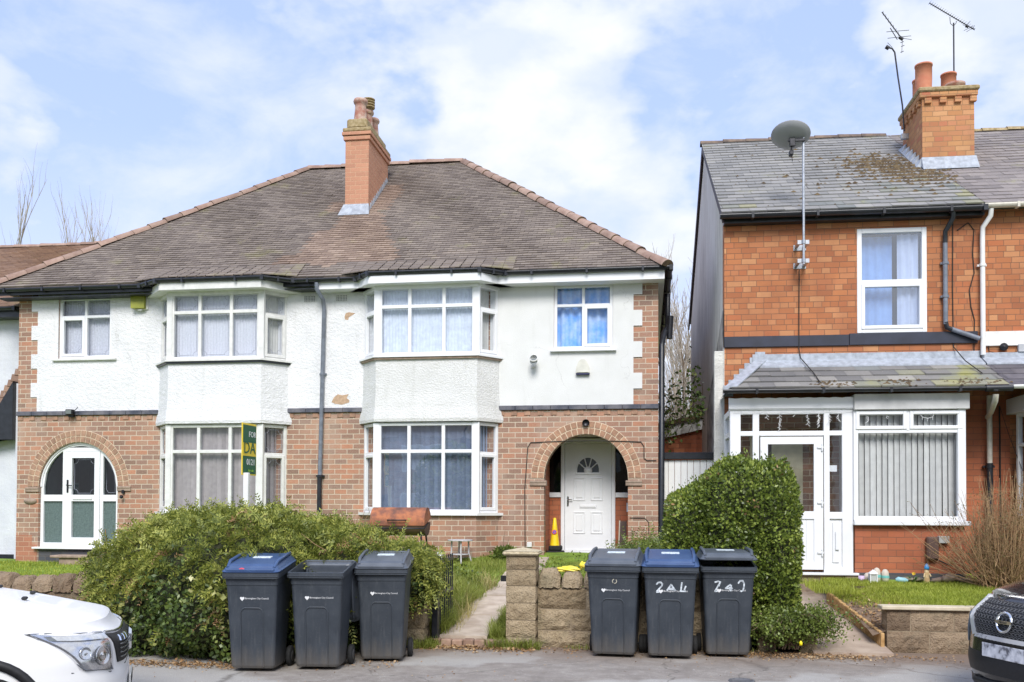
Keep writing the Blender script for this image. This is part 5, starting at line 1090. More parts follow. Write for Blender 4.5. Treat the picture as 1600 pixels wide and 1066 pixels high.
def stone_wall(t, x0, x1, y, z0, rows, th=.22, seed=0, mat='stone', bulge=.03, name='stone_blocks', ends=False):
    mb = MB(); r = random.Random(seed); z = z0
    for k, (h, bw) in enumerate(rows):
        x = x0; first = True
        while x < x1-.02:
            w = bw*r.uniform(.8, 1.25) if not (first and k % 2) else bw*.5; first = False
            xe = min(x1, x+w); xe = x1 if x1-xe < .12 else xe
            rock_face(mb, x+.006, xe-.006, z+.006, z+h-.006, y, bulge, seed=r.randint(0, 9999)); x = xe
        z += h
    mb.build(name, M[mat], t); c = MB(); c.box(x0+.004, x1-.004, y+.004, y+th, z0-.1, z-.005); c.build('wall_core', M['joint'], t); return z
def pillar(t, x0, x1, y0, z0, rows, seed=0, mat='stone', side=True):
    mb = MB(); z = z0; r = random.Random(seed); w = x1-x0
    for h in rows:
        rock_face(mb, x0, x1, z+.005, z+h-.005, y0, .022, seed=r.randint(0, 999)); rock_face(mb, y0, y0+w, z+.005, z+h-.005, x0, .018, seed=r.randint(0, 999), axis='x'); rock_face(mb, y0, y0+w, z+.005, z+h-.005, x1, .018, seed=r.randint(0, 999), axis='X'); z += h
    mb.build('stone_blocks', M[mat], t); c = MB(); c.box(x0+.006, x1-.006, y0+.006, y0+w-.006, z0-.1, z-.003); c.build('pillar_core', M['joint'], t); return z
t = thing('gate_pillar', 'square stone gate pillar with a pale pebbled cap beside the slab path', 'gate pillar', (-1.37, 10.3, 0))
z = pillar(t, -1.54, -1.21, 10.26, 0, [.12, .19, .19, .19, .18, .16], 5)
m = MB(); m.bbox(-1.58, -1.17, 10.21, 10.64, z, z+.045, .018); 
m.mesh_add([(-1.575, 10.215, z+.044), (-1.175, 10.215, z+.044), (-1.175, 10.635, z+.044), (-1.575, 10.635, z+.044), (-1.375, 10.42, z+.085)], [(0, 1, 4), (1, 2, 4), (2, 3, 4), (3, 0, 4)]); m.build('pillar_cap', plain('pebbled_cap', lin(176, 162, 132), .95, c2=lin(204, 190, 160), scale=40, bump=1.0, bscale=60), t)
m = MB(); m.bbox(-1.61, -1.535, 10.30, 10.33, .735, .80, .004); m.build('gate_latch', M['dark_metal'], t)
t = thing('garden_wall', 'low rock-faced stone wall standing behind the right hand bins', 'garden wall', (-.1, 10.4, 0))
zt = stone_wall(t, -1.20, 1.12, 10.37, 0, [(.19, .7), (.24, .75), (.24, .55)], seed=21, bulge=.04)
def coping_lumps(t, x0, x1, y, z, seed, hmin=.17, hmax=.25, mat='stone'):
    r = random.Random(seed); x = x0; mb = MB()
    while x < x1-.1:
        w = r.uniform(.24, .34); w = x1-x if x+w > x1-.12 else w; h = r.uniform(hmin, hmax); n = 10; P = []
        for j in range(n+1):
            a = PI*j/n; row = []
            for i in range(n+1):
                u = i/n; e = min(1, 5*min(u, 1-u))**.5; 
                row.append((x+.008+(w-.016)*u, y-.03+.15-(.15+.02*r.random())*math.cos(a)*(.8+.2*e), z+(math.sin(a)**.55)*h*(.55+.45*e)+r.uniform(-.01, .012)))
            P.append(row)
        mb.grid(P, smooth=False); x += w
    mb.build('coping_stones', M[mat], t)
coping_lumps(t, -1.20, 1.12, 10.37, zt, 3)
t = thing('garden_wall', 'low mossy stone wall behind the white car', 'garden wall', (-8, 10.4, 0))
zt = stone_wall(t, -14, -5.6, 10.37, 0, [(.25, .7), (.27, .7)], seed=22, mat='stone2'); coping_lumps(t, -14, -5.6, 10.37, zt, 4, .18, .26, 'stone2')
t = thing('gate_pier', 'stone gate pier half hidden under the left hedge behind the third bin', 'gate pier', (-2.6, 10.25, 0))
pillar(t, -2.80, -2.46, 10.18, 0, [.2, .19, .19, .18, .17], 8)
t = thing('garden_wall', 'raised stone garden wall with pale flat coping under the right lawn', 'garden wall', (3.6, 10.6, 0))
z = stone_wall(t, 2.60, 8.5, 10.62, 0, [(.235, .55), (.235, .5)], seed=31, mat='stone2')
mb = MB(); rock_face(mb, 10.62, 10.84, .006, .229, 2.60, .02, axis='x', seed=3); rock_face(mb, 10.62, 10.84, .241, .464, 2.60, .02, axis='x', seed=4); mb.build('end_stones', M['stone2'], t)
m = MB(); x = 2.54
for wd in (.92, .98, 1.0, 1.0, 1.0, .9): m.bbox(x, x+wd-.008, 10.57, 10.78, z-.002, z+.04, .008); x += wd
m.build('flat_coping', plain('pale_coping', lin(190, 178, 152), .9, c2=lin(208, 196, 172), scale=8, bump=.2), t)
for i, (x, lab) in enumerate(((1.22, 'short left stone post hidden in the small shrub by the right path'), (1.66, 'short right stone post in the small shrub by the right path'))):
    t = thing('stone_post', lab, 'stone post', (x+.08, 10.5, 0)); pillar(t, x, x+.17, 10.42, 0, [.15, .15, .12], 40+i, 'stone')
# timber log-roll edging along the right path: one thing
t = thing('timber_edging', 'low upright timber board edging along the right concrete path', 'edging', (2.5, 11.7, .2))
mb = MB(); n = 40
for i in range(n):
    f = i/n; y = 10.60+2.35*f; x = 2.555-.14*f; zb = cz(y)-.02; ht = .15
    ztp = zb+.02+.155+rnd.uniform(-.006, .006); mb.bbox(x-.02, x+.02, y+.002, y+2.35/n-.001, zb, ztp, .006)
mb.build('edging_boards', plain('weathered_timber', lin(158, 122, 76), .85, c2=lin(196, 160, 110), scale=14, isl=.15, bump=.2), t)

# ------------------------------------------------------------------ wheelie bins
def binm(name, a, b):
    t = NT(name); v = t.coord('Object'); n = t.noise(v, 4, 5, .6); sx = t.n('ShaderNodeSeparateXYZ'); t.l(v, sx.inputs[0])
    c = t.mix(t.ramp(n, [(.3, 0.0), (.7, 1.0)]), a, b); nn = t.noise(t.coord('Object', (6, 6, 1.2)), 3, 4)
    mr = t.n('ShaderNodeMapRange'); t.l(t.math('ADD', sx.outputs[2], t.math('MULTIPLY', nn, .28)), mr.inputs[0]); mr.inputs[1].default_value = .12; mr.inputs[2].default_value = .36; mr.inputs[3].default_value = .4; mr.inputs[4].default_value = 0
    c = t.mix(mr.outputs[0], c, lin(112, 102, 88))    # splashed mud round the foot
    c = t.mix(t.ramp(t.noise(v, 60, 3), [(.60, 0.0), (.8, .22)]), c, lin(120, 122, 126))
    c = t.mix(t.ramp(t.noise(t.coord('Object', (14, 14, 1.0)), 2.2, 6, .7), [(.54, 0.0), (.78, .26)]), c, lin(112, 114, 116))
    return t.set(c, t.ramp(n, [(.3, .42), (.7, .6)]), t.bump(t.noise(v, 220, 2), .15, .002))
M['bin'] = binm('grey_blue_bin_plastic', (.026, .033, .044, 1), (.040, .049, .062, 1))
M['lid_grey'] = plain('dark_grey_lid', (.075, .088, .11, 1), .42, .2, 6, c2=(.10, .115, .14, 1)); M['lid_blue'] = plain('blue_lid', (.035, .07, .17, 1), .42, c2=(.05, .095, .21, 1), scale=5)
M['wht_print'] = plain('white_print', (.75, .76, .78, 1), .6); M['num_paint'] = plain('worn_white_numerals', (.72, .78, .84, 1), .7, c2=(.30, .34, .38, 1), scale=45)
def rrect(x0, x1, y0, y1, r, z, n=5):
    out = []
    for cx, cy, a0 in ((x1-r, y0+r, -PI/2), (x1-r, y1-r, 0), (x0+r, y1-r, PI/2), (x0+r, y0+r, PI)):
        for i in range(n+1): a = a0+PI/2*i/n; out.append((cx+r*math.cos(a), cy+r*math.sin(a), z))
    return out
def heart(T, s):
    mb = MB(T); P = []
    for i in range(24):
        t = 2*PI*i/24; P.append((s*(16*math.sin(t)**3)/32, s*(13*math.cos(t)-5*math.cos(2*t)-2*math.cos(3*t)-math.cos(4*t))/32, .0015))
    mb.face(P); return mb
def strokes(T, lines, wd):
    mb = MB(T)
    for L in lines:
        for (a, b) in zip(L[:-1], L[1:]):
            d = Vector((b[0]-a[0], b[1]-a[1], 0)); n = Vector((-d.y, d.x, 0)).normalized()*wd/2; e = d.normalized()*wd*.25; a_, b_ = Vector((a[0], a[1], .0012))-e, Vector((b[0], b[1], .0012))+e
            mb.face([a_-n, b_-n, b_+n, a_+n])
    return mb
def make_bin(label, lid='grey', opened=0.0, nums=None, mark=None):
    W.clear() if False else None
    t = thing('wheelie_bin', label, 'wheelie bin', (0, 0, 0), 'wheelie bins on the pavement')
    B = MB(); rows = []; FR, BK = -.30, .30
    lv = [(.035, .215, -.215, .16), (.06, .225, -.225, .17), (.75, .258, -.275, .255), (.86, .262, -.285, .275), (.865, .268, -.292, .28), (.93, .272, -.298, .285), (.935, .29, -.335, .30), (.985, .29, -.335, .30), (.987, .27, -.31, .285), (.95, .262, -.29, .275), (.3, .22, -.2, .18)]
    tilt = lambda z, y: z-.035+(y+.33)*.13 if z > .855 else z
    for z, hw, y0, y1 in lv: rows.append([(a, b, tilt(c, b)) for a, b, c in rrect(-hw, hw, y0, y1, .035 if z < .93 or z > .986 else .03, z)])
    B.grid(rows, wrap=True, smooth=False); B.face(rows[0][::-1]); B.face(rows[-1])
    # rim flange ribs
    B.bbox(-.286, .286, -.342, -.333, .915, .923, .002)
    body = B.build('bin_body', M['bin'], t, bevel=0); 
    for p in body.data.polygons: p.use_smooth = False
    # recessed panel outline on the front
    fy = lambda z: -.225+(z-.06)*(-.05/.69)-.002
    Pn = [(-.115, .05), (-.115, .57), (-.10, .60), (-.075, .615), (.075, .615), (.10, .60), (.115, .57), (.115, .05)]
    m = MB(); m.tube([(x, fy(z)+.001, z) for x, z in Pn], .0085, 6); m.build('moulded_panel_rib', M['bin'], body)
    m = MB(); m.tube([(-.27, .19, .10), (.27, .19, .10)], .014, 8); m.build('axle', M['dark_metal'], t)
    for s in (-1, 1):
        m = MB(); m.lathe([(0, -.025), (.09, -.025), (.10, -.015), (.10, .015), (.09, .025), (0, .025)], (s*.265, .19, .10), 24, M=Matrix.Rotation(PI/2, 4, 'Y')); wh = m.build('wheel', M['rubber'], t)
        m = MB(); m.lathe([(0, -.028), (.05, -.028), (.055, -.02), (.055, .02), (.05, .028), (0, .028)], (s*.265, .19, .10), 16, M=Matrix.Rotation(PI/2, 4, 'Y')); m.build('wheel_hub', M['bin'], wh)
    m = MB(); m.tube([(-.22, .33, 1.02), (-.22, .365, 1.02), (.22, .365, 1.02), (.22, .33, 1.02)], .015, 8); m.build('handle_bar', M['bin'], t)
    LT = Matrix.Translation((0, .32, 1.04)) @ Matrix.Rotation(-opened+math.atan(.13), 4, 'X') @ Matrix.Translation((0, -.32, -.99))
    m = MB(LT); lr = []
    for k, (ins_, z) in enumerate(((0, .99), (-.004, 1.0), (0.01, 1.012), (.035, 1.045), (.06, 1.06), (.10, 1.062))):
        lr.append([(x, y, zz+(.018*(y+.3) if k > 2 else 0)) for x, y, zz in rrect(-.292+ins_, .292-ins_, -.342+ins_*1.3, .32-ins_*.5, .045, z)])
    m.grid(lr, wrap=True, smooth=False); m.face(lr[-1]); m.face(lr[0][::-1])
    # raised grips along the front and back edge of the lid
    for s in (-1, 1): m.tube([(s*.235, -.30, 1.03), (s*.245, -.2, 1.078), (s*.245, .1, 1.085), (s*.235, .25, 1.08)], .018, 8)
    m.bbox(-.25, .25, -.345, -.30, .998, 1.03, .01)
    if opened < 2: o = m.build('lid', M['lid_'+lid], t); m2 = heart(LT @ Matrix.Translation((0, -.02, 1.073)), .0) 
    else: o = m.build('lid', M['lid_'+lid], t)
    if opened < 2:
        m2 = MB(LT); m2.bbox(-.09, .1, .02, .10, 1.06, 1.0745, .004); m2.build('lid_sticker', plain('pale_sticker_'+lid, (.55, .62, .66, 1), .6, .3, 60), o)
    # council mark: heart and line of lettering
    fT = lambda x, z: TF(x, fy(z)-.0015, z, 0, math.atan(.05/.69))
    hm = heart(fT(-.095, .705), .046); hm.build('heart_mark', M['wht_print'], body)
    text('council_lettering', 'Birmingham City Council', .024, fT(-.068, .70), M['wht_print'], body, .0004, 'LEFT')
    if nums:
        for lines in nums: strokes(fT(.01, .695), [[(a*.9, b*.74) for a, b in lines]], .016).build('painted_number', M['num_paint'], body)
    if mark == 'ring':
        m = MB(fT(.02, .80)); 
        for i in range(14):
            a0, a1 = 2*PI*i/14, 2*PI*(i+1)/14
            if i in (2, 3, 9): continue
            m.face([(.018*math.cos(a0), .018*math.sin(a0), .001), (.018*math.cos(a1), .018*math.sin(a1), .001), (.026*math.cos(a1), .026*math.sin(a1), .001), (.026*math.cos(a0), .026*math.sin(a0), .001)])
        m.build('round_sticker_trace', plain('faded_sticker', (.45, .42, .34, 1), .8, .2, 40), body)
    return t
two = [[(-.165, .11), (-.15, .135), (-.12, .14), (-.10, .125), (-.10, .10), (-.15, .03), (-.165, .0)], [(-.165, .0), (-.105, .005)]]
n204 = [[(-.165, .11), (-.15, .135), (-.12, .14), (-.10, .12), (-.105, .09), (-.16, .015)], [(-.165, .0), (-.105, .012)], [(.0, .11), (-.045, .03)], [(.0, .11), (.045, .03)], [(-.04, .045), (.04, .04)], [(-.02, .055), (.02, .055)], [(.12, .14), (.11, .03)], [(.165, .09), (.15, .045)], [(.10, .02), (.16, .02)]]
n240 = [[(-.165, .13), (-.13, .145), (-.10, .13)], [(-.12, .10), (-.165, .0)], [(-.165, .0), (-.11, .01)], [(-.11, .12), (-.12, .08)], [(.01, .10), (-.045, .045)], [(-.045, .045), (.035, .045)], [(.02, .09), (.015, .01)], [(.0, .06), (.01, .02)], [(.10, .12), (.12, .155), (.15, .155), (.165, .12), (.165, .06)], [(.165, .07), (.155, .02), (.13, .005)]]
def place(t, x, y, rz=0): t.location = (x, y, 0); t.rotation_euler = (0, 0, rz)
b = make_bin('blue-lidded wheelie bin before the hedge with a red plastic scrap under its lid', 'blue'); place(b, -3.69, 8.56, math.radians(5)); b.scale = (.93, .93, .985)
m = MB(); m.tube([(-3.79, 8.25, .965), (-3.74, 8.245, .98), (-3.68, 8.26, .962)], .010, 6); tag(m.build('red_bag_scrap', plain('red_plastic', (.6, .06, .1, 1), .5)), 'scrap of red plastic sticking out under the blue lid of the bin before the hedge', 'plastic scrap')
b = make_bin('wheelie bin with its lid thrown open, standing between two closed bins', 'grey', math.radians(262)); place(b, -3.125, 8.74, math.radians(6)); b.scale = (.93, .93, .985)
b = make_bin('grey-lidded wheelie bin standing next to the stone gate pier', 'grey'); place(b, -2.66, 9.30, math.radians(8)); b.scale = (.93, .93, .985)
b = make_bin('grey-lidded wheelie bin with a faint round sticker, nearest the gate pillar with the cap', 'grey', 0, None, 'ring'); place(b, -.32, 10.0, math.radians(-4))
b = make_bin('blue-lidded wheelie bin with worn white house number beginning 20', 'blue', 0, n204); place(b, .255, 9.98, math.radians(-1))
b = make_bin('wheelie bin numbered 240 with its grey lid slightly raised, beside the small shrub', 'grey', math.radians(6), n240); place(b, .845, 10.19, math.radians(2))

# ------------------------------------------------------------------ small things
t = thing('metal_gate', 'black metal garden gate standing open and overgrown at the left of the slab path', 'gate', (-2.35, 10.6, 0))
m = MB(); m.bbox(-2.40, -2.33, 10.30, 10.37, 0, 1.02, .008); m.build('gate_post', M['black_pvc'], t)
m = MB()
for z in (.12, .55, .92): m.bbox(-2.365, -2.335, 10.40, 11.2, z, z+.04, .004)
for i in range(8): y = 10.42+i*.11; m.tube([(-2.35, y, .1), (-2.35, y, 1.0)], .009, 6)
m.bbox(-2.37, -2.33, 10.38, 10.41, .08, 1.0, .004); m.build('gate_leaf', M['black_pvc'], t)
m = MB(); m.bbox(-2.41, -2.36, 10.285, 10.30, .80, 1.0, .003); m.build('number_plate', plain('flaking_paint', (.5, .52, .5, 1), .7, .5, 40), t)
# for sale board
t = thing('sale_board', 'green and yellow estate agent board on a white post above the left hedge', 'sale board', (-5.45, 12.2, .2))
by = 12.0; p0 = at(379, 660, by); zt_, zb_ = at(379, 660, by).z, at(379, 742, by).z; bx = p0.x; ang = math.radians(86)
BT = Matrix.Translation((bx, by, zb_)) @ Matrix.Rotation(ang, 4, 'Z'); bw_, bh = .40, zt_-zb_
m = MB(); m.bbox(bx+.0, bx+.075, by+.03, by+.09, .3, zb_+.03, .006); m.build('post', M['white_paint'], t)
m = MB(BT); m.bbox(0, bw_, 0, .015, 0, bh, .003); brd = m.build('board_panel', plain('yellow_board', lin(236, 206, 60), .5, .05), t)
gm = plain('dark_green_print', lin(30, 92, 62), .5, .08)
m = MB(BT); m.box(.02, bw_-.015, -.003, 0, bh*.63, bh-.025); m.build('green_panel', gm, brd); m = MB(BT); m.box(.02, bw_-.015, -.003, 0, .02, bh*.37); m.build('green_panel', gm, brd)
TB = lambda x, z: BT @ Matrix.Translation((x, -.006, z)) @ Matrix.Rotation(PI/2, 4, 'X')
text('board_lettering', 'FOR', .11, TB(bw_*.68, bh*.74), M['wht_print'], brd); text('board_name', 'DA', .24, TB(bw_*.5, bh*.42), gm, brd); text('board_telephone', '0121', .12, TB(bw_*.58, bh*.20), M['wht_print'], brd); text('board_web_line', 'for sale', .05, TB(bw_*.6, bh*.07), plain('lime_print', lin(150, 200, 70), .5), brd)
# drum barbecue
t = thing('drum_barbecue', 'rusty drum barbecue with side handle standing before the right bay window', 'barbecue', (-3.95, 14.7, .6))
bx0, bx1, by, bz = -4.40, -3.50, 14.72, 1.33; r_ = .235
rust = NT('rusty_steel'); v = rust.coord('Object'); cc = rust.ramp(rust.noise(v, 5, 6, .65), [(.3, lin(92, 72, 68)), (.45, lin(140, 92, 74)), (.6, lin(182, 116, 80)), (.75, lin(150, 110, 100))]); rust.set(cc, .8, rust.bump(rust.noise(v, 60, 3), .3, .005), Metallic=.2); M['rust'] = rust.m
def half(mb, a0, a1, x0, x1, r):
    n = 16; rows = [[(x, by-r*math.cos(a0+(a1-a0)*i/n), bz+r*math.sin(a0+(a1-a0)*i/n)) for i in range(n+1)] for x in (x0, x1)]
    mb.grid(rows); 
    for q in rows: mb.face(q)
m = MB(); half(m, -.25, PI-.25, bx0, bx1, r_); lid = m.build('barbecue_lid', M['rust'], t)
m = MB(); half(m, -PI*.99-.0, -.3, bx0+.01, bx1-.01, r_-.008); m.build('fire_drum', plain('sooty_steel', lin(62, 50, 46), .8, c2=lin(96, 74, 62), scale=5), t)
m = MB(); hz = bz+.03; m.tube([(-4.1, by-r_+.01, hz), (-4.1, by-r_-.05, hz), (-3.8, by-r_-.05, hz), (-3.8, by-r_+.01, hz)], .011, 8); m.build('lid_handle', M['dark_metal'], lid)
for x in (bx0+.08, bx1-.08):
    for y in (by-.16, by+.16): m = MB(); m.tube([(x, y, bz-.12), (x+(.06 if x > -4 else -.06), y*1.0+(.05 if y > by else -.05), gz_left(y)-.02)], .016, 6); m.build('leg', M['dark_metal'], t)
m = MB(); m.tube([(bx0-.02, by-.25, bz-.05), (bx0-.02, by-.32, bz-.1), (bx1+.02, by-.32, bz-.1), (bx1+.04, by-.2, bz-.03)], .012, 6); m.build('front_rail', M['dark_metal'], t)
# small white table
t = thing('side_table', 'small weathered white round table on the grass below the right bay window', 'table', (-3.05, 15.2, .65))
cxx, cyy, gz0 = -3.06, 15.2, gz_left(15.2); tm = plain('weathered_white_paint', lin(196, 194, 196), .7, c2=lin(170, 168, 172), scale=20)
m = MB(); m.lathe([(0, .0), (.205, .0), (.212, .012), (.205, .025), (0, .027)], (cxx, cyy, gz0+.36), 28); m.build('table_top', tm, t)
for a in (.3, 1.9, 3.4, 5.0):
    m = MB(); c, s = math.cos(a), math.sin(a); m.tube([(cxx+.14*c, cyy+.14*s, gz0+.36), (cxx+.145*c, cyy+.145*s, gz0+.16), (cxx+.20*c, cyy+.20*s, gz0-.01)], [.015, .014, .013], 8); m.build('leg', tm, t)
m = MB(); m.lathe([(0, .0), (.15, .0), (.15, .02), (0, .02)], (cxx, cyy, gz0+.13), 24); m.build('lower_shelf', tm, t)
# cone
t = thing('traffic_cone', 'yellow no-waiting cone with a round blue and red sign in the brick porch', 'traffic cone', (-1.60, 16.42, .735))
m = MB(); m.lathe([(.088, .0), (.07, .14), (.045, .34), (.026, .50), (.02, .51), (0, .51)], (-1.60, 16.45, .88), 24); 
o = m.build('cone_body', plain('yellow_plastic', lin(240, 206, 30), .45, .06), t)
m = MB(); m.bbox(-1.735, -1.435, 16.30, 16.6, .735, .81, .015); m.bbox(-1.70, -1.47, 16.33, 16.57, .81, .90, .02); m.build('cone_base', M['rubber'], t)
cT = TF(-1.60, 16.45-.066, 1.14, 0, math.radians(-8)); m = MB(cT); m.mesh_add([(.042*math.cos(a), .042*math.sin(a), 0) for a in [2*PI*i/24 for i in range(24)]], [tuple(range(24))]); sg = m.build('sign_disc', plain('red_print', lin(220, 60, 60), .5), o)
m = MB(cT @ Matrix.Translation((0, 0, .002))); m.mesh_add([(.031*math.cos(a), .031*math.sin(a), 0) for a in [2*PI*i/24 for i in range(24)]], [tuple(range(24))]); m.build('blue_disc', plain('blue_print', lin(60, 90, 190), .5), o)
m = MB(cT @ Matrix.Translation((0, 0, .004)) @ Matrix.Rotation(-.8, 4, 'Z')); m.box(-.034, .034, -.005, .005, 0, .001); m.build('red_bar', M.setdefault('redp', plain('red_stripe', lin(220, 60, 60), .5)), o)
# leaning board in the porch
t = thing('leaning_board', 'tall brown board with pale edge leaning inside the right of the brick porch', 'board', (-.40, 16.4, .735))
m = MB(); m.hexa([(-.46, 16.30, .735), (-.345, 16.30, .735), (-.345, 16.34, .735), (-.46, 16.34, .735), (-.44, 16.34, 1.34), (-.33, 16.34, 1.34), (-.33, 16.38, 1.34), (-.44, 16.38, 1.34)]); bo = m.build('board_face', plain('dark_brown_board', lin(70, 54, 48), .7), t)
m = MB(); m.hexa([(-.48, 16.295, .735), (-.46, 16.295, .735), (-.46, 16.345, .735), (-.48, 16.345, .735), (-.46, 16.335, 1.35), (-.44, 16.335, 1.35), (-.44, 16.385, 1.35), (-.46, 16.385, 1.35)]); m.build('board_edge', plain('pale_board_edge', lin(170, 160, 146), .8), t)
# alarm boxes and lights
t = thing('alarm_box', 'faded olive green alarm box on the white wall beside the left bay window', 'alarm box', (-9.35, HY, 5.2))
a_ = at(221, 475, HY); X, Z = a_.x, a_.z
m = MB(); m.bbox(X-.13, X+.16, HY-.05, HY-.015, Z-.12, Z+.13, .01); m.build('back_plate', M['upvc_old'], t)
m = MB(); m.hexa([(X-.13, HY-.15, Z-.11), (X+.12, HY-.12, Z-.11), (X+.12, HY-.05, Z-.11), (X-.11, HY-.05, Z-.11), (X-.15, HY-.13, Z+.12), (X+.12, HY-.11, Z+.12), (X+.12, HY-.05, Z+.12), (X-.12, HY-.05, Z+.12)]); m.build('green_cover', plain('olive_cover', lin(150, 152, 50), .5, c2=lin(130, 134, 44)), t, bevel=.006)
m = MB(); m.bbox(X-.03, X+.06, HY-.1, HY-.06, Z-.145, Z-.112, .008); m.build('lamp_lens', M['upvc_old'], t)
t = thing('alarm_box', 'white bell-shaped alarm box with dark base on the cream wall under the blue-curtained window', 'alarm box', (-1.13, HY, 3.85))
a_ = at(911, 580, HY); X, Z = a_.x, a_.z; P = [(X-.12, Z-.04), (X+.12, Z-.04), (X+.11, Z+.06), (X+.075, Z+.15), (X+.03, Z+.19), (X-.03, Z+.19), (X-.075, Z+.15), (X-.11, Z+.06)]
m = MB(); m.wall(P, [], HY-.09, .07); m.wall([(X+(x-X)*.8, Z+(z-Z)*.85) for x, z in P], [], HY-.1, .02); m.build('bell_cover', plain('cream_white_cover', (.66, .65, .58, 1), .4), t)
m = MB(); m.bbox(X-.115, X+.115, HY-.085, HY-.02, Z-.075, Z-.041, .008); m.build('dark_base', plain('navy_base', (.05, .05, .12, 1), .4), t)
t = thing('security_light', 'white round security lamp on the cream wall above the right porch', 'security light', (-1.94, HY, 3.9))
a_ = at(836, 567, HY); X, Z = a_.x, a_.z
m = MB(); m.lathe([(0, -.01), (.05, .0), (.075, .05), (.078, .07), (.06, .075)], (X, HY-.14, Z+.02), 18, M=Matrix.Rotation(math.radians(62), 4, 'X')); m.tube([(X, HY-.1, Z), (X-.02, HY-.02, Z)], .02, 8); m.build('lamp_head', M['upvc_old'], t)
m = MB(); m.lathe([(0, .0), (.066, .0)], (X, HY-.205, Z-.012), 18, M=Matrix.Rotation(math.radians(62), 4, 'X')); m.build('lamp_lens', plain('lamp_glass', (.2, .22, .22, 1), .1), t)
m = MB(); m.bbox(X-.06, X+.0, HY-.06, HY-.02, Z-.1, Z-.04, .012); m.lathe([(0, 0), (.02, .0), (.025, .025), (0, .03)], (X-.03, HY-.06, Z-.08), 10, M=Matrix.Rotation(PI/2, 4, 'X')); m.build('motion_sensor', M['upvc_old'], t)
t = thing('security_light', 'small dark floodlight standing on the band course above the left arched porch', 'security light', (-10.6, HY, 3.4))
a_ = at(115, 646, HY); X, Z = a_.x, a_.z
m = MB(); m.bbox(X-.07, X+.07, HY-.16, HY-.07, Z-.04, Z+.06, .01); m.bbox(X-.05, X+.05, HY-.10, HY-.02, Z-.08, Z-.03, .008); m.build('lamp_housing', M['dark_metal'], t)
m = MB(); m.box(X-.055, X+.055, HY-.165, HY-.161, Z-.025, Z+.045); m.build('lamp_lens', plain('lamp_glass_dull', (.16, .18, .17, 1), .15), t)
m = MB(); m.tube([(X+.05, HY-.08, Z+.03), (X+.11, HY-.1, Z+.06), (X+.16, HY-.12, Z+.10)], .007, 5); m.build('sensor_arm', M['dark_metal'], t)
# bag, yellow bags, manhole
def lump(name, label, cat, c, rad, mat, seed=0, sub=3, amp=.25):
    bm = bmesh.new(); bmesh.ops.create_icosphere(bm, subdivisions=sub, radius=1); r = random.Random(seed); ph = [r.uniform(0, 6) for _ in range(9)]
    vs = []
    for v in bm.verts:
        n = v.co; k = 1+amp*(math.sin(n.x*4+ph[0])*math.sin(n.y*5+ph[1])+.6*math.sin(n.z*9+ph[2]+n.x*6)); vs.append((c[0]+n.x*rad[0]*k, c[1]+n.y*rad[1]*k, c[2]+n.z*rad[2]*k))
    m = MB(); m.mesh_add(vs, [tuple(v.index for v in f.verts) for f in bm.faces], 0, True); bm.free(); o = m.build(name, mat); return tag(o, label, cat) if label else o
a_ = at(687, 876, 12.2); lump('plastic_bag', 'crumpled white plastic bag hanging by the black gate', 'plastic bag', (a_.x, 12.2, a_.z), (.06, .06, .12), plain('white_polythene', (.8, .8, .82, 1), .5), 4)
yl = plain('yellow_polythene', lin(236, 214, 40), .5, c2=lin(250, 236, 110), scale=10)
a_ = at(888, 887, 10.5); lump('yellow_bag', 'crumpled yellow plastic bag lying on top of the low stone wall', 'plastic bag', (a_.x, 10.52, a_.z-.02), (.13, .08, .035), yl, 6, 4)
o = lump('yellow_bag', 'folded end of yellow plastic bag standing up behind the first right hand bin', 'plastic bag', (at(911, 884, 10.5).x, 10.52, at(911, 883, 10.5).z), (.045, .04, .035), yl, 9, 3)
m = MB(); m.lathe([(0, .004), (.095, .004), (.10, .012), (.115, .012), (.12, .0)], (.86, 8.62, 0), 28); stru(tag(m.build('iron_cover', plain('iron_cover', lin(96, 96, 98), .6, .2, 30))))
# grey stick leaning, alley gate and things behind
t = thing('alley_gate', 'flaking white boarded gate in a black frame closing the alley between the houses', 'gate', (.72, 16.2, .7))
gy = 16.25; zg = 2.40
m = MB()
for i in range(9): x = .28+i*.108; m.bbox(x, x+.102, gy, gy+.03, .66, zg, .005)
m.build('gate_boards', rough_render('flaking_white_boards', (.84, .84, .83, 1), (.78, .78, .76, 1), 30, .2, .2, lin(150, 145, 140)), t)
m = MB(); m.bbox(.20, .275, gy-.03, gy+.05, .6, 2.53, .008); m.bbox(1.175, 1.25, gy-.03, gy+.05, .6, 2.50, .008); m.build('frame_post', M['black_pvc'], t)
m = MB(); m.bbox(.20, 1.25, gy-.06, gy+.05, zg+.01, 2.53, .01); m.build('frame_head', M['black_pvc'], t)
m = MB(); m.tube([(.30, 16.05, .7), (.24, 16.2, 1.35)], .012, 6); tag(m.build('garden_cane', plain('brown_cane', lin(150, 110, 86), .7)), 'thin brown pole leaning against the white alley gate', 'pole')
t = thing('brick_outhouse', 'low brick outhouse with sloping white fascia behind the alley gate', 'outhouse', (.7, 19, .6))
q = [at(1030, 668, 19.0), at(1086, 655, 19.0), at(1030, 684, 19.0), at(1086, 673, 19.0)]
m = MB(); m.wall([(.1, .6), (1.19, .6), (1.19, q[1].z+.05), (.1, q[0].z-.08)], [], 19.06, .2); m.build('wall', M['brickR2'], t)
sl_ = (q[1].z-q[0].z)/(q[1].x-q[0].x); zz = lambda x: q[0].z+(x-q[0].x)*sl_
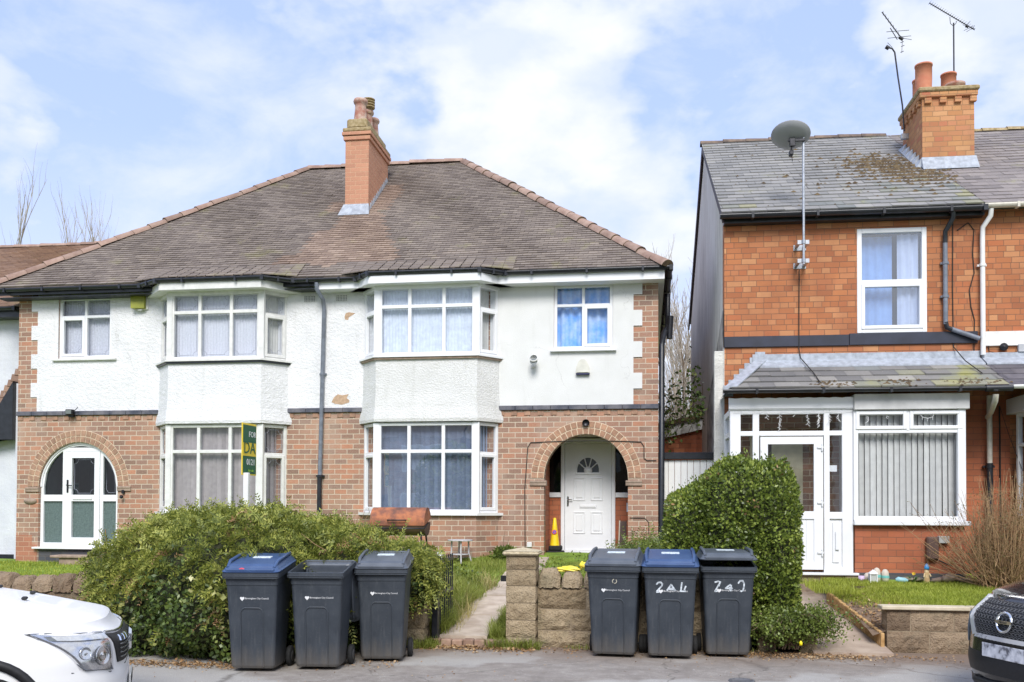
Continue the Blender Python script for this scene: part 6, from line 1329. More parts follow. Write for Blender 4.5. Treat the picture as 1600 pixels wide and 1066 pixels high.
m = MB(); m.hexa([(.05, 18.98, zz(.05)-.24), (1.19, 18.98, zz(1.19)-.24), (1.19, 19.05, zz(1.19)-.24), (.05, 19.05, zz(.05)-.24), (.05, 18.98, zz(.05)), (1.19, 18.98, zz(1.19)), (1.19, 19.05, zz(1.19)), (.05, 19.05, zz(.05))]); m.build('fascia', M['upvc_old'], t)
m = MB(); m.hexa([(.05, 18.9, zz(.05)+.0), (1.19, 18.9, zz(1.19)+.0), (1.19, 21, zz(1.19)+.0), (.05, 21, zz(.05)+.0), (.05, 18.9, zz(.05)+.08), (1.19, 18.9, zz(1.19)+.08), (1.19, 21, zz(1.19)+.08), (.05, 21, zz(.05)+.08)]); m.build('flat_roof', M['moss'], t)
# ornaments below the right bay
gr = lambda y: .45+(y-10.8)*.04
setf(FRR)
def orn(px, py, Y=13.35): a = at(px, py, Y); return a.x, Y, gr(Y)-.0
x, y, z = orn(1346, 905); t = thing('candle_pot', 'small lilac pot on the bed beside the porch base', 'pot', (x, y, z)); m = MB(); m.lathe([(0, 0), (.036, 0), (.042, .09), (.036, .09), (.034, .02), (0, .02)], (x, y, z), 18); m.build('pot_body', plain('lilac', lin(206, 182, 214), .5), t)
x, y, z = orn(1364, 905, 13.25); t = thing('lantern', 'small white candle lantern with glass sides under the bay window', 'lantern', (x, y, z))
m = MB()
for sx in (-1, 1):
    for sy in (-1, 1): m.bbox(x+sx*.045-.006, x+sx*.045+.006, y+sy*.045-.006, y+sy*.045+.006, z, z+.13, .002)
m.bbox(x-.056, x+.056, y-.056, y+.056, z-.005, z+.012, .003); m.bbox(x-.056, x+.056, y-.056, y+.056, z+.125, z+.14, .003); m.mesh_add([(x-.056, y-.056, z+.14), (x+.056, y-.056, z+.14), (x+.056, y+.056, z+.14), (x-.056, y+.056, z+.14), (x, y, z+.19)], [(0, 1, 4), (1, 2, 4), (2, 3, 4), (3, 0, 4)]); m.build('lantern_frame', M['upvc'], t)
m = MB(); m.box(x-.04, x+.04, y-.04, y+.04, z+.012, z+.12); m.build('lantern_glass', plain('milky_glass', (.5, .52, .5, 1), .2), t)
for i, (px, py, rz_, bands) in enumerate(((1356, 905, .0, 0), (1370, 905, .07, 1), (1383, 905, .05, 1))):
    x, y, z = orn(px, py, 13.42); labs = ('plain grey standing pebble ornament beside the lantern', 'tall pebble figure with teal band behind the lantern', 'leaning pebble figure with teal and tan bands right of the lantern')
    t = thing('pebble_ornament', labs[i], 'ornament', (x, y, z), 'painted pebble ornaments'); h = (.13, .2, .18)[i]
    m = MB(); m.lathe([(0, 0), (.045, .0), (.055, h*.35), (.045, h*.8), (.025, h*.96), (0, h)], (x, y, z), 16); o = m.build('pebble_body', plain('pale_pebble_%d' % i, lin(190, 178, 164), .6, c2=lin(214, 206, 192)), t)
    if bands: m = MB(); m.lathe([(.0565, h*.32), (.0575, h*.36), (.054, h*.52)], (x, y, z), 16); m.build('teal_band', plain('teal_%d' % i, lin(110, 178, 172), .6), o)
x, y, z = orn(1409, 905, 13.3); t = thing('blue_ornament', 'low pale blue rounded ornament lying on the bed edge', 'ornament', (x, y, z)); m = MB(); m.tube([(x-.08, y, z+.045), (x-.05, y, z+.05), (x+.04, y, z+.042), (x+.08, y, z+.04)], [.02, .04, .035, .015], 12); m.build('rounded_body', plain('pale_blue_glaze', lin(150, 196, 206), .4), t)
x, y, z = orn(1448, 905, 13.3); t = thing('garden_ornament', 'small garden figure with blue hood and tan coat below the meter boxes', 'ornament', (x, y, z))
m = MB(); m.lathe([(0, 0), (.035, 0), (.04, .05), (.028, .12), (.032, .17), (.02, .2), (0, .2)], (x, y, z), 14); m.tube([(x-.03, y-.01, z+.14), (x-.045, y-.03, z+.09)], .01, 6); m.tube([(x+.03, y-.01, z+.14), (x+.045, y-.03, z+.1)], .01, 6); o = m.build('figure_body', plain('tan_glaze', lin(196, 160, 110), .5, c2=lin(220, 200, 160), scale=20), t)
m = MB(); m.lathe([(0, 0), (.03, .0), (.034, .03), (.018, .07), (0, .085)], (x, y, z+.19), 14); m.build('blue_hood', plain('blue_glaze', lin(60, 140, 200), .4), t)
for i, (px, Y, rad) in enumerate(((1420, 13.5, (.12, .07, .03)), (1470, 13.45, (.13, .08, .035)), (1488, 13.55, (.12, .1, .05)), (1505, 13.45, (.13, .08, .04)), (1435, 13.5, (.09, .07, .03)), (1482, 13.35, (.1, .08, .06)))):
    x, y, z = orn(px, 900, Y); o = lump('rockery_stone', ('long flat rockery stone beside the blue ornament', 'grey rockery stone right of the hooded figure', 'mossy upper rockery stone near the bare shrub', 'rockery stone partly under the bare shrub', 'small rockery stone left of the hooded figure', 'rounded front rockery stone near the bare shrub')[i], 'rock', (0, 0, 0), rad, M['stone_block'] if i % 2 else plain('mossy_rock', lin(110, 112, 84), .95, c2=lin(146, 136, 120), scale=10), i, 2); o.location = FRR @ Vector((x, y, z)); tag(o, group='rockery stones')
x, y, z = orn(1427, 897, 13.45)
t = thing('flowering_plant', 'small green plant with a yellow flower in the rockery', 'plant', (x, y, z)); m = MB()
for i in range(40):
    a = rnd.uniform(0, 6.28); l = rnd.uniform(.04, .1); m.face([(x, y, z), (x+l*.5*math.cos(a)-.004, y+l*.5*math.sin(a), z+l*.7), (x+l*math.cos(a), y+l*math.sin(a), z+l), (x+l*.5*math.cos(a)+.006, y+l*.5*math.sin(a), z+l*.7)])
m.build('leaves', plain('plant_green', (.06, .13, .03, 1), .6), t); m = MB(); 
for i in range(10): a = i*.63; m.face([(x, y-.02, z+.12), (x+.025*math.cos(a), y-.02, z+.12+.02*math.sin(a)), (x+.025*math.cos(a+.5), y-.025, z+.12+.02*math.sin(a+.5))])
m.build('flower', plain('yellow_petals', lin(240, 200, 40), .6), t)
setf(ID)
# ------------------------------------------------------------------ foliage
def nrm(a): return a/np.maximum(1e-9, np.linalg.norm(a, axis=-1, keepdims=True))
def blob_points(blobs, n, depth=.12, p=2.6, lump=.06, seed=1):
    g = np.random.default_rng(seed); area = np.array([b[1][0]*b[1][1]+b[1][1]*b[1][2]+b[1][0]*b[1][2] for b in blobs]); cnt = (n*area/area.sum()*1.5).astype(int)
    Ps, Ns = [], []
    for (c, r), k in zip(blobs, cnt):
        d = nrm(g.normal(size=(k, 3))); s = 1/((np.abs(d)**p).sum(1)**(1/p)); c = np.array(c); r = np.array(r)
        l = 1+lump*(np.sin(d[:, 0]*7+c[0]*3)*np.sin(d[:, 2]*8+c[2])+.7*np.sin(d[:, 0]*17+1)*np.cos(d[:, 2]*15+d[:, 1]*9)); dep = 1-depth*g.random(k)**1.6
        q = c+d*r*(s*l*dep)[:, None]; nn = nrm(np.sign(d)*np.abs(d)**(p-1)/r)
        keep = np.ones(k, bool)
        for (c2, r2) in blobs:
            if tuple(c2) == tuple(c) and tuple(r2) == tuple(r): continue
            keep &= (np.abs((q-np.array(c2))/np.array(r2))**p).sum(1) > .72
        Ps.append(q[keep]); Ns.append(nn[keep])
    return np.concatenate(Ps), np.concatenate(Ns)
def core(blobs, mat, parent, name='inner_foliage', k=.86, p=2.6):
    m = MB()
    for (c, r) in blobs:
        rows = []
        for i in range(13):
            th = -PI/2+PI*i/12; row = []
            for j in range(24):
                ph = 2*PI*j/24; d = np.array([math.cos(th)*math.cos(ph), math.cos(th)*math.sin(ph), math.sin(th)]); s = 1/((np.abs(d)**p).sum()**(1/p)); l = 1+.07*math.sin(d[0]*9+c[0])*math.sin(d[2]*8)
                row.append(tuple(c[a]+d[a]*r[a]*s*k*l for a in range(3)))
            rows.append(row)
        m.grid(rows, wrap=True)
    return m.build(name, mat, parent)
def leaf_quads(P, D, S, L, w, fold=None):
    L = np.asarray(L)[:, None]; w = np.asarray(w)[:, None]; N = nrm(np.cross(D, S)); f = .25*w*N
    V = np.stack([P, P+D*L*.45+S*w+f, P+D*L, P+D*L*.45-S*w+f], 1).reshape(-1, 3); F = np.arange(len(V)).reshape(-1, 4); return V, F
def leaf_mesh(name, P, N, L, w, mat, parent, up=.2, out=.6, seed=2, droop=0.0, mi=None):
    g = np.random.default_rng(seed); k = len(P); D = nrm(N*out+g.normal(size=(k, 3))*.6+np.array([0, 0, up-droop])); S = nrm(np.cross(D, nrm(N+g.normal(size=(k, 3))*.5)))
    V, F = leaf_quads(P, D, S, L*g.uniform(.6, 1.25, k), w*g.uniform(.7, 1.2, k)); return np_mesh(name, V, F, mat, parent, mi)
def spray_mesh(name, P, N, L, mat, parent, seed=3, pairs=6, droop=.3, lw=.012, ll=.035, up=.3):
    """feathery conifer sprays: a short twig with paired slim leaflets"""
    g = np.random.default_rng(seed); k = len(P); D = nrm(N*.75+g.normal(size=(k, 3))*.45+np.array([0, 0, up])); D2 = nrm(D+np.array([0, 0, -droop*2])); S = nrm(np.cross(D, N+g.normal(size=(k, 3))*.3)); LL = L*g.uniform(.5, 1.25, k)[:, None]
    VV = []
    for i in range(pairs):
        f = (i+.5)/pairs; base = P+(D*(1-f)+D2*f)*LL*f; ax = nrm(D*(1-f)+D2*f)
        for s in (-1, 1):
            d = nrm(ax*.75+S*s*.8+g.normal(size=(k, 3))*.12); sd = nrm(np.cross(d, nrm(np.cross(ax, S)))); ln = ll*(1.15-.6*f)*g.uniform(.7, 1.3, k); V, F = leaf_quads(base, d, sd, ln, np.full(k, lw*.5)); VV.append(V.reshape(k, 4, 3))
    V = np.stack(VV, 1).reshape(-1, 3); return np_mesh(name, V, np.arange(len(V)).reshape(-1, 4), mat, parent)
M['yew'] = leafm('conifer_leaf', [(0, lin(64, 76, 32)), (.3, lin(108, 120, 50)), (.6, lin(150, 156, 70)), (.85, lin(186, 186, 94)), (1, lin(170, 146, 84))], .55, .3, 1.8)
M['ivy'] = leafm('ivy_leaf', [(0, lin(42, 58, 30)), (.4, lin(76, 96, 46)), (.72, lin(108, 126, 60)), (.88, lin(150, 158, 86)), (1, lin(222, 214, 158))], .4, .2, 2.5)
M['privet'] = leafm('privet_leaf', [(0, lin(54, 66, 30)), (.35, lin(94, 112, 46)), (.65, lin(138, 154, 66)), (.88, lin(182, 192, 98)), (1, lin(212, 212, 160))], .35, .3, 2.2)
M['cotone'] = leafm('small_shrub_leaf', [(0, lin(54, 68, 30)), (.4, lin(98, 114, 50)), (.8, lin(140, 156, 74)), (1, lin(150, 160, 90))], .45, .25, 3)
M['grass'] = leafm('grass_blade', [(0, lin(92, 100, 42)), (.35, lin(126, 138, 56)), (.68, lin(156, 166, 74)), (.86, lin(182, 184, 104)), (1, lin(206, 190, 142))], .6, .35, 1.5)
M['grass_r'] = leafm('lawn_blade', [(0, lin(110, 120, 42)), (.35, lin(146, 158, 54)), (.7, lin(174, 184, 72)), (.9, lin(192, 196, 98)), (1, lin(206, 196, 130))], .6, .35, 2)
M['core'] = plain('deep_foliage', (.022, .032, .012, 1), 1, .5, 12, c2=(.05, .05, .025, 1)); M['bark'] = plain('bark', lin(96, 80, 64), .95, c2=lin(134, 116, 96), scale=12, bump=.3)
M['twig'] = plain('bare_twig', lin(142, 112, 82), .9, c2=lin(178, 146, 108), scale=6, isl=.2); M['twig_far'] = plain('pale_twig', lin(150, 140, 128), .95, c2=lin(184, 172, 158), scale=1, isl=.2); M['deadleaf'] = leafm('dead_leaf', [(0, lin(110, 82, 52)), (.5, lin(160, 124, 84)), (1, lin(206, 186, 150))], .8, .1)

# big left hedge
t = thing('overgrown_hedge', 'long overgrown hedge of feathery conifer and ivy behind the left row of bins', 'hedge', (-4.3, 9.8, 0))
HB = [((-5.05, 9.9, .62), (.95, 1.15, .72)), ((-4.3, 9.65, .68), (.95, 1.15, .78)), ((-3.6, 9.95, .62), (.85, .9, .72)), ((-5.7, 10.2, .45), (.55, .7, .50)), ((-2.95, 10.1, .76), (.60, .50, .37)), ((-4.75, 10.1, 1.05), (.9, .75, .42)), ((-3.7, 10.3, 1.05), (.7, .5, .30))]
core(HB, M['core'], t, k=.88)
P, N = blob_points(HB, 17000, .16, seed=5, lump=.07); fr = P[:, 2] > .05; P, N = P[fr], N[fr]
g_ = np.random.default_rng(3); sel = (P[:, 2]+.25*np.sin(P[:, 0]*3.1)+g_.normal(size=len(P))*.16) > .62+.12*(P[:, 0] < -4.5); 
spray_mesh('conifer_foliage', P[sel], N[sel], .17, M['yew'], t, lw=.017, ll=.055, droop=.35, pairs=6)
P, N = blob_points(HB, 52000, .10, seed=6, lump=.07); fr = P[:, 2] > .015; P, N = P[fr], N[fr]; g_ = np.random.default_rng(4); sel = (P[:, 2]+.25*np.sin(P[:, 0]*3.1)+g_.normal(size=len(P))*.22) < .70
leaf_mesh('ivy_foliage', P[sel], N[sel], .050, .020, M['ivy'], t, up=-.25, out=.45, seed=7)
# loose sprays breaking the outline
g_ = np.random.default_rng(9); k = 420; px = g_.uniform(-6.0, -2.35, k); tops = np.interp(px, [-6.1, -5.6, -5.0, -4.3, -3.6, -3.0, -2.3], [.80, 1.2, 1.42, 1.45, 1.24, 1.14, .98]); P = np.stack([px, g_.uniform(9.4, 10.5, k), tops-.06+g_.normal(size=k)*.05], 1); N = nrm(np.stack([g_.normal(size=k)*.6, -np.abs(g_.normal(size=k))*.5, np.ones(k)], 1)); spray_mesh('loose_sprays', P, N, .30, M['yew'], t, pairs=9, droop=.28, lw=.016, ll=.055)
P = np.stack([g_.uniform(-2.95, -2.28, 500), g_.uniform(9.75, 10.5, 500), g_.uniform(.55, 1.12, 500)], 1); N = nrm(np.stack([g_.uniform(0, 1, 500), -g_.uniform(0, .8, 500), g_.uniform(-.2, .6, 500)], 1)); spray_mesh('loose_sprays', P, N, .22, M['yew'], t, pairs=8, droop=.8, lw=.016, ll=.05)
m = MB()
for i in range(14):
    x = -4.6+rnd.gauss(0, .5); y = rnd.uniform(9.0, 9.8); a = rnd.uniform(-.3, .3); m.tube([(x, y, .05), (x+a*.3, y+.05, .7), (x+a*.6, y, 1.3)], [.012, .01, .005], 5)
for i in range(24):
    x = -3.3+rnd.gauss(0, .45); m.tube([(x, 10.2, 1.0), (x+rnd.uniform(-.1, .1), 10.15, 1.25), (x+rnd.uniform(-.2, .2), 10.1, 1.42+rnd.uniform(0, .14))], [.005, .004, .002], 4)
for i in range(90):      # woody shoots poking out through the face
    x = rnd.uniform(-5.7, -2.6); z = rnd.uniform(.3, 1.2); y = 8.95+rnd.uniform(0, .25)+(.8 if x > -3.2 else 0); a = rnd.uniform(-.2, .2); m.tube([(x, y+.25, z-.1), (x+a*.5, y+.05, z), (x+a, y-.06, z+rnd.uniform(-.05, .12))], [.006, .005, .002], 4)
m.build('stems', M['twig'], t)
P, N = blob_points(HB, 2600, .04, seed=71, lump=.07); g_ = np.random.default_rng(72); f_ = np.sin(P[:, 0]*6+1)*np.sin(P[:, 2]*7+P[:, 0]*2); sel = (f_ > .55) & (P[:, 2] > .25); spray_mesh('dead_sprays', P[sel], N[sel], .16, M['deadleaf'], t, pairs=6, lw=.012, ll=.045, droop=.5)
P, N = blob_points(HB, 2600, .02, seed=73, lump=.07); sel = (P[:, 2] < .9) & (P[:, 2] > .03) & (np.sin(P[:, 0]*5+P[:, 2]*6) > .1); leaf_mesh('variegated_ivy', P[sel], N[sel], .07, .032, leafm('pale_ivy_leaf', [(0, lin(120, 132, 70)), (.5, lin(170, 174, 104)), (1, lin(222, 216, 160))], .4, .2), t, up=-.25, out=.4, seed=74)

# privet hedge on the right
t = thing('privet_hedge', 'clipped bright green privet hedge beside the white porch', 'hedge', (.8, 11.2, .2))
PB = [((1.17, 11.15, 1.18), (.56, .75, .93)), ((.66, 11.3, 1.02), (.44, .70, .80)), ((1.32, 11.05, .62), (.40, .45, .62)), ((.74, 11.2, .75), (.40, .5, .55))]
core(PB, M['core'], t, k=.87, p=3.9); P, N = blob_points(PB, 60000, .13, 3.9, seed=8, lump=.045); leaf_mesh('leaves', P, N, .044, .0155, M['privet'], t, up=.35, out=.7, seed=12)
k = 700; P, N = blob_points(PB, k, .02, 3.2, seed=18, lump=.035); sel = N[:, 2] > .2; P, N = P[sel], N[sel]; g_ = np.random.default_rng(5)
PP = np.concatenate([P+np.array([0, 0, 1])*f*.11+g_.normal(size=P.shape)*.012 for f in (0, .3, .6, .9)]); tag(leaf_mesh('shoots', PP, np.tile(N, (4, 1)), .04, .013, M['privet'], t, up=.5, out=.5, seed=13), kind='stuff')
m = MB()
for i in range(26): x = .9+rnd.gauss(0, .25); y = 10.55+rnd.uniform(0, .5); m.tube([(x, y+.3, .05), (x+rnd.uniform(-.1, .1), y+.1, .5), (x+rnd.uniform(-.25, .25), y+rnd.uniform(-.02, .1), rnd.uniform(.8, 1.9))], [.012, .009, .003], 5)
m.build('stems', M['bark'], t); P, N = blob_points(PB, 2500, .05, 3.9, seed=81); f_ = np.sin(P[:, 0]*8+2)*np.sin(P[:, 2]*7); sel = f_ > .6; leaf_mesh('browned_leaves', P[sel], N[sel], .04, .014, M['deadleaf'], t, seed=82)
# climbing ivy and dark bush by the alley gate (grows up the gate foot)
t = thing('weedy_shrub', 'low tangled green weeds under the alley gate', 'shrub', (.2, 14.5, .6))
WB = [((.1, 14.9, .72), (.5, .5, .32)), ((.65, 14.2, .70), (.55, .6, .38)), ((-.2, 13.9, .55), (.5, .5, .25)), ((.3, 12.4, .5), (.6, .7, .42)), ((-.3, 12.2, .40), (.4, .5, .26))]
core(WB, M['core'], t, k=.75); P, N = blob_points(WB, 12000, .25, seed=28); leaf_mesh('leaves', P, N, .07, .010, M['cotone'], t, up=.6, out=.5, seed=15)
P, N = blob_points(WB, 900, .05, seed=38); sel = N[:, 2] > 0; P, N = P[sel], N[sel]; spray_mesh('tall_weeds', P, N, .28, M['cotone'], t, pairs=6, lw=.018, ll=.05, droop=.1, up=1)
# cotoneaster
t = thing('small_shrub', 'small arching evergreen shrub over two stone posts left of the concrete path', 'shrub', (1.5, 10.4, .1))
m = MB(); tips = []; g_ = np.random.default_rng(21)
for i in range(120):
    a = g_.uniform(-PI, .25); x0, y0 = 1.5+g_.normal()*.08, 10.45+g_.normal()*.06; ln = g_.uniform(.2, .62); hz_ = g_.uniform(.25, .62); pts = []
    for j in range(8):
        f = j/7; pts.append((x0+math.cos(a)*ln*f, y0+math.sin(a)*ln*.75*f, .05+hz_*(1.9*f-1.35*f*f)))
    m.tube(pts, [.008*(1-f*.1) for f in range(8)], 4)
    for j in range(2, 8):
        for q in range(16): tips.append([pts[j][c]+g_.normal()*.05 for c in range(3)])
m.build('arching_stems', M['bark'], t); P = np.array(tips); P = P[P[:, 2] > .02]; N = nrm(g_.normal(size=P.shape)+np.array([0, -.4, .6])); leaf_mesh('leaves', P, N, .034, .012, M['cotone'], t, up=.3, out=.5, seed=22)
m = MB(); m.lathe([(0, 0), (.016, .0), (.018, .03), (0, .05)], (1.60, 10.02, .14), 8); tag(m.build('yellow_flower', plain('yellow_bloom', lin(250, 226, 30), .5)), 'single yellow flower low in the small arching shrub', 'flower')
# bare shrub on the right
t = thing('bare_shrub', 'large bare brown twiggy shrub in front of the black-footed downpipe', 'shrub', (4.6, 13.0, .5))
m = MB(); lv_ = []; g_ = np.random.default_rng(31)
for i in range(420):
    a = g_.uniform(0, 2*PI); x0, y0 = 4.60+g_.normal()*.12, 12.9+g_.normal()*.1; ln = abs(g_.normal())*.50+.08; H_ = g_.uniform(.5, 1.72)*(1-.25*ln); pts = []; bend = g_.normal()*.1
    for j in range(6):
        f = j/5; pts.append((x0+math.cos(a)*ln*f**.8+bend*math.sin(f*3)*.5, y0+math.sin(a)*ln*.8*f**.8, .5+H_*(f-.10*f*f*ln)))
    m.tube(pts, [.007, .006, .005, .004, .003, .002], 3, caps=False)
    for q in range(3):
        j = g_.integers(2, 5); p = pts[j]; d = np.array([g_.normal(), g_.normal()*.7, abs(g_.normal())+.1]); d = d/np.linalg.norm(d)*g_.uniform(.1, .28); e = (p[0]+d[0], p[1]+d[1], p[2]+d[2]); m.tube([p, e], [.003, .0015], 3, caps=False); lv_ += [[e[c]+g_.normal()*.02 for c in range(3)] for _ in range(2)]
m.build('bare_twigs', M['twig'], t); P = np.array(lv_); leaf_mesh('withered_leaves', P, nrm(g_.normal(size=P.shape)), .022, .009, leafm('olive_brown_leaf', [(0, lin(96, 84, 50)), (1, lin(128, 122, 70))]), t, seed=32)

gz_left_np = lambda y: .06+np.maximum(0, y-10.5)*.125
# ---- grass: blades
def blades(x0, x1, y0, y1, n, fz, h, mat, seed, name, label=None, keep=None, lean=.35, w=.006, zxy=None):
    g = np.random.default_rng(seed); X = g.uniform(x0, x1, n); Y = g.uniform(y0, y1, n)
    if keep is not None: s = keep(X, Y, g); X, Y = X[s], Y[s]
    n = len(X); Z = np.array([zxy(x, y) for x, y in zip(X, Y)] if zxy else [fz(y) for y in Y])-.005; hh = (h(X, Y) if callable(h) else np.full(n, h))*g.uniform(.5, 1.3, n); a = g.uniform(0, 2*PI, n); ln = g.uniform(.1, 1, n)*lean
    b = np.stack([X, Y, Z], 1); d = np.stack([np.cos(a)*ln, np.sin(a)*ln, np.ones(n)], 1); s_ = np.stack([-np.sin(a), np.cos(a), np.zeros(n)], 1)*w/2*g.uniform(.7, 1.4, n)[:, None]; H = hh[:, None]
    m1 = b+d*H*.55; m2 = b+nrm(d*np.array([2.2, 2.2, 1]))*H*1.02
    V = np.stack([b-s_, b+s_, m1+s_*.8, m2+s_*.1, m2-s_*.1, m1-s_*.8], 1).reshape(-1, 3); i = np.arange(n)[:, None]*6; F = np.concatenate([i+np.array([0, 1, 2, 5]), i+np.array([5, 2, 3, 4])], 0)
    o = np_mesh(name, V, F, mat); o['kind'] = 'stuff'; return o
def kl(X, Y, g): c = -2.04+np.minimum(.16, np.maximum(0, Y-12)*.16); d = np.abs(X-c); return (d > .235+.05*np.sin(Y*9)+.02*np.sin(Y*31)) & ((d > .45) | (g.random(len(X)) < .8))
def hl(X, Y): return np.where(X < -2.3, .14, np.where(X < -1.9, .11, .07))+.09*np.clip(1-np.abs(Y-10.9)/1.2, 0, 1)+.03*np.sin(X*5+Y*3)
blades(-3.3, -.2, 10.6, 15.9, 52000, lambda y: gz_left(y), lambda X, Y: hl(X, Y)*np.where(Y > 15.2, .3, np.where(Y > 13.5, .6, 1.0)), M['grass'], 1, 'grass', keep=kl)
blades(-3.0, -2.2, 10.45, 12.6, 15000, lambda y: gz_left(y), lambda X, Y: .22+.1*np.sin(X*9+Y*4), M['grass'], 2, 'long_grass', keep=lambda X, Y, g: X < -2.30+.03*g.normal(size=len(X)), lean=.6)
blades(-3.0, -2.15, 10.5, 13.4, 3800, lambda y: gz_left(y), lambda X, Y: .24+.08*np.sin(X*9+Y*4), leafm('straw_blade', [(0, lin(150, 146, 84)), (.5, lin(186, 172, 112)), (1, lin(208, 196, 150))], .7, .3), 22, 'straw_grass', keep=lambda X, Y, g: np.sin(X*6+Y*3)+g.normal(size=len(X))*.4 > .2, lean=.8, w=.005)
blades(-1.8, -1.45, 10.40, 11.3, 6500, lambda y: gz_left(y), lambda X, Y: .16+.05*np.sin(X*19+Y*4), M['grass'], 3, 'grass_tuft', keep=lambda X, Y, g: X > -1.74+.02*g.normal(size=len(X)), lean=.6)
blades(-14, -8.2, 10.7, 15.9, 34000, lambda y: gz_far(y), .05, M['grass_r'], 4, 'grass', w=.008)
def kr(X, Y, g): return (X > 3.15-(Y-10.7)*.34+.08*g.normal(size=len(X))) | (Y > 12.9)
blades(2.50, 6.2, 10.82, 13.25, 60000, lambda y: .45+(y-10.8)*.04, .05, M['grass_r'], 5, 'grass', keep=lambda X, Y, g: kr(X, Y, g) & (X > 3.05), w=.006)
blades(2.46, 3.07, 10.82, 13.6, 14000, lambda y: 0, .05, M['grass_r'], 15, 'grass', keep=kr, w=.006, zxy=soilz)
blades(2.15, 2.7, 12.3, 13.6, 1800, lambda y: .44+(y-10.8)*.03, .08, M['grass_r'], 6, 'grass_tuft')
blades(-1.25, 1.2, 10.25, 10.36, 700, lambda y: .0, .06, M['grass'], 7, 'weeds', keep=lambda X, Y, g: np.sin(X*7)+g.normal(size=len(X))*.5 > .6)
blades(-1.75, -1.15, 10.12, 10.28, 420, lambda y: .0, .16, M['grass'], 8, 'weeds', lean=1.0)
blades(-2.75, -2.3, 10.0, 10.35, 900, lambda y: .0, .13, M['grass'], 9, 'weeds', lean=1.1)
blades(-4.9, -1.9, 15.75, 15.98, 1500, lambda y: .68, .15, M['grass'], 10, 'weeds', keep=lambda X, Y, g: np.sin(X*5+1)+g.normal(size=len(X))*.4 > .35)
for i, (x, y, r_, lab) in enumerate(((-2.35, 15.6, .20, 'tuft of green weeds by the wall between the white table and the gate pillar'), (-.1, 15.5, .26, 'green weeds at the foot of the right brick pier of the porch'))):
    t = thing('weed_clump', lab, 'plant', (x, y, .65)); B_ = [((x, y, .72), (r_, r_*.6, .16))]; P, N = blob_points(B_, 1500, .9, seed=50+i); leaf_mesh('leaves', P, N, .07, .016, M['cotone'], t, up=.7, seed=51+i)
m = MB(); 
for x, y, h_ in ((-2.45, 15.85, .55), (-2.38, 15.85, .42), (-2.52, 15.8, .3)): m.tube([(x, y, .65), (x+.02, y, .65+h_*.6), (x+.05, y, .65+h_)], [.005, .004, .002], 4)
tag(m.build('dry_stalks', M['bark']), 'three thin dark dry stalks standing against the brick under the right bay', 'stalks')
g_ = np.random.default_rng(95); k = 5200; X = g_.uniform(-3.2, -.2, k); Y = g_.uniform(10.7, 15.8, k); sel = (np.abs(X+2.0) > .33) & (np.sin(X*4+Y*2.3)+g_.normal(size=k)*.5 > .2); X, Y = X[sel], Y[sel]; P = np.stack([X, Y, gz_left_np(Y)+g_.uniform(.02, .10, len(X))], 1); o = leaf_mesh('broadleaf_weeds', P, np.tile([0, 0, 1.0], (len(P), 1)), .06, .022, M['cotone'], None, up=.1, out=.4, seed=96); o['kind'] = 'stuff'
# dead leaves and grit along the wall foot
def litter(n, fx, seed, name, mat, L=.035, w=.014, z=.006):
    g = np.random.default_rng(seed); P = np.array([fx(g) for _ in range(n)]); P[:, 2] = P[:, 2]+z+g.random(n)*.012; N = nrm(g.normal(size=(n, 3))*.35+np.array([0, 0, 1])); D = nrm(np.cross(N, g.normal(size=(n, 3)))); S = nrm(np.cross(D, N)); V, F = leaf_quads(P, D, S, L*g.uniform(.4, 1.3, n), w*g.uniform(.5, 1.3, n)); o = np_mesh(name, V, F, mat); o['kind'] = 'stuff'; return o
litter(1500, lambda g: (g.uniform(-5.2, 3.2), 10.34-abs(g.normal())*.22-(1.5 if False else 0), 0), 61, 'leaf_litter', M['deadleaf'], .03, .012)
litter(700, lambda g: (g.uniform(-2.6, -1.2), 10.26-abs(g.normal())*.16, 0), 62, 'leaf_litter', M['deadleaf'], .04, .018)
litter(900, lambda g: (g.uniform(-5.3, -3.9), 8.62+g.normal()*.10+(0 if True else 0), 0), 63, 'leaf_litter', M['deadleaf'], .035, .014)
litter(300, lambda g: (g.uniform(-4.2, -2.4), 9.0+g.normal()*.25, 0), 64, 'leaf_litter', M['deadleaf'], .03, .012)
litter(260, lambda g: (g.uniform(-5, 4), g.uniform(7.6, 10.2), 0), 65, 'leaf_litter', M['deadleaf'], .02, .008)
litter(800, lambda g: (g.uniform(1.0, 2.3), 10.2+g.normal()*.14, 0), 66, 'bark_litter', M['deadleaf'], .03, .012)
litter(420, lambda g: (lambda x, y: (x, y, soilz(x, y)))(2.52+g.uniform(0, .4), g.uniform(10.7, 12.6)), 67, 'soil_litter', M['deadleaf'], .04, .018)

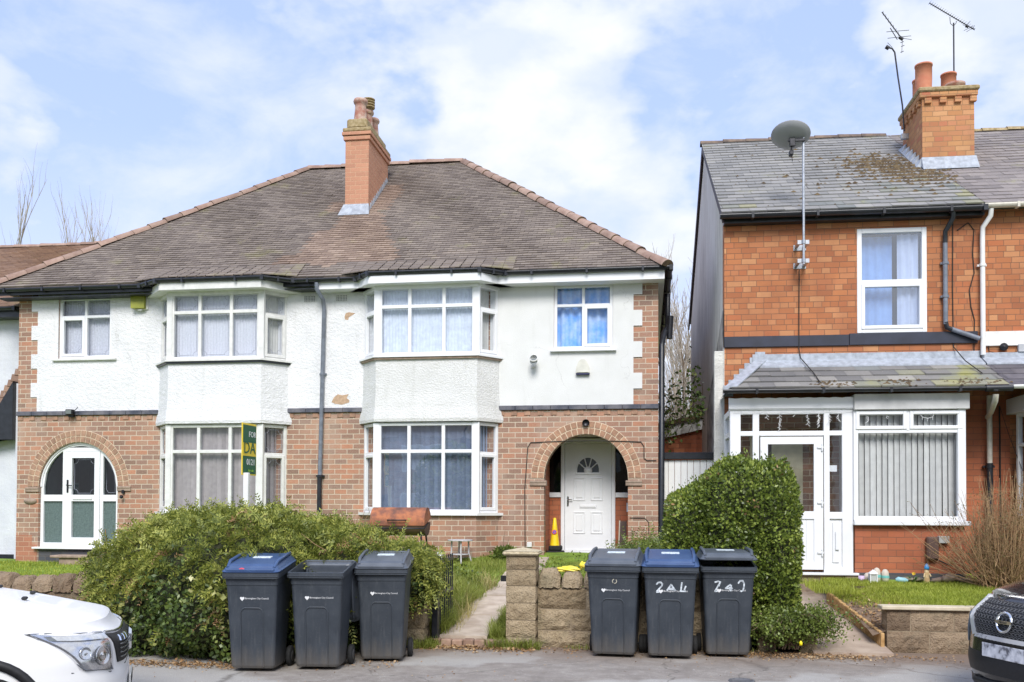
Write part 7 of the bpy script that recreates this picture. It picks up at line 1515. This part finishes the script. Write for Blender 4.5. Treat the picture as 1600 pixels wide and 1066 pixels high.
# ------------------------------------------------------------------ bare trees
def bare_tree(t, x, y, z0, h, seed, spread=.35, n1=16, lev=3, r0=.09, mat='twig_far', upright=.8, fine=5, start=.15, minr=.004):
    g = random.Random(seed); tm = MB(); bm_ = MB()
    def br(mb, p, d, L, r, k):
        pts = [p]; q = Vector(p); dd = Vector(d)
        seg = 5
        for i in range(seg):
            dd = (dd+Vector((g.gauss(0, .10), g.gauss(0, .10), upright*.06))).normalized(); q = q+dd*L/seg; pts.append(q.copy())
        mb.tube(pts, [max(minr, r*(1-.75*i/seg)) for i in range(seg+1)], 3 if k else 6, caps=False)
        if k >= lev: return
        m_ = n1 if k == 0 else fine
        for i in range(m_):
            f = start+(1-start)*(i+g.random())/m_ if k == 0 else .25+.75*(i+g.random())/m_; j = min(seg-1, int(f*seg)); pp = pts[j].lerp(pts[j+1], f*seg-j) if j < seg else pts[-1]
            a = g.uniform(0, 2*PI); sp = spread*g.uniform(.6, 1.3); nd = (dd*upright+Vector((math.cos(a)*sp, math.sin(a)*sp, .25))).normalized(); br(bm_, pp, nd, L*(.42 if k == 0 else .5)*(1.15-.7*f if k == 0 else 1)*g.uniform(.6, 1.1), r*.42, k+1)
    br(tm, Vector((x, y, z0)), Vector((g.gauss(0, .03), g.gauss(0, .03), 1)), h, r0, 0)
    tm.build('trunk', M['bark'], t); bm_.build('crown', M[mat], t)
for i, (px, py, lab) in enumerate(((50, 300, 'leftmost tall bare poplar rising behind the left neighbour roof'), (84, 322, 'bare poplar second from the left behind the neighbour roof'), (133, 300, 'tallest bare poplar just left of the white house hip'), (152, 318, 'bare poplar nearest the hip of the large brown roof'), (108, 335, 'slight bare poplar in the middle behind the neighbour roof'))):
    Y = 42+i*1.5; p = at(px, py, Y); t = thing('bare_poplar', lab, 'tree', (p.x, Y, .5), 'bare poplars behind the left roof'); bare_tree(t, p.x, Y, .5, (p.z-.5)*.88, 100+i, .16, 26, 2, .06, 'twig_far', 1.5, 4, .35, .004)
for i, (px, py, Y, sp) in enumerate(((1000, 350, 34, .5), (1062, 430, 27, .42), (1090, 470, 31, .45), (1045, 500, 24, .5), (1075, 560, 23, .6), (1030, 370, 38, .5))):
    p = at(px, py, Y); labs = ('thin bare tree top showing above the right hip of the brown roof', 'slender bare tree in the gap between the two houses', 'bare tree close to the grey gable in the gap', 'lower bare tree behind the black side downpipe', 'dense low bare thicket tree above the brick outhouse', 'distant bare tree top right above the hip end')
    t = thing('bare_tree', labs[i], 'tree', (p.x, Y, .6), 'bare trees in the gap between the houses'); bare_tree(t, p.x+.2, Y, .6, (p.z-.6)*.84, 140+i, sp, 22, 3, .05, 'twig_far', 1.0, 5 if i < 5 else 4, .12, .005)
t = thing('hedgerow', 'tangle of pale bare undergrowth closing the far end of the alley', 'thicket', (.8, 26, .6)); m = MB()
for i in range(1500):
    x = rnd.uniform(-.6, 2.6); y = rnd.uniform(24, 27); z = rnd.uniform(.6, 3.6); a = rnd.uniform(0, 6.3); l = rnd.uniform(.4, 1.3); m.tube([(x, y, z), (x+l*.25*math.cos(a), y, z+l*.5), (x+l*.5*math.cos(a)+rnd.uniform(-.1, .1), y, z+l)], [.009, .007, .004], 3, caps=False)
m.build('bare_stems', M['twig_far'], t)
# creeper on the gable and outhouse
t = thing('ivy', 'green ivy trailing over the outhouse roof and up the tarred gable foot', 'climber', (.9, 18.5, 2.6)); g_ = np.random.default_rng(77); pts = []
for (px, py, sx, sy, k, Y) in ((1045, 640, 10, 24, 120, 18.7), (1060, 620, 14, 20, 90, 18.7), (1084, 610, 8, 22, 110, 17.4), (1078, 650, 16, 8, 90, 18.6), (1042, 680, 10, 8, 60, 18.6), (1094, 636, 5, 14, 50, 16.9)):
    for q in range(k): p = at(px+g_.normal()*sx, py+g_.normal()*sy, Y+g_.uniform(-.3, .2)); pts.append((p.x, p.y, p.z))
P = np.array(pts); P = P[(P[:, 0] < 1.2) & (P[:, 0] > .25)]; leaf_mesh('leaves', P, nrm(g_.normal(size=P.shape)+np.array([-.3, -1, .2])), .085, .032, M['ivy'], t, up=-.1, seed=78)
m = MB()
for i in range(30): q = Vector(pts[rnd.randrange(len(pts))]); m.tube([q, q+Vector((rnd.uniform(-.2, .1), .1, rnd.uniform(-.4, .2)))], .006, 4)
m.build('stems', M['bark'], t)
# ------------------------------------------------------------------ the other side of the street (seen mirrored in the windows and car paint)
for i, (x0, lab) in enumerate(((-17.5, 'plain brick house across the road opposite the arched porch'), (-8.6, 'plain brick house across the road opposite the two bays'), (.6, 'plain brick house across the road opposite the white porch'))):
    t = thing('terraced_house', lab, 'house', (x0+4, -16, 0), 'houses across the road'); y = -14.0; x1 = x0+8.4
    m = MB(); m.box(x0, x1, y-7, y, -.1, 5.2); m.build('wall', M['brickL'], t)
    m = MB(); m.mesh_add([(x0-.2, y+.3, 5.1), (x1+.2, y+.3, 5.1), (x1+.2, y-3.5, 7.9), (x0-.2, y-3.5, 7.9), (x0-.2, y-7.3, 5.1), (x1+.2, y-7.3, 5.1)], [(0, 1, 2, 3), (3, 2, 5, 4), (0, 3, 4), (1, 5, 2)]); rf = m.build('roof', M['tile'], t)
    m = MB(); m.box(x0+3.9, x0+4.6, y-3.9, y-3.1, 7.2, 9.0); m.build('chimney', M['brickL'], rf)
    for zx in (.7, 3.2):
        for wx in (.9, 5.3):
            m = MB(); a, b, c, d = x0+wx, x0+wx+2.0, zx+.2, zx+1.6
            for (p, q, r_, s_) in ((a, a+.08, c, d), (b-.08, b, c, d), (a+.08, b-.08, c, c+.08), (a+.08, b-.08, d-.08, d), ((a+b)/2-.04, (a+b)/2+.04, c+.08, d-.08)): m.box(p, q, y, y+.05, r_, s_)
            wi = m.build('window', M['upvc'], t); m = MB(); m.box(a+.04, b-.04, y+.01, y+.02, c+.04, d-.04); m.build('pane', M['net_grey'], wi)
    m = MB(); m.box(x0+3.7, x0+4.7, y, y+.05, .1, 2.2); m.build('front_door', M['band'], t)
for i, (x, y, r_, h, lab) in enumerate(((-9.2, -10.5, 1.3, 4.6, 'evergreen tree across the road between the first two plain houses'), (2.6, -9.6, 1.6, 5.2, 'evergreen tree across the road near the third plain house'), (-4.6, -9.8, 1.0, 3.4, 'small evergreen tree across the road before the middle plain house'))):
    t = thing('evergreen_tree', lab, 'tree', (x, y, -.1), 'evergreen trees across the road'); m = MB(); m.tube([(x, y, -.1), (x+.05, y, h*.6)], [.14, .07], 8); m.build('trunk', M['bark'], t)
    Bl = [((x, y, h*.5), (r_, r_, h*.3)), ((x+.3, y, h*.75), (r_*.7, r_*.7, h*.25)), ((x-.4, y+.2, h*.65), (r_*.6, r_*.6, h*.2))]; P, N = blob_points(Bl, 3500, .4, 2.2, .12, seed=90+i); leaf_mesh('crown', P, N, .22, .07, M['privet'], t, seed=91+i)
# ------------------------------------------------------------------ cars
def paint(name, c, rough=.25, coat=1.0):
    t = NT(name); n = t.noise(t.coord('Object'), 300, 2); cc = t.mix(t.ramp(t.noise(t.coord('Object'), 2, 4), [(.45, 0.0), (.8, .05)]), c, lin(150, 140, 128)); t.set(cc, rough); t.b.inputs['Coat Weight'].default_value = coat; t.b.inputs['Coat Roughness'].default_value = .04; return t.m
M['car_white'] = paint('white_car_paint', (.84, .84, .85, 1), .5, .3); M['car_black'] = paint('black_car_paint', (.008, .009, .014, 1), .25)
M['trim'] = plain('black_car_trim', (.014, .014, .016, 1), .5, .2, 40); M['lamp'] = plain('lamp_reflector', (.72, .73, .75, 1), .12, .1, 30, metallic=.85); M['lampdark'] = plain('lamp_shell', (.22, .23, .25, 1), .2, .2, 20, metallic=.6)
M['lens'] = glassm('lamp_lens_glass', (.95, .95, .96, 1), .12); M['plate_w'] = plain('white_plate', (.78, .78, .74, 1), .4, .05); M['plate_ink'] = plain('plate_ink', (.02, .02, .02, 1), .5)
M['carglass'] = plain('tinted_car_glass', (.02, .025, .03, 1), .05)
class Car:
    def __init__(s, name, label, x, y, rz, L, Wd, n, nose, zs, wid, mat, zb=.22, cowl=1.15, roof=1.62, crown=.05, z0=-.12):
        s.T = Matrix.Translation((x, y, z0)) @ Matrix.Rotation(rz, 4, 'Z'); s.L, s.W, s.n, s.nose, s.zs, s.wid, s.zb, s.mat = L, Wd, n, nose, zs, wid, zb, mat
        s.t = thing(name, label, 'car', (x, y, z0)); s.crown = crown
        A = 1.15; s.A = A; NV = 26; NT_ = 72; rows = []
        for i in range(NV+1): rows.append([s.P(t/NT_, i/NV) for t in range(NT_+1)]+[s.R(t/24, i/NV) for t in range(25)])
        m = MB(s.T); m.grid(rows, wrap=True)
        # bonnet skin
        top = rows[-1]; rr = [top]
        for k in (.985, .965, .93, .88, .8, .7, .58, .45, .3, .15, .0):
            ring = []
            for p in top:
                x_ = p[0]*(1-(1-k)*.0)-(1-k)*(.35 if p[0] > L-1.0 else 0)*0; xx = min(p[0], s.L-.02) if False else p[0]
                f = 1-k; nx = p[0]-(p[0]-(s.L-1.45 if p[0] > s.L-1.45 else p[0]))*f; ring.append((nx, p[1]*k, s.top(nx, p[1]*k, f)))
            rr.append(ring)
        m.grid(rr, wrap=True); s.body = m.build('car_body', mat, s.t)
        # greenhouse
        gb = [(L-1.50, .80), (L-1.25, 0), (L-1.50, -.80), (.35, -.78), (.15, 0), (.35, .78)]; gt = [(L-2.25, .60), (L-2.1, 0), (L-2.25, -.60), (.8, -.58), (.7, 0), (.8, .58)]
        m = MB(s.T); zc = s.top(L-1.4, 0, 1)-.03; q0 = [(x_, y_*Wd/.9, zc) for x_, y_ in gb]; q1 = [(x_, y_*Wd/.9, roof-.06) for x_, y_ in gt]; m.grid([q0, q1], wrap=True, smooth=False); m.build('windows', M['carglass'], s.t)
        m = MB(s.T); q2 = [(x_*.96+.08, y_*.9, roof) for x_, y_, _ in q1]; m.grid([q1, q2], wrap=True); m.face(q2); 
        for a, b in zip(q0, q1): m.tube([a, b], .04, 6)
        m.build('roof', mat, s.t)
        for wx in (L-.86, .80):
            for sd in (-1, 1):
                c = (wx, sd*(Wd-.09), .335); Mx = Matrix.Rotation(-sd*PI/2, 4, 'X')
                m = MB(s.T); m.lathe([(.20, -.1), (.31, -.1), (.335, -.08), (.335, .06), (.31, .085), (.235, .09)], c, 40, M=Mx); wh = m.build('wheel', M['rubber'], s.t)
                m = MB(s.T); m.lathe([(.235, .085), (.215, .07), (.20, .03), (.06, .03), (.05, .06), (0, .065)], c, 40, M=Mx)
                for k in range(5): a = k*2*PI/5; p_ = Mx @ Vector((.06*math.cos(a), .06*math.sin(a), .06)); q_ = Mx @ Vector((.21*math.cos(a), .21*math.sin(a), .065)); m.tube([Vector(c)+p_, Vector(c)+q_], [.03, .024], 6)
                m.build('rim', M['steel'], wh)
                m = MB(s.T); m.lathe([(0, -.12), (.385, -.12), (.40, .092), (.34, .094), (.335, .02), (0, .0)], (wx, sd*(Wd-.09), .36), 40, M=Mx); m.build('wheel_arch', M['trim'], s.t)
    def yz(s, v): return s.zb, v
    def P(s, t, v):   # t 0..1 from the left rear quarter round the nose to the right rear quarter
        L = s.L; A = s.A; z01 = v
        if t < .25: x = 1.0+(L-A-1.0)*(t/.25); th = None; sg = 1
        elif t > .75: x = 1.0+(L-A-1.0)*((1-t)/.25); th = None; sg = -1
        else: th = PI/2-(t-.25)/.5*PI
        w = s.wid(v)*s.W
        if th is None: xx, yy = x, sg*w
        else:
            e = 2/s.n; nz = A+s.nose(v); xx = L-A+nz*abs(math.cos(th))**e; yy = w*math.copysign(abs(math.sin(th))**e, math.sin(th))
        z = s.zb+v*(s.zs(xx, yy)-s.zb); return (xx, yy, z)
    def R(s, t, v):
        th = -PI/2-PI*(t*.98+.01); e = 2/3.2; w = s.wid(v)*s.W; xx = 1.0-1.0*abs(math.cos(th))**e*(1 if v < .6 else 1-.05); yy = -w*math.sin(th+PI)*1.0 if False else w*math.copysign(abs(math.sin(th))**e, math.sin(th)); return (xx, yy, s.zb+v*(s.zs(max(xx, .3), yy)-s.zb))
    def top(s, x, y, f): return s.zs(x, y)+s.crown*(1-(1-f)**2)**.6
    def S(s, y, v, off=.006):    # point on the nose at lateral position y (car coordinates) and height fraction v
        w = s.wid(v)*s.W; u = min(.9999, abs(y)/w); sn = u**(s.n/2); cs = math.sqrt(max(0, 1-sn*sn)); nz = s.A+s.nose(v); xx = s.L-s.A+nz*cs**(2/s.n); z = s.zb+v*(s.zs(xx, y)-s.zb)
        return Vector((xx, y, z))
    def zv(s, z, y=0):
        x = s.L-.1; return (z-s.zb)/(s.zs(x, y)-s.zb)
    def N(s, y, v):
        a, b = s.S(y+.01, v)-s.S(y-.01, v), s.S(y, v+.01)-s.S(y, v-.01); n = a.cross(b); n.normalize(); return n if n.x > 0 else -n
    def patch(s, poly, off, name, mat, parent=None, nu=10, nv=8, mb=None):
        """four-sided patch given as (y, z) corners, laid on the nose surface"""
        m = mb or MB(s.T); P = []
        for j in range(nv+1):
            row = []
            for i in range(nu+1):
                u, v = i/nu, j/nv; y = (1-u)*(1-v)*poly[0][0]+u*(1-v)*poly[1][0]+u*v*poly[2][0]+(1-u)*v*poly[3][0]; z = (1-u)*(1-v)*poly[0][1]+u*(1-v)*poly[1][1]+u*v*poly[2][1]+(1-u)*v*poly[3][1]
                vv = s.zv(z, y); row.append(s.S(y, vv)+s.N(y, vv)*off)
            P.append(row)
        # close the rim back to the body
        m.grid(P); rim = P[0]+[r[-1] for r in P[1:]]+P[-1][::-1][1:]+[r[0] for r in P[::-1][1:-1]]; n = Vector((-.02-off, 0, 0))
        m.grid([rim, [p+n for p in rim]], wrap=True, smooth=False)
        return m if mb else m.build(name, mat, parent or s.t)
    def line(s, pts, off, r, name, mat, parent=None, mb=None, n=6):
        m = mb or MB(s.T); m.tube([s.S(y, s.zv(z, y))+s.N(y, s.zv(z, y))*off for y, z in pts], r, n); return m if mb else m.build(name, mat, parent or s.t)
def sm(a, b, x): x = min(1, max(0, (x-a)/(b-a))); return x*x*(3-2*x)
# white car: heading right, parked at the left edge of the picture
wc = Car('parked_car', 'white car with a large clear headlight and oval chrome badge', -7.62, 4.46, math.radians(29), 4.3, .90, 3.4,
    nose=lambda v: -.10*(1-sm(0, .22, v))-.015*sm(.45, .6, v)-.13*sm(.80, 1.0, v)**1.3, zs=lambda x, y: .93+.16*sm(4.25, 3.0, x)*1.0-.03*sm(4.1, 4.3, x)-.05*(abs(y)/.9)**4, wid=lambda v: .93+.07*sm(0, .3, v)-.06*sm(.6, 1, v)**1.2, mat=M['car_white'], crown=.065, z0=-.17)
c = wc
gr_ = c.patch([(-.50, .64), (.50, .64), (.56, .83), (-.56, .83)], .010, 'grille', M['trim'])
for z in (.675, .705, .735, .765): c.line([(-.47, z)]+[(-.4+i*.1, z) for i in range(9)]+[(.47, z)], .016, .005, 'grille_bar', M['lampdark'], gr_)
c.line([(-.56, .84)]+[(-.5+i*.1, .842) for i in range(11)]+[(.56, .84)], .012, .009, 'grille_trim', M['chrome'], gr_)
for sd in (-1, 1):
    for i in range(3): c.patch([(sd*(.22+i*.085), .785), (sd*(.285+i*.085), .785), (sd*(.275+i*.085), .815), (sd*(.21+i*.085), .815)], .018, 'chrome_fin', M['chrome'], gr_, 3, 2)
m = MB(c.T); b0 = c.S(0, c.zv(.745))+Vector((.012, 0, 0)); pts = [(0, .085), (.055, .045), (.06, -.02), (.035, -.07), (0, -.09), (-.035, -.07), (-.06, -.02), (-.055, .045)]
m.mesh_add([b0+Vector((0, y, z)) for y, z in pts]+[b0+Vector((.02, y*.75, z*.8)) for y, z in pts]+[b0+Vector((.004, y*.4, z*.45)) for y, z in pts], [(i, (i+1) % 8, 8+(i+1) % 8, 8+i) for i in range(8)]+[(8+i, 8+(i+1) % 8, 16+(i+1) % 8, 16+i) for i in range(8)]+[tuple(range(16, 24))], 0); m.build('badge', M['chrome'], c.t)
for sd in (-1, 1):
    hl_ = [(sd*.59, .60), (sd*.755, .615), (sd*.825, .82), (sd*.59, .835)]
    if sd < 0: hl_ = [hl_[1], hl_[0], hl_[3], hl_[2]]
    h = c.patch(hl_, .008, 'headlight', M['lamp'], nu=12, nv=10); c.patch(hl_, .022, 'lamp_lens', M['lens'], h, 12, 10)
    c.line([hl_[0], hl_[1], hl_[2], hl_[3], hl_[0]], .012, .006, 'lamp_seal', M['lampdark'], h)
    for y, z, r_ in ((sd*.66, .70, .068), (sd*.745, .72, .045)):
        q = c.S(y, c.zv(z, y)); n = c.N(y, c.zv(z, y)); Mx = n.to_track_quat('Z', 'Y').to_matrix().to_4x4(); m = MB(c.T); m.lathe([(r_, .014), (r_*.95, .018), (r_*.8, .010), (r_*.3, .009), (0, .016)], tuple(q), 20, M=Mx); m.build('lamp_bowl', M['chrome'], h)
    c.patch([(sd*.60, .80), (sd*.80, .79), (sd*.80, .812), (sd*.60, .828)] if sd > 0 else [(sd*.80, .79), (sd*.60, .80), (sd*.60, .828), (sd*.80, .812)], .0235, 'indicator_shade', M['lamp'], h, 6, 3)
    c.line([(sd*.57, .845), (sd*.7, .842), (sd*.80, .832)], .002, .004, 'panel_gap', M['lampdark'])
    if 0: m.tube([c.S(sd*.80, c.zv(.60, .80)), Vector((3.75, sd*.903, .67)), Vector((3.70, sd*.903, .64)), Vector((3.66, sd*.900, .55))], .004, 5); pass
    for q in ((3.62, .23), (3.38, .36)): m = MB(c.T); m.bbox(q[0]-.02, q[0]+.02, sd*q[1]-.03, sd*q[1]+.03, c.top(q[0], sd*q[1], .8)-.01, c.top(q[0], sd*q[1], .8)+.012, .008); m.build('washer_jet', M['trim'], c.t)
c.line([(-.8, .60), (-.6, .585), (-.3, .605), (0, .61), (.3, .605), (.6, .585), (.8, .60)], .001, .004, 'bumper_gap', M['lampdark'])
c.patch([(-.34, .22), (.34, .22), (.42, .33), (-.42, .33)], .006, 'lower_grille', M['trim'])
for sd in (-1, 1): c.patch([(sd*.5, .24), (sd*.8, .26), (sd*.78, .42), (sd*.5, .36)] if sd > 0 else [(sd*.8, .26), (sd*.5, .24), (sd*.5, .36), (sd*.78, .42)], .006, 'fog_lamp_recess', M['lampdark'])
m = MB(c.T); x0 = c.S(.0, c.zv(.45)).x+.012; m.bbox(x0, x0+.008, -.26, .26, .39, .50, .002); pl = m.build('number_plate', M['plate_w'], c.t)
text('plate_lettering', 'SL64 DUV', .105, c.T @ Matrix.Translation((x0+.009, 0, .408)) @ Matrix.Rotation(PI/2, 4, 'Z') @ Matrix.Rotation(PI/2, 4, 'X'), M['plate_ink'], pl)
# black car: heading left
bc = Car('parked_car', 'black car with a round badge on its honeycomb grille', 6.88, 9.26, math.radians(200), 4.35, .90, 2.9,
    nose=lambda v: -.03*(1-sm(0, .12, v))-.10*sm(.25, .4, v)*0-.02*sm(.2, .5, v)-.20*sm(.72, 1.0, v)**1.4, zs=lambda x, y: .90+.16*sm(4.35, 3.0, x)-.04*(abs(y)/.9)**4, wid=lambda v: .95+.05*sm(0, .3, v)-.09*sm(.6, 1, v)**1.2, mat=M['car_black'], crown=.06, z0=-.06)
c = bc
gr_ = c.patch([(-.34, .56), (.34, .56), (.50, .86), (-.50, .86)], .014, 'grille', M['trim'], nu=14)
hm_ = MB(c.T)
for j in range(9):
    z = .585+j*.032
    for i in range(-12, 13):
        y = (i+.5*(j % 2))*.042; 
        if abs(y) > .33+(z-.56)*.5: continue
        pts = [(y+.019*math.cos(a), z+.013*math.sin(a)) for a in [PI/6+k*PI/3 for k in range(7)]]; c.line(pts, .020, .0032, '', None, mb=hm_, n=3)
hm_.build('honeycomb_mesh', plain('grey_mesh', (.12, .125, .135, 1), .4), gr_)
vp = MB(c.T)
for sd in (-1, 1):
    c.patch([(sd*.56, .87), (sd*.485, .87), (sd*.36, .60), (sd*.43, .585)], .022, '', None, mb=vp, nu=3, nv=8)
c.patch([(-.40, .575), (.40, .575), (.36, .61), (-.36, .61)], .022, '', None, mb=vp, nu=12, nv=3)
vp.build('chrome_grille_frame', plain('satin_chrome', (.8, .81, .83, 1), .25, .04, 5, metallic=.35), c.t)
for sd in (-1, 1):
    hl_ = [(sd*.60, .74), (sd*.84, .78), (sd*.86, .85), (sd*.60, .83)]
    if sd < 0: hl_ = [hl_[1], hl_[0], hl_[3], hl_[2]]
    h = c.patch(hl_, .006, 'headlight', M['lampdark'], nu=10, nv=6); c.patch(hl_, .016, 'lamp_lens', M['lens'], h, 10, 6)
    q_ = [(sd*.60, .735), (sd*.66, .50), (sd*.70, .50), (sd*.64, .74)]; q_ = q_ if sd > 0 else [q_[1], q_[0], q_[3], q_[2]]
    c.line([(sd*.585, .85), (sd*.575, .74), (sd*.60, .62), (sd*.66, .50)], .006, .014, 'air_guide', plain('grey_blue_trim', (.14, .17, .2, 1), .3) if sd < 0 else M['lampdark'])
    c.patch([(sd*.62, .42), (sd*.80, .44), (sd*.80, .58), (sd*.64, .60)] if sd > 0 else [(sd*.80, .44), (sd*.62, .42), (sd*.64, .60), (sd*.80, .58)], .005, 'fog_lamp_recess', M['trim'])
c.patch([(-.62, .30), (.62, .30), (.58, .46), (-.58, .46)], .006, 'lower_grille', M['trim']); 
c.line([(-.84, .235), (-.7, .225), (-.4, .22), (0, .22), (.4, .22), (.7, .225), (.84, .235)], .02, .03, 'front_lip', M['trim'])
q = c.S(0, c.zv(.735)); m = MB(c.T); o_ = q+Vector((.035, 0, 0)); 
m.tube([o_+Vector((-.2*(.075*math.sin(a)), .078*math.cos(a), .075*math.sin(a))) for a in [2*PI*k/28 for k in range(29)]], .011, 8, caps=False); m.hexa([o_+Vector((dx, dy, dz)) for dz in (-.013, .013) for dx, dy in ((-.008, -.088), (.012, -.088), (.012, .088), (-.008, .088))]); bd = m.build('badge', M['chrome'], c.t)
text('badge_lettering', 'NISSAN', .024, c.T @ Matrix.Translation(o_+Vector((.013, 0, -.008))) @ Matrix.Rotation(PI/2, 4, 'Z') @ Matrix.Rotation(PI/2, 4, 'X'), M['plate_ink'], bd, .0003)
x0 = c.S(0, c.zv(.49)).x+.012; m = MB(c.T); m.bbox(x0, x0+.008, -.26, .26, .435, .545, .002)
t_ = NT('blurred_plate'); v = t_.coord('Object', (1, 1, 1)); t_.set(t_.ramp(t_.noise(v, 16, 2), [(.35, (.12, .12, .14, 1)), (.5, (.55, .56, .6, 1)), (.7, (.8, .8, .83, 1))]), .5); m.build('number_plate', t_.m, c.t)
for sd in (): m = MB(c.T); m.tube([(4.25, sd*.72, c.top(4.1, .6, .1)-.03), (3.6, sd*.62, c.top(3.6, .6, .4)+.0), (2.95, sd*.66, c.top(2.95, .6, .5)+.0)], .004, 4); m.build('bonnet_gap', M['trim'], c.t)

# ------------------------------------------------------------------ sky and light
SUN_EL, SUN_AZ = math.radians(42), math.radians(173)      # compass style: 0 = +Y, 90 = +X
w = bpy.data.worlds.new('World'); S.world = w; w.use_nodes = True; nt = w.node_tree; nt.nodes.clear()
def wn(t, **k):
    x = nt.nodes.new(t)
    for a, b in k.items(): setattr(x, a, b)
    return x
out = wn('ShaderNodeOutputWorld'); bg = wn('ShaderNodeBackground'); nt.links.new(bg.outputs[0], out.inputs[0]); bg.inputs[1].default_value = SKY_STR
sky = wn('ShaderNodeTexSky', sky_type='NISHITA'); sky.sun_disc = False; sky.sun_elevation = SUN_EL; sky.sun_rotation = SUN_AZ; sky.air_density = 1.0; sky.dust_density = .6; sky.ozone_density = 1.5
tc = wn('ShaderNodeTexCoord'); mp = wn('ShaderNodeMapping'); nt.links.new(tc.outputs['Generated'], mp.inputs[0]); mp.inputs['Scale'].default_value = (1, 1, 1.7); mp.inputs['Location'].default_value = CLOUD_OFF
def wnoise(sc, det, rough, vec=mp.outputs[0], dist=0.0):
    n = wn('ShaderNodeTexNoise'); n.inputs['Scale'].default_value = sc; n.inputs['Detail'].default_value = det; n.inputs['Roughness'].default_value = rough; n.inputs['Distortion'].default_value = dist; nt.links.new(vec, n.inputs[0]); return n.outputs[0]
def wr(v, st):
    r = wn('ShaderNodeValToRGB'); e = r.color_ramp.elements
    while len(e) < len(st): e.new(.5)
    for i, (p, c_) in enumerate(st): e[i].position = p; e[i].color = (c_, c_, c_, 1) if not isinstance(c_, tuple) else c_
    nt.links.new(v, r.inputs[0]); return r.outputs[0]
def wm(f, a, b, mode='MIX'):
    x = wn('ShaderNodeMix', data_type='RGBA', blend_type=mode)
    for i, v in ((0, f), (6, a), (7, b)):
        if isinstance(v, (int, float, tuple)): x.inputs[i].default_value = v
        else: nt.links.new(v, x.inputs[i])
    return x.outputs[2]
def wa(a, k, c):
    x = wn('ShaderNodeMath', operation='MULTIPLY_ADD'); nt.links.new(a, x.inputs[0]); x.inputs[1].default_value = k
    if isinstance(c, float): x.inputs[2].default_value = c
    else: nt.links.new(c, x.inputs[2])
    return x.outputs[0]
puff = wa(wnoise(9.0, 6, .55), .30, wa(wnoise(3.4, 5, .5), .85, -.075))      # broad masses with rounded lobes
vm = wn('ShaderNodeVectorMath', operation='DOT_PRODUCT'); nt.links.new(tc.outputs['Generated'], vm.inputs[0]); vm.inputs[1].default_value = (.95, .15, -.40)
dens = wa(vm.outputs['Value'], .12, puff)
mask = wr(dens, [(.465, 0.0), (.50, .5), (.53, .82), (.60, 1.0)])
wisps = wr(wnoise(6.5, 7, .6, dist=.3), [(.46, 0.0), (.70, .5)])
haze_in = wn('ShaderNodeSeparateXYZ'); nt.links.new(tc.outputs['Generated'], haze_in.inputs[0]); hz = wr(haze_in.outputs[2], [(0.0, .75), (.14, .55), (.36, .12), (.8, 0.0)])
blue = wm(.85, sky.outputs[0], SKY_BLUE)
base = wm(hz, blue, CLOUD_COL); base = wm(wisps, base, CLOUD_COL)
cl = wm(wr(wnoise(7.0, 5, .55, dist=.2), [(.40, 0.0), (.58, 1.0)]), CLOUD_DIM, CLOUD_COL)
nt.links.new(wm(mask, base, cl), bg.inputs[0])
sl_ = bpy.data.lights.new('sun', 'SUN'); sl_.energy = SUN_STR; sl_.angle = math.radians(26); sl_.color = (1, .965, .91); so = link(bpy.data.objects.new('sun', sl_))
d = Vector((math.sin(SUN_AZ)*math.cos(SUN_EL), math.cos(SUN_AZ)*math.cos(SUN_EL), math.sin(SUN_EL))); so.rotation_euler = d.to_track_quat('Z', 'Y').to_euler()
S.view_settings.view_transform = 'Standard'; S.view_settings.look = 'None'; S.view_settings.gamma = 1; S.view_settings.use_curve_mapping = False; S.view_settings.exposure = EXPO
S.render.engine = 'CYCLES'; S.cycles.max_bounces = 6; S.cycles.transparent_max_bounces = 10; S.cycles.diffuse_bounces = 3; S.cycles.use_denoising = True
